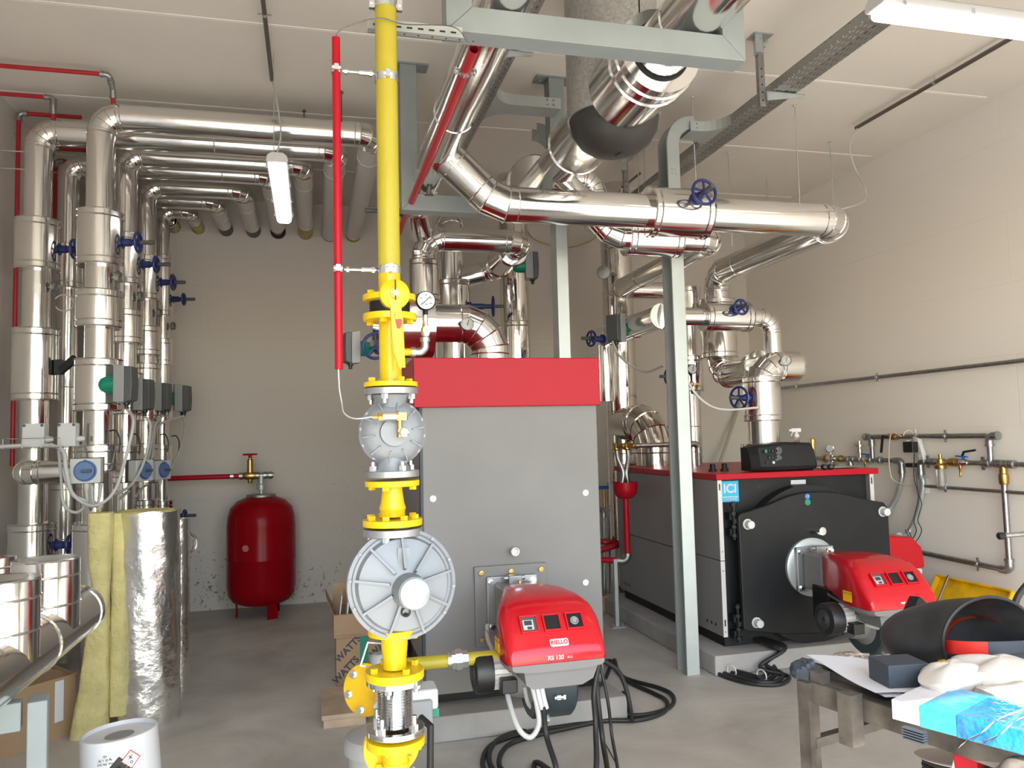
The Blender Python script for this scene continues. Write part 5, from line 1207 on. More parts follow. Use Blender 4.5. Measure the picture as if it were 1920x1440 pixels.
part('stand_bolts', MB().lathe((q.x-.04, q.y-.04, .008), (0, 0, 1), [(.01, 0), (.01, .03)], 6).lathe((q.x+.04, q.y-.04, .008), (0, 0, 1), [(.01, 0), (.01, .03)], 6), 'zinc', t)
part('stand_saddle', MB().bar((q.x, q.y, zl+.015), (q.x+.09, q.y, zl+.015), .012, .006), 'galv', t)
q2 = at(1140, 1125, Z=0); solo('stand_post', MB().bar((q2.x, q2.y, 0), (q2.x, q2.y, zl+.25), .03, .03, (0, 1, 0)), 'galv', 'second slim steel upright farther back in the gap between the boilers', 'stand')
# more pipework in the gap between both boilers
yg = 7.3
def gap(px, py, y=yg): p = at(px, py, Y=y); p.z = max(p.z, .0); return p
thin_pipe('red_manifold', 'red cross pipe low between the boilers, upper one with grey clip', [gap(1112, 1012, 7.2), gap(1160, 1022, 6.9), (2.75, 7.0, gap(1160, 1022, 6.9).z)], .028, 'pipe_red', None, None)
thin_pipe('red_manifold', 'red cross pipe low between the boilers, lower one', [gap(1112, 1036, 7.0), gap(1162, 1020, 7.0)], .030, 'pipe_red', None, None)
thin_pipe('steel_pipe', 'bare steel pipe bending down in the gap between the boilers', [gap(1108, 954), gap(1132, 955), gap(1134, 1150)], .022, 'steel_pipe', None, 'steel_pipe')
thin_pipe('steel_pipe', 'thin straight upright steel pipe in the gap between the boilers', [gap(1141, 905, 7.5), gap(1143, 1150, 7.5)], .014, 'steel_pipe', None, None)
thin_pipe('red_upright_pipe', 'red upright pipe in the gap, just behind the black boiler corner', [gap(1154, 975, 7.45), gap(1156, 1110, 7.45)], .035, 'pipe_red', None, None)
q = gap(1132, 914, 7.4); t = thing('ball_valve', 'blue lever valve glimpsed in the gap between the boilers', 'valve', q); part('valve_lever', MB().box(q, (.16, .02, .035)), 'bright_blue', t, bevel=.006); part('valve_body', MB().cyl(V((q.x, q.y, 0)), q+V((0, 0, -.015)), .016, 12), 'brass', t)
a, b = at(1352, 862, Y=7.95), at(1390, 747, Y=8.17); m = MB().tube([a+(a-b)*(a.z/(b.z-a.z)), b], .018, 10)
solo('leaning_pole', m, 'beige_pipe', 'pale pole leaning on the bare back wall behind the black boiler outlet', 'pole')
solo('yellow_hose', MB().tube(smooth([at(985, 428, Y=8.0), at(1005, 450, Y=8.15), at(1060, 464, Y=8.16), at(1100, 455, Y=8.16), at(1125, 440, Y=8.1)], 8), .007, 8), 'wool_lag', 'thin yellow cable sagging across the back wall under the crossing pipe', 'cable')
q = at(1128, 1104, Y=6.9); solo('cardboard_box', MB().bb((q.x-.12, 6.8, 0), (q.x+.03, 7.0, .14)), 'card', 'small cardboard box on the floor in the gap between the boilers', 'box')
# cable bundle on the floor at the black boiler corner
for i in range(4):
    o = i*11
    cable(('black cable at the black boiler plinth, outermost of the bundle', 'black cable at the black boiler plinth, second of the bundle', 'black cable at the black boiler plinth, third of the bundle', 'black cable at the black boiler plinth, innermost of the bundle')[i],
          [V((3.02-.02*i, 4.96, .165)), V((3.05-.02*i, 4.74, .15)), fl(1425+o, 1250-o*.5, .05), fl(1478-o, 1268-o*.4, .014), fl(1462-o, 1283-o*.4, .014+.012*(i % 2)), fl(1405, 1281-o*.5, .014+.012*(i % 2)), fl(1345, 1262-o*.5, .014), fl(1310, 1232-o*.4, .014), fl(1298+o*.3, 1215, .014)], .013, 'rubber', 'power_cable', 'bundled cables at the black boiler plinth')
for (px, py), w in zip(((1368, 1268), (1424, 1277)), ('nearer the steel channel', 'nearer the worktable')):
    q = fl(px, py, .0); solo('cable_tie', MB().torus(q+V((0, -.03, .042)), (1, .3, 0), .038, .004, 18, 6), 'white', 'white tie round the cable bundle at the black boiler plinth, '+w, 'cable tie')

# ================================================================ water pipework on the side wall
WX = 4.915
def wp(px, py, X=WX): return at(px, py, X=X)
t = thing('ceiling_conduit', 'long steel conduit running level along the side wall above the water pipes', 'conduit', (WX, 1, 2.05))
zc = wp(1700, 701).z
part('conduit_tube', MB().cyl((WX, .3, zc), (WX, 8.15, zc), .017, 16), 'steel_pipe', t)
for y in (7.2, 6.0, 4.2, 2.4): part('conduit_clip', MB().lathe((WX, y-.01, zc), (0, 1, 0), [(.017, 0), (.021, 0), (.021, .02), (.017, .02)], 16).cyl((WX+.02, y, zc), (XR, y, zc), .005, 8).box((WX, y, zc), (.012, .02, .075)), 'zinc', t)
t['label'] = 'long steel conduit running level along the side wall above the water pipes'; t.name = 'steel_conduit'
zl, zu = 1.315, wp(1740, 818).z
yA, yB, yC, yD = wp(1635, 840).y, wp(1856, 840).y, wp(1690, 868).y, wp(1725, 862).y
t = thing('water_pipe', 'galvanised bypass loop of the water line on the side wall, uppermost run', 'pipe', (WX, yB, zl), 'water pipes on the side wall')
e, _ = elbows([(WX, yA, zl), (WX, yA, zu), (WX, yB, zu), (WX, yB, zl)], .04, 5)
part('pipe_run', MB().tube(e, .021, 16), 'steel_pipe', t)
for y, s in ((yA, -1), (yB, 1)):
    q, _ = elbows([(WX, y, zu-.075), (WX, y, zu), (WX, y-s*.075, zu)], .04, 5); m = MB().tube(q, .028, 16).lathe((WX, y, zu-.08), (0, 0, 1), [(.033, 0), (.033, .016)], 18).lathe((WX, y-s*.066, zu), (0, -s, 0), [(.033, 0), (.033, .016)], 18); part('elbow_fitting', m, 'steel_pipe', t)
y = wp(1773, 818).y; part('pipe_clip', MB().lathe((WX, y-.01, zu), (0, 1, 0), [(.021, 0), (.026, 0), (.026, .02), (.021, .02)], 16).box((WX, y, zu), (.012, .02, .10)).cyl((WX+.02, y, zu), (XR, y, zu), .005, 8), 'zinc', t)
y = wp(1675, 818).y; part('brass_valve', MB().lathe((WX, y-.05, zu), (0, 1, 0), [(.028, 0), (.028, .02), (.03, .03), (.03, .07), (.028, .08), (.028, .10)], 10), 'brass', t)
y = wp(1664, 818).y; part('black_lever', MB().lathe((WX-.02, y, zu), (-1, 0, 0), [(.016, 0), (.016, .03)], 12).bar((WX-.05, y, zu+.005), (WX-.05, y+.03, zu-.14), .022, .010, (1, 0, 0)), 'black', t)
# left branch with reducer, gauge and hose
t = thing('water_line', 'water line beside the black boiler with filter, gauge and bending steel hose', 'pipe', (WX, yC, 1.0), 'water pipes on the side wall')
y0 = wp(1540, 858).y
part('pipe_run', MB().cyl((WX, yC, zl), (WX, y0+.1, zl), .019, 16), 'steel_pipe', t)
m = MB()
for px in (1632, 1650, 1612, 1590, 1600): y = wp(px, 862).y; m.lathe((WX, y-.02, zl), (0, 1, 0), [(.024, -.002), (.03, 0), (.03, .035), (.024, .037)], 16)
y = wp(1594, 862).y; m.lathe((WX, y, zl), (0, 0, -1), [(.024, 0), (.024, .04), (.03, .041), (.03, .06)], 16); part('pipe_fittings', m, 'steel_pipe', t)
m = MB()
for px in (1547, 1575): y = wp(px, 860).y; m.lathe((WX, y-.03, zl), (0, 1, 0), [(.034, 0), (.037, .01), (.037, .04), (.034, .05)], 8)
part('brass_unions', m, 'brass', t)
y = wp(1560, 860).y; part('pressure_reducer', MB().lathe((WX, y, zl-.08), (0, 0, 1), [(.055, 0), (.058, .01), (.05, .03), (.033, .05), (.033, .11), (.02, .12)], 24).cyl((WX, y-.06, zl), (WX, y+.06, zl), .03, 16), 'chrome', t)
part('brown_cup', MB().lathe((WX, y, zl-.14), (0, 0, 1), [(.045, 0), (.05, .005), (.05, .06)], 20), 'brass', t)
q = wp(1557, 841); part('gauge_case', MB().lathe(q, (-.75, -.66, 0), [(.035, 0), (.038, .005), (.038, .03), (.034, .031)], 24).cyl(q+V((0, 0, -.03)), (q.x, q.y, zl+.02), .007, 10), 'chrome', t); part('gauge_dial', MB().lathe(q, (-.75, -.66, 0), [(.033, .03), (.033, .033)], 24), 'dial', t)
y = wp(1612, 845).y; part('hand_knob', MB().lathe((WX, y, zl+.01), (0, 0, 1), [(.02, 0), (.02, .05), (.026, .055), (.026, .085), (.016, .09), (.016, .11), (.045, .112), (.045, .125), (.02, .127), (.02, .16)], 16), 'chrome', t)
def bluecock(t, px, lever=None):
    y = wp(px, 858).y
    part('ball_valve', MB().lathe((WX, y-.05, zl), (0, 1, 0), [(.026, 0), (.026, .02), (.034, .03), (.034, .07), (.026, .08), (.026, .10)], 10), 'chrome', t)
    part('blue_handle', MB().lathe((WX, y, zl+.02), (0, 0, 1), [(.012, 0), (.012, .025)], 10).bar((WX-.01, y+.06, zl+.052), (WX-.01, y-.05, zl+.046), .022, .012), 'bright_blue', t, bevel=.003)
    part('drain_cock', MB().lathe((WX-.02, y+.015, zl-.02), (0, 0, -1), [(.012, 0), (.012, .03), (.008, .035), (.008, .085), (.011, .09)], 10), 'brass', t)
    if lever: part('black_lever', MB().tube([(WX-.01, y, zl+.05), (WX-.02, y-.03, zl+.085), (WX-.02, y-.14, zl+.10)], .009, 8), 'black', t)
bluecock(t, 1627)
e, _ = elbows([(WX, yC+.08, zl), (WX, yC, zl), (WX, yC, zl-.08)], .03, 5); part('elbow_fitting', MB().tube(e, .027, 16).lathe((WX, yC, zl-.08), (0, 0, -1), [(.03, 0), (.03, .03), (.022, .032), (.022, .06)], 16), 'steel_pipe', t)
def braided(label_parent, pts, r=.022):
    pts = smooth(pts, 10); m = MB().tube(pts, r, 14); return part('braided_hose', m, 'galv', label_parent)
braided(t, [(WX, yC, zl-.12), wp(1689, 905), wp(1680, 935), wp(1664, 960, 4.87), (4.75, 5.80, .86), (4.3, 6.0, .72)])
# right branch
t = thing('water_line', 'water line at the photo edge with clear filter cup, blue handle and drop pipe', 'pipe', (WX, yD, .5), 'water pipes on the side wall')
yE = wp(1895, 870).y
part('pipe_run', MB().cyl((WX, yD, zl), (WX, 3.4, zl), .019, 16), 'steel_pipe', t)
m = MB()
for px in (1745, 1752, 1765, 1800, 1845, 1852, 1868, 1876, 1888, 1898): y = wp(px, 866).y; m.lathe((WX, y-.02, zl), (0, 1, 0), [(.024, -.002), (.031, 0), (.031, .033), (.024, .035)], 16)
for px in (1740, 1843): y = wp(px, 866).y; m.box((WX, y, zl), (.014, .02, .10)).cyl((WX, y, zl), (XR, y, zl), .006, 8)
part('pipe_fittings', m, 'steel_pipe', t)
y = wp(1787, 866).y; part('brass_union', MB().lathe((WX, y-.04, zl), (0, 1, 0), [(.03, 0), (.036, .008), (.036, .07), (.03, .08)], 8), 'brass', t)
y = wp(1767, 866).y; part('filter_head', MB().lathe((WX-.02, y, zl-.055), (0, 0, 1), [(.042, 0), (.045, .01), (.045, .03), (.028, .045), (.028, .08), (.012, .085), (.012, .12)], 24), 'brass', t)
fc_ = part('filter_cup', MB().lathe((WX-.02, y, zl-.055), (0, 0, -1), [(.036, 0), (.036, .15), (.028, .165), (.001, .167)], 24), 'clear', t); part('filter_mesh', MB().cyl((WX-.02, y, zl-.19), (WX-.02, y, zl-.06), .016, 14), 'pvc', fc_)
bluecock(t, 1806, True)
yF_ = wp(1881, 880).y
part('drop_union', MB().lathe((WX, yF_, zl-.02), (0, 0, -1), [(.028, 0), (.028, .05), (.034, .055), (.036, .08), (.034, .12), (.03, .13)], 12), 'brass', t)
zd = wp(1893, 1070).z; yG = wp(1725, 1047).y
dp, _ = elbows([(WX, yF_, zl-.12), (WX, yF_, zd), (WX, yG+.3, zd+.02)], .05, 5); part('drop_pipe', MB().tube(dp, .0215, 16), 'steel_pipe', t)
e, _ = elbows([(WX, yF_, zd+.08), (WX, yF_, zd), (WX, yF_+.08, zd)], .04, 5); part('elbow_fitting', MB().tube(e, .029, 16).lathe((WX, yF_, zd+.07), (0, 0, 1), [(.034, 0), (.034, .016)], 16), 'steel_pipe', t)
y = wp(1834, 1062).y; part('pipe_clip', MB().lathe((WX, y-.01, zd+.005), (0, 1, 0), [(.0215, 0), (.026, 0), (.026, .02), (.0215, .02)], 16).box((WX, y, zd+.005), (.012, .02, .10)).cyl((WX+.02, y, zd), (XR, y, zd), .005, 8), 'zinc', t)
e, _ = elbows([(WX, yD-.06, zl), (WX, yD, zl), (WX, yD, zl-.08)], .03, 5); part('hose_elbow', MB().tube(e, .027, 16).lathe((WX, yD, zl-.08), (0, 0, -1), [(.03, 0), (.03, .03), (.022, .032), (.022, .06)], 16), 'steel_pipe', t)
braided(t, [(WX, yD, zl-.12), wp(1731, 905), wp(1727, 935), wp(1716, 975), wp(1699, 1003, 4.85), (4.55, 5.40, .74)])
zk = wp(1800, 916).z; yk = wp(1735, 912).y
t = thing('steel_conduit', 'short steel conduit below the clear filter cup, starting from a small wall box', 'conduit', (WX, yk, zk)); part('conduit_tube', MB().cyl((WX, yk, zk), (WX, .5, zk), .014, 14), 'steel_pipe', t)
y = wp(1773, 915).y; part('conduit_clip', MB().lathe((WX, y-.01, zk), (0, 1, 0), [(.014, 0), (.018, 0), (.018, .02), (.014, .02)], 14).box((WX, y, zk), (.012, .02, .07)).cyl((WX+.01, y, zk), (XR, y, zk), .005, 8), 'zinc', t)
q = wp(1723, 911); solo('connection_box', MB().bb((XR-.06, q.y-.05, q.z-.06), (XR-.002, q.y+.05, q.z+.07)), 'light_box', 'small grey wall box behind the hanging steel hose', 'box', bevel=.005)
# power strip, charger, leads
q = wp(1724, 838)
t = thing('power_strip', 'white power strip with a black plug hanging from the upper water pipe', 'power strip', q)
m = MB().bar(q+V((0, .03, .10)), q+V((0, -.04, -.12)), .055, .04, (1, 0, 0)); part('strip_body', m, 'white', t, bevel=.006)
m = MB()
for k in range(5): p = q+V((-.021, .022-.014*k, .075-.042*k)); m.lathe(p, (-1, 0, 0), [(.014, 0), (.014, .001)], 14)
part('sockets', m, 'grey_cable', t); part('black_plug', MB().box(q+V((-.05, .045, -.0)), (.06, .11, .09)), 'black', t, bevel=.006)
part('hanging_cord', MB().tube(smooth([q+V((0, .03, .10)), q+V((-.01, .02, .15)), (WX-.02, q.y+.02, zu+.03)], 6), .004, 6), 'cream_cable', t)
q2 = wp(1717, 872); solo('charger', MB().bar(q2+V((-.03, .06, 0)), q2+V((-.03, -.03, .0)), .05, .035), 'black', 'black plug end hanging at the hose elbow below the power strip', 'charger', bevel=.006)
solo('loose_cable', MB().tube(smooth([wp(1714, 850, 4.87), wp(1714, 895, 4.88), wp(1722, 930, 4.88), wp(1714, 975, 4.86), wp(1718, 995, 4.86), wp(1708, 1012, 4.84), (4.56, 5.34, .79)], 8), .004, 6), 'rubber', 'thin black cable dangling from the black plug, crossing the steel hose', 'cable')
solo('loose_cable', MB().tube(smooth([wp(1717, 880, 4.85), wp(1722, 925, 4.84), wp(1728, 945, 4.84), wp(1721, 975, 4.84), wp(1728, 995, 4.84), wp(1715, 1016, 4.84), (4.60, 5.36, .79)], 8), .0035, 6), 'rubber', 'thin wavy black cable on the wall side of the steel hose', 'cable')
solo('loose_cable', MB().tube(smooth([wp(1690, 818, 4.89), wp(1672, 812, 4.87), wp(1667, 840, 4.87), wp(1668, 880, 4.87), wp(1675, 900, 4.88), wp(1695, 908, 4.90), wp(1716, 910, 4.905)], 8), .005, 8), 'cream_cable', 'cream cable hanging in a long loop from the upper water pipe to the wall box', 'cable')
solo('loose_cable', MB().torus(wp(1703, 817, 4.885), (.1, 1, .2), .045, .005, 24, 6, arc=5.2), 'cream_cable', 'cream cable curled round the upper water pipe above the power strip', 'cable')
# water softener
t = thing('softener_tank', 'white plastic cabinet with red lid between the black boiler and the side wall', 'cabinet', (4.33, 5.4, 0))
part('tank_body', MB().bb((4.12, 5.17, 0), (4.52, 5.62, .52)).bb((4.10, 5.15, .47), (4.54, 5.64, .52)), 'white', t, bevel=.02)
m = MB().prism([(0, 0), (.46, 0), (.46, .03), (.44, .16), (.36, .24), (.10, .265), (.0, .26)], (4.09, 5.14, .52), (1, 0, 0), (0, 0, 1), (0, .50, 0)); part('lid', m, 'hood_red', t, 'red plastic lid', bevel=.015)
# yellow tray leaning on the wall
ty0, ty1 = 5.32, 4.62
t = thing('metal_tray', 'dirty yellow metal tray leaning on the side wall behind the worktable', 'tray', (4.72, (ty0+ty1)/2, 0))
def tl(y, s): return V((4.60+.24*s, y, .40*s))
m = MB().add([tl(ty0, 0), tl(ty1, 0), tl(ty1, 1), tl(ty0, 1)]+[p+V((.012, 0, -.006)) for p in (tl(ty0, 0), tl(ty1, 0), tl(ty1, 1), tl(ty0, 1))], [(0, 1, 2, 3), (7, 6, 5, 4), (0, 4, 5, 1), (1, 5, 6, 2), (2, 6, 7, 3), (3, 7, 4, 0)])
part('tray_floor', m, 'tray_yellow', t)
m = MB()
for a, b in ((tl(ty0, 1), tl(ty1, 1)), (tl(ty0, 0), tl(ty1, 0)), (tl(ty0, 0), tl(ty0, 1)), (tl(ty1, 0), tl(ty1, 1))): m.bar(a+V((-.015, 0, .01)), b+V((-.015, 0, .01)), .012, .05, (-.85, 0, .5))
part('tray_rim', m, 'tray_yellow', t)
part('hinge_pin', MB().cyl(tl(5.18, .30)+V((-.05, 0, .03)), tl(5.18, 1.03)+V((-.05, 0, .03)), .009, 8), 'iron', t)
q = at(1876, 1005, Y=3.7); t = thing('steel_bar', 'steel bar with black end cap reaching in from the photo edge at the wall', 'bar', q)
e1_ = V((XR-.01, 3.55, q.z+.05)); part('bar_tube', MB().cyl(q, e1_, .014, 14), 'steel_pipe', t); dd_ = (e1_-q).normalized(); part('end_cap', MB().lathe(q-dd_*.015, dd_, [(.016, 0), (.021, .006), (.021, .03), (.016, .04)], 16), 'rubber', t)

# ================================================================ the worktable and what lies on it
TO = V((1.52, 2.30, 0)); tu = V((.235, -.972, 0)); tv = V((.972, .235, 0)); TZ = .79
def tb(a, b, z=TZ): return TO+tu*a+tv*b+V((0, 0, z))
t = thing('worktable', 'worn rusty steel worktable at the lower photo corner, piled with things', 'table', tb(.6, .5, 0))
for a, b in ((0.02, .02), (1.5, .02), (.02, 1.0), (1.5, 1.0)): part('leg', MB().bar(tb(a, b, 0), tb(a, b, TZ), .045, .045, tu), 'rust', t)
part('frame_rail', MB().bar(tb(-.0, .02, TZ-.03), tb(1.55, .02, TZ-.03), .012, .065), 'rust', t)
part('frame_rail', MB().bar(tb(-.0, 1.0, TZ-.03), tb(1.55, 1.0, TZ-.03), .012, .065), 'rust', t)
part('frame_rail', MB().bar(tb(.0, .0, TZ-.03), tb(.0, 1.02, TZ-.03), .012, .06), 'rust', t)
part('cross_rail', MB().bar(tb(.03, .02, .60), tb(.03, 1.0, .60), .03, .03), 'rust', t)
part('inner_rail', MB().bar(tb(-.06, .13, TZ-.005), tb(.32, .13, TZ-.005), .04, .05), 'rust', t)
part('stub_upright', MB().bar(tb(.21, -.015, TZ-.13), tb(.21, -.015, TZ+.02), .05, .05, tu), 'rust', t)
part('stub_upright', MB().bar(tb(.05, .045, TZ-.06), tb(.05, .045, TZ+.035), .045, .04, tu), 'rust', t)
part('table_sheet', MB().bar(tb(.02, .52, TZ-.004), tb(1.53, .52, TZ-.004), .96, .006), 'rust', t)
part('curved_hook', MB().tube(smooth([tb(.70, .03, TZ-.02), tb(.66, -.0, TZ-.06), tb(.68, -.02, TZ-.18), tb(.72, -.0, TZ-.26)], 8), .021, 12), 'rust', t)
zt = TZ+.002
# plastic scraps, papers
def crumple(c, r, m, name, label, cat, seed, flat=.45):
    rnd = random.Random(seed); g = []
    for i in range(9):
        th = pi/2*i/8; row = []
        for j in range(18):
            k = 1+.28*(rnd.random()-.5)*(1 if i else 0); row.append(V(c)+V((r*sin(th)*cos(2*pi*j/18)*k, r*sin(th)*sin(2*pi*j/18)*k, max(.0, r*flat*cos(th)*k))))
        g.append(row)
    return solo(name, MB().sheet(g, closed=True), m, label, cat, ang=20)
crumple(tb(-.02, .06, zt), .055, 'bluebox', 'plastic_scrap', 'crumpled dark plastic wrap on the worktable corner', 'plastic wrap', 3, .9)
crumple(tb(-.02, .30, zt), .09, 'foil', 'plastic_scrap', 'crumpled silvery plastic wrap behind the papers on the worktable', 'plastic wrap', 4, .35)
def papersheet(cs, z, label, curl=0, name='paper_sheet', m='paper', grp=None, n=8):
    a, b, c, d = cs; g = []
    for i in range(n+1):
        row = []
        for j in range(n+1):
            u, v = i/n, j/n; p = (a*(1-u)+b*u)*(1-v)+(d*(1-u)+c*u)*v; row.append(V((p.x, p.y, z+curl*(1-u)**2*(1-v)+.002*sin(7*u+5*v))))
        g.append(row)
    mm = MB().sheet(g); mm.sheet([[p-V((0, 0, .0006)) for p in r] for r in g]); return solo(name, mm, m, label, 'paper', grp)
def tp2(px, py, z=TZ): return at(px, py, Z=z)
papersheet((tp2(1512, 1234, TZ+.028), tp2(1642, 1300, TZ+.028), tp2(1775, 1296, TZ+.028), tp2(1660, 1236, TZ+.028)), TZ+.028, 'stack of white papers curling up at the worktable edge, dark blue box on them', .012)
papersheet((tp2(1560, 1252, TZ+.018), tp2(1660, 1308, TZ+.018), tp2(1765, 1306, TZ+.018), tp2(1690, 1246, TZ+.018)), TZ+.018, 'white paper sheets under the curling papers on the worktable')
papersheet((tp2(1675, 1306), tp2(1780, 1330), tp2(1890, 1320), tp2(1760, 1290)), TZ+.012, 'off white cardboard sheet between the papers and the blue film pack', 0, 'card_sheet', 'cloth')
m = MB(); rnd = random.Random(2)
for k in range(7): p = tp2(1560+k*14, 1241+k*1.6); m.box((p.x, p.y, TZ+.0335), (.012, .006, .0006))
# dark blue-grey box
c0 = tp2(1637, 1283, TZ+.03); c1 = tp2(1668, 1292, TZ+.03); c2 = tp2(1746, 1287, TZ+.03)
b = MB(); ex = (c2-c1).normalized(); ey = V((-ex.y, ex.x, 0)); L = (c2-c1).length
b.add([p for z in (TZ+.031, TZ+.098) for p in ((c1.x, c1.y, z), ((c1+ex*L).x, (c1+ex*L).y, z), ((c1+ex*L+ey*.11).x, (c1+ex*L+ey*.11).y, z), ((c1+ey*.11).x, (c1+ey*.11).y, z))], [(0, 3, 2, 1), (4, 5, 6, 7), (0, 1, 5, 4), (1, 2, 6, 5), (2, 3, 7, 6), (3, 0, 4, 7)])
solo('small_box', b, 'bluebox', 'small dark blue grey box standing on the papers on the worktable', 'box', bevel=.003)
# welding helmet
hc0 = V((2.10, 2.16, TZ)); t = thing('welding_helmet', 'scuffed black welding helmet lying open on the worktable', 'helmet', hc0)
od = V((-.22, -.95, .16)).normalized(); hs = -od.cross(V((0, 0, 1))).normalized(); hu = od.cross(hs) if od.cross(hs).z > 0 else hs.cross(od)
oc = hc0+V((.05, -.0, .095))
def helm(k, rs):
    g = []
    for i in range(11):
        th = pi/2*i/10; row = []
        for j in range(40):
            a = 2*pi*j/40; w = sin(th)
            x = .160*rs*w*cos(a); z = .150*rs*w*sin(a)
            dep = -.27*rs*cos(th) + .03*sin(a)*w
            p = oc+hs*(x - .20*cos(th)) + hu*(z + .03*(1-w)) + od*dep
            p.z = max(p.z, TZ+.004+(.003 if rs < 1 else 0)); row.append(p)
        g.append(row)
    return g
g = helm(0, 1); gi = helm(0, .965); m = MB().sheet(g, closed=True).sheet(gi, closed=True)
n = 40; m.add(g[-1]+gi[-1], [(j, (j+1) % n, n+(j+1) % n, n+j) for j in range(n)])
sh = part('helmet_shell', m, 'helmet', t, ang=50)
part('shell_rim', MB().tube(g[-1]+[g[-1][0]], .006, 8), 'helmet', sh)
def arc(r0, r1, z, d0, n=16, a0=-.1, a1=pi+.1): return [oc+hs*(r0*cos(a0+(a1-a0)*i/n))+od*(d0+r1*sin(a0+(a1-a0)*i/n))+hu*z for i in range(n+1)]
def strap(pts, w, up): 
    g2 = [[p-V(up)*w/2 for p in pts], [p+V(up)*w/2 for p in pts]]; return MB().sheet(g2).sheet([[p*1+V((0, 0, 0))+(p-oc).normalized()*.004 for p in r] for r in g2])
hb = arc(.135, .10, -.005, -.02); up_ = (hu*.9+od*.1)
part('headband', strap(hb[:6], .045, up_), 'cloth', t, 'padded pale headband end'); part('headband_middle', strap(hb[5:11], .045, up_), 'bluebox', t); part('headband_strap', strap(hb[10:], .045, up_), 'lever_red', t, 'red headband end')
part('crown_strap', strap([oc+hs*(.11*cos(a))+hu*(.06*sin(a)+.02)-od*.07 for a in [pi*i/12 for i in range(13)]], .03, od), 'orange', t)
part('side_knob', MB().lathe(oc+hs*.128+od*.01+hu*-.01, (od*.9+hs*.4), [(.03, 0), (.03, .008), (.022, .012), (.010, .013)], 20), 'cloth', t)
part('orange_bracket', MB().bar(oc+hs*.11-hu*.05-od*.02, oc+hs*.06-hu*.07-od*.02, .05, .012, od), 'orange', t)
q = at(1712, 1148, Y=2.45); part('lens_holder', MB().bar(q+V((.05, .02, .035)), q+V((-.03, .0, -.06)), .06, .05, (0, 1, 0)), 'dull_black', t, bevel=.006)
part('orange_clip', MB().box(q+V((-.005, .0, -.055)), (.012, .02, .05)), 'orange', t)
m = MB().bar(tp2(1752, 1250, TZ+.02), tp2(1790, 1262, TZ+.02), .04, .025); solo('pliers', m, 'zinc', 'grey tool lying in front of the welding helmet opening', 'tool', bevel=.004)
solo('marker_pen', MB().tube([tp2(1757, 1252, TZ+.02), tp2(1764, 1244, TZ+.05), tp2(1772, 1243, TZ+.055)], .011, 10), 'tray_yellow', 'bright yellow handle in front of the welding helmet opening', 'tool')
# off-white cloth bag with strap
rnd = random.Random(11)
def blob(c, rx_, ry_, rz_, yaw_, seed, n=28, k=15):
    rnd = random.Random(seed); ph = [rnd.random()*6 for _ in range(6)]; R = Matrix.Rotation(yaw_, 3, 'Z'); g = []
    for i in range(k):
        th = pi*i/(k-1); row = []
        for j in range(n):
            a = 2*pi*j/n; f = 1+.10*sin(3*a+ph[0])+.07*sin(5*a+ph[1]+2*th)+.06*sin(7*th+ph[2])
            p = R @ V((rx_*sin(th)*cos(a)*f, ry_*sin(th)*sin(a)*f, 0)); zz = rz_*(1-cos(pi-th))*(1+.12*sin(4*a+ph[3])*sin(th))
            row.append(V(c)+V((p.x, p.y, max(0, zz))))
        g.append(row)
    return g
t = thing('cloth_bag', 'off white cloth bag with long strap lying at the worktable end', 'bag', tb(.62, .36, TZ))
bc_ = at(1800, 1300, Z=TZ+.03)
m = MB().sheet(blob((bc_.x+.0, bc_.y+.03, TZ+.02), .13, .075, .045, .35, 5), closed=True).sheet(blob((bc_.x+.17, bc_.y+.02, TZ+.015), .13, .11, .05, -.3, 8), closed=True).sheet(blob((bc_.x+.10, bc_.y-.14, TZ+.01), .13, .12, .035, .4, 9), closed=True)
part('bag_body', m, 'cloth', t, ang=60)
sp = smooth([at(1920, 1330, Z=TZ+.06), at(1870, 1350, Z=TZ+.075), at(1840, 1375, Z=TZ+.07), at(1805, 1395, Z=TZ-.02), at(1790, 1430, Z=TZ-.15), at(1783, 1480, Z=TZ-.28)], 8)
def ribbon(pts, w, sd): return MB().sheet([[p-V(sd)*w/2 for p in pts], [p+V(sd)*w/2 for p in pts]]).sheet([[p-V(sd)*w/2+V((0, 0, .002)) for p in pts], [p+V(sd)*w/2+V((0, 0, .002)) for p in pts]])
part('bag_strap', ribbon(sp, .028, (.8, .25, .1)), 'cloth', t, ang=60); part('bag_strap', ribbon([p+V((.045, -.01, -.005)) for p in sp], .026, (.8, .25, .1)), 'cloth', t, ang=60)
# blue film pack
c1 = at(1672, 1352, Z=TZ-.0); p0, p1 = at(1672, 1330, Z=TZ+.03), at(1885, 1385, Z=TZ+.03)
t = thing('film_pack', 'flat white carton wrapped in blue film hanging over the worktable edge', 'carton', (p0.x, p0.y, TZ))
ex = (p1-p0); L = ex.length; ex.normalize(); ey = V((-ex.y, ex.x, 0)); o = p0+V((0, 0, -.0))
def slab(x0, x1, w, m, nm, g=0, z0=TZ+.004, z1=TZ+.058):
    a = o+ex*x0; b = MB().add([V((q.x, q.y, z)) for z in (z0-g, z1+g) for q in (a-ey*g, a+ex*(x1-x0)-ey*g, a+ex*(x1-x0)+ey*(w+g), a+ey*(w+g))], [(0, 3, 2, 1), (4, 5, 6, 7), (0, 1, 5, 4), (1, 2, 6, 5), (2, 3, 7, 6), (3, 0, 4, 7)])
    return part(nm, b, m, t, bevel=.002)
slab(0, L+.05, .22, 'white', 'carton'); slab(.075, .17, .22, 'light_blue_film', 'pale_film_band', .0015); slab(.17, L+.08, .22, 'blue_film', 'blue_film_wrap', .0025)
m = MB()
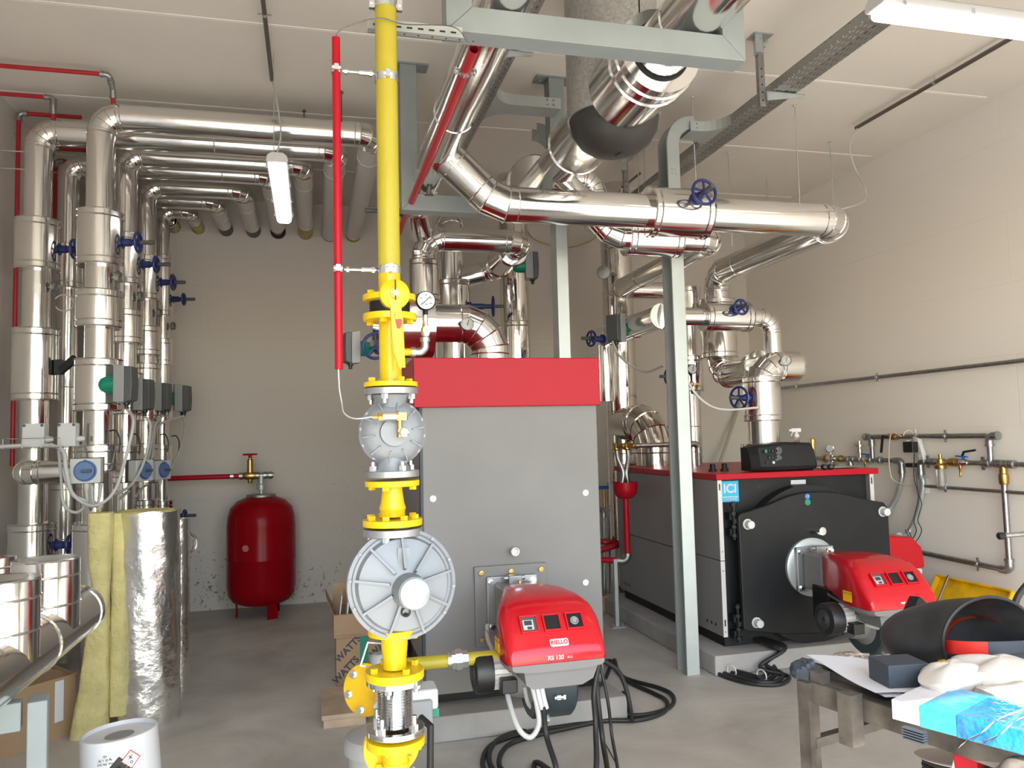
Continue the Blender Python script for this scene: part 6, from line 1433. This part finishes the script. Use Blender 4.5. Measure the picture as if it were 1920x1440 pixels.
for k in range(5): m.bar(o+ex*.03+V((0, 0, TZ-o.z-.008-.007*k)), o+ex*.09+V((0, 0, TZ-o.z-.008-.007*k))-ey*.004, .02, .003)
solo('comb_binding', m, 'bluebox', 'stack of thin dark plastic strips under the blue film pack', 'strips')
# under the table
q = at(1790, 1425, Z=.45); t = thing('cable_reel', 'round cable reel with black cable under the worktable', 'reel', q)
part('reel_disc', MB().lathe(q, (0.1, .1, 1), [(.12, 0), (.125, .004), (.12, .008)], 32), 'panel_edge', t); part('reel_disc', MB().lathe(q+V((0, 0, -.12)), (0.1, .1, 1), [(.12, 0), (.125, .004), (.12, .008)], 32), 'panel_edge', t)
m = MB()
for k in range(6): m.torus(q+V((0, 0, -.10+.018*k)), (.1, .1, 1), .095, .010, 28, 8)
part('wound_cable', m, 'rubber', t); part('reel_stand', MB().cyl((q.x, q.y, 0), (q.x, q.y, q.z-.11), .02, 12), 'rust', t)
q = at(1850, 1410, Z=TZ-.08); t = thing('red_tool', 'red metal tool with grey rail under the cloth bag strap', 'tool', q)
part('tool_body', MB().bar(q+V((-.10, -.03, -.01)), q+V((.10, .08, .03)), .06, .05), 'red', t, bevel=.006); part('tool_rail', MB().bar(q+V((-.05, -.08, -.03)), q+V((.14, .06, .0)), .04, .03), 'machined', t, bevel=.003)
part('tool_shelf', MB().bar(tb(.45, .5, .62), tb(1.5, .5, .62), .9, .012), 'rust', t)
# at the photo edge behind the table
q = at(1908, 1215, Y=2.05); solo('tool_case', MB().box((q.x+.10, q.y+.0, TZ+.045), (.24, .16, .085), Matrix.Rotation(.2, 3, 'Z')), 'dark_grey', 'dark tool case on the worktable beside the welding helmet', 'case', bevel=.01)
solo('rubber_hose', MB().tube(smooth([at(1935, 1085, Y=2.2), at(1908, 1120, Y=2.2), at(1897, 1165, Y=2.2), at(1896, 1200, Y=2.2), V((at(1896, 1200, Y=2.2).x, 2.2, TZ+.10))], 8), .011, 10), 'rubber', 'black hose rising at the photo edge beside the welding helmet', 'hose')

# ================================================================ clad header on its stand, near the riser wall
HX, HZm, Hr = -1.03, .87, .112
t = thing('clad_header', 'thick aluminium clad header pipe with two wide capped stubs, low beside the insulation roll', 'pipe', (HX, 2.6, HZm), 'clad header pipes')
part('header_cladding', clad([(HX, .5, HZm), (HX, 3.95, HZm)], Hr, joint=.94).lathe((HX, 3.95, HZm), (0, 1, 0), [(Hr*1.03, -.05), (Hr*1.03, 0), (Hr*.9, .02), (.02, .03)], 28), 'alu', t, ang=20)
for px, py in ((98, 1058), (8, 1098)):
    y = at(px, py, Z=1.14).y
    m = MB().lathe((HX, y, HZm+.02), (0, 0, 1), [(.120, 0), (.120, .268), (.1225, .272), (.118, .275)], 40)
    m.bead((HX, y, 1.10), (0, 0, 1), .12).bead((HX, y, .99), (0, 0, 1), .12); s_ = part('capped_stub', m, 'alu', t, ang=20)
    part('stub_lid', MB().lathe((HX, y, 1.157), (0, 0, 1), [(.118, 0), (.116, .006), (.02, .012), (.0, .012)], 40), 'alu_dull', s_, ang=20)
HX2 = at(-22, 1045, Z=1.14).x
y2 = at(-22, 1045, Z=1.14).y
t = thing('clad_header', 'second clad header with capped stub, cut by the photo edge behind the thick one', 'pipe', (HX2, 2.6, HZm), 'clad header pipes')
part('header_cladding', clad([(HX2, 2.2, HZm), (HX2, 4.3, HZm)], .10, joint=.94), 'alu', t, ang=20)
part('capped_stub', MB().lathe((HX2, y2, HZm), (0, 0, 1), [(.105, 0), (.105, .27), (.02, .28)], 40).bead((HX2, y2, 1.10), (0, 0, 1), .105), 'alu', t, ang=20)
# grey support frame below
a, b = at(-60, 1338, Z=.74), at(72, 1318, Z=.74)
t = thing('header_stand', 'grey painted steel stand under the clad header at the photo corner', 'stand', (b.x, b.y, 0))
dn = (b-a).normalized(); 
part('post', MB().bar((b.x, b.y, 0), (b.x, b.y, HZm-Hr), .095, .06, dn), 'frame', t, bevel=.005)
part('top_rail', MB().bar(V((b.x, b.y, HZm-Hr-.047))-dn*.047, V((b.x, b.y, HZm-Hr-.047))-dn*1.0, .06, .095), 'frame', t, bevel=.005)
q = V((b.x, b.y, HZm-Hr-.047))-dn*1.0; part('post', MB().bar((q.x, q.y, 0), (q.x, q.y, HZm-Hr), .095, .06, dn), 'frame', t, bevel=.005)

def carton(name, label, K, a, b, la, lb, h, th=.005, flaps=None, mtl='card', z=0, extra=None, lid=False):
    K, a, b = V(K), V(a).normalized(), V(b).normalized(); t = thing(name, label, 'box', K+V((0, 0, z)))
    m = MB()
    def wall(p, q, hh0, hh1): m.bar(p+V((0, 0, (hh0+hh1)/2)), q+V((0, 0, (hh0+hh1)/2)), th, hh1-hh0)
    P0, P1, P2, P3 = K, K+a*la, K+a*la+b*lb, K+b*lb
    for p, q in ((P0, P1), (P1, P2), (P2, P3), (P3, P0)): wall(p, q, z, z+h)
    m.bar((P0+P3)/2+V((0, 0, z+th/2)), (P1+P2)/2+V((0, 0, z+th/2)), lb, th)
    if lid: m.bar((P0+P3)/2+V((0, 0, z+h-th/2)), (P1+P2)/2+V((0, 0, z+h-th/2)), lb, th)
    part('box_walls', m, mtl, t)
    for p, q, o_, L_, dz_ in (flaps or []):
        f = MB(); f.add([V(p)+V((0, 0, z+h)), V(q)+V((0, 0, z+h)), V(q)+V(o_)*L_+V((0, 0, z+h+dz_)), V(p)+V(o_)*L_+V((0, 0, z+h+dz_))]+[v_+V((0, 0, -.004)) for v_ in (V(p)+V((0, 0, z+h)), V(q)+V((0, 0, z+h)), V(q)+V(o_)*L_+V((0, 0, z+h+dz_)), V(p)+V(o_)*L_+V((0, 0, z+h+dz_)))], [(0, 1, 2, 3), (7, 6, 5, 4), (0, 4, 5, 1), (1, 5, 6, 2), (2, 6, 7, 3), (3, 7, 4, 0)])
        part('box_flap', f, mtl, t)
    return t, (P0, P1, P2, P3)
K = at(140, 1375, Z=0); a_ = V((-.67, -.74, 0)); b_ = V((-.60, .80, 0))
bz = at(140, 1262, Y=K.y).z
bx, pp = carton('cardboard_box', 'large open cardboard box on the floor behind the header stand', K, a_, b_, .70, .42, bz, flaps=None)
part('flap_inside', MB().bar(pp[0]+b_.normalized()*.21+V((0, 0, bz-.02)), pp[0]+b_.normalized()*.21+a_.normalized()*.2+V((0, 0, bz-.10)), .4, .004), 'card', bx)
lp = K+a_.normalized()*.33+V((0, 0, bz*.55)); part('paper_label', MB().bar(lp+V((0, 0, 0))-V((0, 0, .0))+a_.normalized().cross(V((0, 0, 1)))*-.0045, lp+a_.normalized()*.14+a_.normalized().cross(V((0, 0, 1)))*-.0045, .002, .03), 'paper', bx)
lp = K+a_.normalized()*.07; part('paper_label', MB().bar(lp+V((0, 0, bz*.62))+a_.normalized().cross(V((0, 0, 1)))*-.0045, lp+a_.normalized()*.05+V((0, 0, bz*.62))+a_.normalized().cross(V((0, 0, 1)))*-.0045, .002, .22), 'paper', bx)

# ---- rolls of foil faced glass wool
RC = V((-.965, 5.12, 0)); RR_ = .185; RH = 1.215
t = thing('insulation_roll', 'tall standing roll of foil faced yellow glass wool beside the clad header', 'insulation roll', RC)
rnd = random.Random(5); g = []; nj = 64; ni = 44
for i in range(ni+1):
    z = RH*i/ni; row = []
    for j in range(nj+1):
        a = -2.25+2*pi*.80*j/nj; k = 1+.012*sin(9*a+z*7)+.008*sin(23*z+3*a)+.010*(rnd.random()-.5)
        row.append(RC+V((RR_*k*sin(a)*(1+.03*(1-z)), -RR_*k*cos(a)*(1+.03*(1-z)), z+.006*sin(5*a))))
    g.append(row)
part('foil_facing', MB().sheet(g), 'foil', t, 'crumpled foil facing', ang=60)
m = MB().lathe(RC, (0, 0, 1), [(RR_*.97, 0), (RR_*.96, RH-.012), (RR_*.80, RH+.004), (RR_*.62, RH-.006), (RR_*.4, RH+.004), (.01, RH-.004)], 40); part('wool_core', m, 'wool', t, 'yellow glass wool core')
def slabw(pts, nm, lab):
    """wool batt: pts = [(z, x centre, y, half width, half depth)]"""
    g = []; rnd = random.Random(len(pts)+int(pts[0][1]*100))
    P2 = []
    for (a, b) in zip(pts, pts[1:]):
        for k in range(5): f = k/5; P2.append([a[i]*(1-f)+b[i]*f for i in range(5)])
    P2.append(list(pts[-1]))
    for z, x, y, w, d in P2:
        row = []
        for j in range(20):
            a = 2*pi*j/20; cx = abs(cos(a))**.5*(1 if cos(a) > 0 else -1); sx = abs(sin(a))**.5*(1 if sin(a) > 0 else -1); k = 1+.10*(rnd.random()-.5)
            row.append(V((x+w*cx*k, y+d*sx*k, z)))
        g.append(row)
    m = MB().sheet(g, closed=True); m.add(g[0], [tuple(range(20))]); m.add(g[-1], [tuple(range(19, -1, -1))]); return part(nm, m, 'wool', t, lab, ang=70)
def rw(px0, px1, py, y): a, b = at(px0, py, Y=y), at(px1, py, Y=y); return (a.z, (a.x+b.x)/2, y, (b.x-a.x)/2, .05)
slabw([rw(206, 238, 1340, 4.97), rw(208, 236, 1200, 4.97), rw(212, 236, 1080, 4.99), rw(212, 240, 962, 5.02)], 'wool_edge', 'cut yellow wool edge of the roll')
yq = 4.93
def rq(px0, px1, py): a, b = at(px0, py, Y=yq), at(px1, py, Y=yq); return (max(.0, a.z), (a.x+b.x)/2, yq, (b.x-a.x)/2, .06)
slabw([rq(133, 202, 1384), rq(150, 205, 1290), rq(165, 206, 1180), rq(178, 205, 1120), rq(168, 208, 1060), rq(166, 212, 962)], 'wool_flap', 'loose yellow wool flap hanging off the roll')
q = at(332, 1300, Z=0)
solo('sheet_roll', MB().lathe(q, (0, 0, 1), [(.075, 0), (.075, 1.12), (.065, 1.12), (.065, .02)], 36, False), 'foil', 'narrow foil roll standing just behind the glass wool roll', 'roll')
q = at(348, 1020, Y=5.9); solo('clear_disc', MB().lathe(q, (.7, -.7, .1), [(.075, 0), (.085, .008), (.085, .02), (.06, .02), (.06, 0)], 36, False), 'clear', 'clear plastic spool leaning behind the foil rolls', 'spool')

# ---- upturned white bucket with hazard labels
bq = at(238, 1372, Z=.47); br_ = .142
t = thing('plastic_bucket', 'white plastic bucket upside down with black hazard diamonds, near the photo edge', 'bucket', (bq.x, bq.y, 0))
Rb = Matrix.Translation(V((bq.x, bq.y, .0))) @ Matrix.Rotation(radians(-4), 4, V((.4, 1, 0)))
m = MB().lathe((0, 0, 0), (0, 0, 1), [(br_*1.08, .0), (br_*1.08, .02), (br_*1.04, .03), (br_*.995, .465), (br_*.985, .475), (br_*.93, .477), (br_*.91, .462), (.05, .458), (.0, .458)], 56).xf(Rb)
bk = part('bucket_shell', m, 'white', t, ang=30)
part('dust_patch', MB().lathe((0, 0, .4585), (0, 0, 1), [(.0, .003), (.03, .003), (.055, .0)], 20).xf(Rb), 'concrete_block', t)
def onb(a, z, r=br_*1.012): return Rb @ V((r*sin(a), -r*cos(a), z))
def curvedquad(a, z, s, m_, nm, dr=0):
    pts = [[onb(a+s*(u-v)/br_*.5, z+s*.5*(u+v), br_*(1.0+.04*(1-(z+s*.5*(u+v))/.46))+.0012+dr) for v in (-1, -.33, .33, 1)] for u in (-1, -.33, .33, 1)]
    return part(nm, MB().sheet(pts), m_, bk)
curvedquad(.19, .385, .034, 'ink', 'hazard_diamond'); curvedquad(.40, .345, .034, 'ink', 'hazard_diamond'); curvedquad(.47, .398, .036, 'lever_red', 'hazard_diamond'); curvedquad(.47, .398, .031, 'white', 'hazard_diamond', .0006)
def lbl(s, size, a, z):
    nx = V((cos(a), sin(a), 0)); R3 = Rb.to_3x3(); tm = text(s, size, onb(a, z, br_*1.016+.002), R3 @ -nx, R3 @ V((0, 0, -1)), .0004); return tm
sym = MB().merge(lbl('x', .03, .46, .404)).merge(lbl('o', .022, .48, .386)); part('hazard_symbol', sym, 'ink', bk)
tm = lbl('DN 170', .034, -.14, .372); [tm.merge(lbl(w, .011, -.14, z)) for w, z in (('mm  EN 253', .400), ('kg 25  L 20', .414), ('CE', .428))]
part('label_lettering', tm, 'ink', bk)

# ================================================================ red expansion tank at the back wall
tc_ = V((-.475, 7.78, 0)); TR = .31
t = thing('expansion_tank', 'red expansion tank standing on the floor by the bare back wall', 'tank', tc_)
prof = [(.05, .10), (.18, .115), (.26, .15), (.30, .21), (TR, .29), (TR, .52), (TR+.003, .53), (TR+.003, .545), (TR, .555), (TR, .84), (.303, .92), (.28, 1.0), (.22, 1.065), (.13, 1.10), (.12, 1.105)]
part('tank_shell', MB().lathe(tc_, (0, 0, 1), prof, 56), 'tank_red', t)
part('top_flange', MB().lathe(tc_+V((0, 0, 1.10)), (0, 0, 1), [(.135, 0), (.135, .018), (.12, .024), (.03, .026)], 36), 'galv_dark', t)
for k in range(3): a = .5+2*pi*k/3; part('leg', MB().bar(tc_+V((.22*sin(a), -.22*cos(a), 0)), tc_+V((.22*sin(a), -.22*cos(a), .17)), .09, .012, (sin(a), -cos(a), 0)), 'tank_red', t)
part('label_spot', MB().lathe(tc_+V((-.12, -TR*.927, .66)), (-.36, -.93, 0), [(.03, -.004), (.03, .001)], 20), 'pink_pipe', t)
zp = at(470, 892, Y=7.78).z
part('neck_union', MB().lathe(tc_+V((0, 0, 1.12)), (0, 0, 1), [(.02, 0), (.02, .04), (.042, .045), (.042, .09), (.03, .10), (.028, zp-1.12)], 10), 'galv', t)
t = thing('tank_pipe', 'red pipe with brass valve joining the red tank to the risers', 'pipe', (-.9, 7.78, zp))
xa = at(320, 895, Y=7.7).x
part('pipe_run', MB().cyl((xa-.15, 7.78, zp), (-.62, 7.78, zp), .0235, 18), 'red', t)
x = at(432, 890, Y=7.78).x; part('pipe_clip', MB().lathe((x, 7.78, zp), (1, 0, 0), [(.024, 0), (.03, 0), (.03, .03), (.024, .03)], 18).cyl((x+.015, 7.78, zp), (x+.015, YB, zp), .006, 8), 'zinc', t)
m = MB()
for px in (452, 483, 497, 507): x = at(px, 890, Y=7.78).x; m.lathe((x-.02, 7.78, zp), (1, 0, 0), [(.028, 0), (.034, .004), (.034, .036), (.028, .04)], 14)
m.cyl((-.62, 7.78, zp), (at(513, 888, Y=7.78).x, 7.78, zp), .024, 14); part('grey_fittings', m, 'steel_pipe', t)
x = at(469, 890, Y=7.78).x; bvz = part('brass_valve', MB().lathe((x-.06, 7.78, zp), (1, 0, 0), [(.03, 0), (.036, .02), (.042, .06), (.036, .10), (.03, .12)], 16).lathe((x, 7.78, zp-.07), (0, 0, 1), [(.02, 0), (.025, .02), (.025, .10), (.03, .10), (.028, .22), (.018, .225), (.018, .235)], 16), 'brass', t)
part('red_handwheel', MB().lathe((x, 7.78, zp+.16), (0, 0, 1), [(.016, 0), (.016, .03), (.065, .032), (.068, .040), (.065, .048), (.01, .05)], 28), 'red', bvz)

# ================================================================ cartons and plank by the tall boiler
bp, pp = carton('cardboard_box', 'open cardboard box of papers stacked on top of a taped one beside the tall boiler', (.125, 5.36, 0), (1, 0, 0), (0, 1, 0), .40, .34, .15, z=.315,
    flaps=[((.125, 5.36, 0), (.125, 5.70, 0), (-1, 0, 0), .05, .12), ((.125, 5.70, 0), (.525, 5.70, 0), (0, 1, 0), .03, .14)])
part('front_flap', MB().bar((.325, 5.350, .315+.147), (.325, 5.346, .315+.02), .40, .004, (0, 1, 0)), 'card', bp)
rnd = random.Random(3)
for i in range(6):
    x = .165+.05*i; m = MB().box((x, 5.47+.03*(i % 2), .47), (.006+.004*(i % 3), .17, .22+.05*(i % 3)), Matrix.Rotation(.12-.02*i, 3, 'Y'))
    solo('paper_booklet', m, 'paper', 'white booklet standing in the open cardboard box', 'booklet', 'booklets in the open box')
lw, pp = carton('cardboard_box', 'taped cardboard box lowermost of the pair beside the tall boiler', (.14, 5.38, 0), (1, 0, 0), (0, 1, 0), .40, .34, .31, lid=True)
part('green_tape', MB().bb((.29, 5.372, .0), (.345, 5.3765, .31)), 'green', lw)
dx_ = V((.72, 0, .69)); dz_ = V((-.69, 0, .72))
for x, z in ((.20, .10), (.215, .235), (.43, .10), (.44, .25)):
    part('box_lettering', text('WATTS', .062, (x, 5.3765, z), dx_, dz_, .0006, bold=.002), 'bluebox', lw)
pa = [at(605, 1357, Z=0), at(675, 1352, Z=0), at(676, 1290, Z=.06), at(612, 1290, Z=.06)]
m = MB().bb((.035, 4.62, .045), (.29, 5.12, .072)).bb((.045, 4.62, 0), (.28, 4.70, .045)).bb((.045, 5.0, 0), (.28, 5.08, .045))
solo('wooden_pallet_piece', m, 'wood', 'short pale wooden board on battens lying on the floor by the cartons', 'board', bevel=.003)

# ================================================================ switch boxes, wire tray and cables at the risers
yT = 5.2; zt0, zt1 = at(60, 840, Y=yT).z, at(60, 822, Y=yT).z
xe_ = at(112, 830, Y=yT).x
t = thing('wire_tray', 'steel wire mesh cable tray end crossing in front of the first risers', 'cable tray', (-1.75, yT+.05, zt0))
m = MB()
for y in (yT, yT+.05, yT+.10, yT+.15): m.cyl((XL, y, zt0), (xe_, y, zt0), .0025, 6)
for y in (yT, yT+.15): m.cyl((XL, y, zt1), (xe_, y, zt1), .0025, 6)
for k in range(7):
    x = xe_-.10*k; m.tube([(x, yT, zt1), (x, yT, zt0), (x, yT+.15, zt0), (x, yT+.15, zt1)], .0025, 6)
part('tray_wires', m, 'zinc', t, ang=60)
for i, (px, w, lb_) in enumerate(((66, .12, 'pale junction box on the wire tray before the black lever riser'), (128, .10, 'pale junction box behind the wire tray end, next to the half hidden riser'))):
    q = at(px, 812, Y=yT+.10)
    t = thing('junction_box', lb_, 'junction box', (q.x, q.y, zt0+.002), 'junction boxes on the wire tray'); part('box_case', MB().bb((q.x-w/2, yT+.06, zt0+.004), (q.x+w/2, yT+.15, zt1+.09)), 'light_box', t, bevel=.006)
    part('box_screws', MB().lathe((q.x-w*.4, yT+.06, zt1+.078), (0, -1, 0), [(.009, 0), (.009, .003)], 10).lathe((q.x+w*.4, yT+.06, zt1+.078), (0, -1, 0), [(.009, 0), (.009, .003)], 10), 'dark_grey', t)
    part('side_gland', MB().lathe((q.x+w/2, yT+.10, zt0+.05), (1, 0, 0), [(.018, 0), (.018, .02), (.012, .04)], 12), 'light_box', t)
def rotary(c, d, lb_):
    c, d = V(c), V(d).normalized(); s = d.cross(V((0, 0, 1))).normalized(); z = V((0, 0, 1)); t = thing('rotary_switch', lb_, 'switch', c-z*.075, 'rotary switches on the risers')
    m = MB().prism([(-.085, -.075), (.085, -.075), (.085, .075), (-.085, .075)], c, s, z, -d*.07); part('switch_case', m, 'light_box', t, bevel=.006)
    part('grey_border', MB().prism([(-.085, -.08), (.085, -.08), (.085, .08), (-.085, .08)], c-d*.07, s, z, -d*.02), 'dark_grey', t)
    part('blue_dial', MB().lathe(c+s*.0, d, [(.055, 0), (.055, .015), (.052, .018)], 32).torus(c, d, .06, .005, 28, 6), 'dial_blue', t)
    part('dial_knob', MB().bar(c+d*.025-s*.04, c+d*.025+s*.015, .025, .018, z), 'dark_grey', t, bevel=.004)
    part('lower_gland', MB().lathe(c-d*.035-z*.075, -z, [(.016, 0), (.016, .02), (.010, .045)], 12), 'light_box', t); part('status_mark', MB().box(c+z*.062+d*.001, (.014, .004, .010)), 'ink', t)
    return c-d*.035-z*.12
q = at(160, 883, Y=5.24); SW = rotary((q.x, 5.235, q.z), (.0, -1, 0), 'switch box with blue rotary dial on the first near riser, below the wire tray')
q = at(228, 884, Y=6.0); SW2 = rotary((X1+.165, 6.05, q.z), (1, -.55, 0), 'switch box on the second near riser, dial turned aside')
q = at(288, 882, Y=6.75); SW3 = rotary((X1+.165, 6.78, q.z), (1, -.55, 0), 'switch box on the third near riser, partly behind cables')
def ac(k, pts, lb_): cable(lb_, [PORT[k]]+pts, .010, 'grey_cable', 'motor_cable', 'valve motor cables at the risers')
ac('B', [at(250, 790, Y=5.45), at(238, 850, Y=5.4), at(215, 920, Y=5.3), at(180, 948, Y=5.25), at(145, 935, Y=5.2), at(122, 895, Y=5.2), at(122, 850, Y=5.22), at(95, 833, Y=5.25)], 'grey cable swinging from the foremost valve motor down and up to the wire tray')
ac('D', [at(282, 800, Y=6.1), at(272, 860, Y=6.0), at(245, 910, Y=5.9), at(200, 930, Y=5.7), at(186, 915, Y=5.65)], 'grey cable of the second valve motor from the front')
ac('G', [at(296, 800, Y=6.9), at(284, 860, Y=6.6), at(262, 905, Y=6.4), at(235, 920, Y=6.2)], 'grey cable of the valve motor in the middle, thin one')
ac('F', [at(347, 800, Y=7.5), at(335, 850, Y=7.3), at(305, 895, Y=7.0), at(270, 912, Y=6.8), at(255, 930, Y=6.6)], 'grey cable of the rearmost valve motor')
ac('E', [at(290, 800, Y=6.7), at(280, 850, Y=6.5), at(262, 900, Y=6.3), at(225, 935, Y=6.0)], 'grey cable of the third valve motor from the front')
cable('grey cable loop under the rotary switch of the first riser', [SW, SW+V((.0, 0, -.08)), SW+V((-.06, .02, -.13)), SW+V((-.13, .03, -.08)), SW+V((-.15, .04, .08)), V((xe_-.03, yT+.08, zt0+.01))], .009, 'grey_cable', 'switch_cable')
cable('second grey cable loop at the rotary switch, the shorter drop', [SW+V((.03, .0, .03)), SW+V((.035, 0, -.06)), SW+V((.05, .03, -.10)), SW+V((.065, .05, -.02)), SW+V((.06, .06, .06))], .007, 'grey_cable', 'switch_cable')
cable('grey cables lying along the wire mesh tray', [V((XL+.02, yT+.07, zt0+.012)), V((-1.8, yT+.06, zt0+.013)), V((xe_-.1, yT+.07, zt0+.014)), at(118, 845, Y=yT), at(124, 880, Y=yT-.02), at(135, 925, Y=yT), at(160, 940, Y=yT+.03)], .012, 'grey_cable', 'switch_cable')
for i, (px, py, y) in enumerate(((205, 808, 5.4), (245, 815, 6.05), (300, 815, 6.8), (322, 818, 7.5))):
    q = at(px, py, Y=y); m = MB().tube(smooth([q, q+V((.04, -.01, .0)), q+V((.065, -.02, -.06)), q+V((.06, -.02, -.14))], 6), .005, 8); solo('sensor_lead', m, 'rubber', ('short black sensor lead on the first near riser', 'short black sensor lead on the second near riser', 'short black sensor lead on the third near riser', 'short black sensor lead on the thinnest riser')[i], 'cable', 'sensor leads on the risers')
q = at(116, 500, Y=5.75); solo('thin_cable', MB().torus(at(120, 568, Y=5.75), (.2, -1, 0), .055, .004, 28, 6, arc=5.3, a0=-2.6), 'grey_cable', 'thin grey cable coil hanging at the half hidden riser', 'cable')
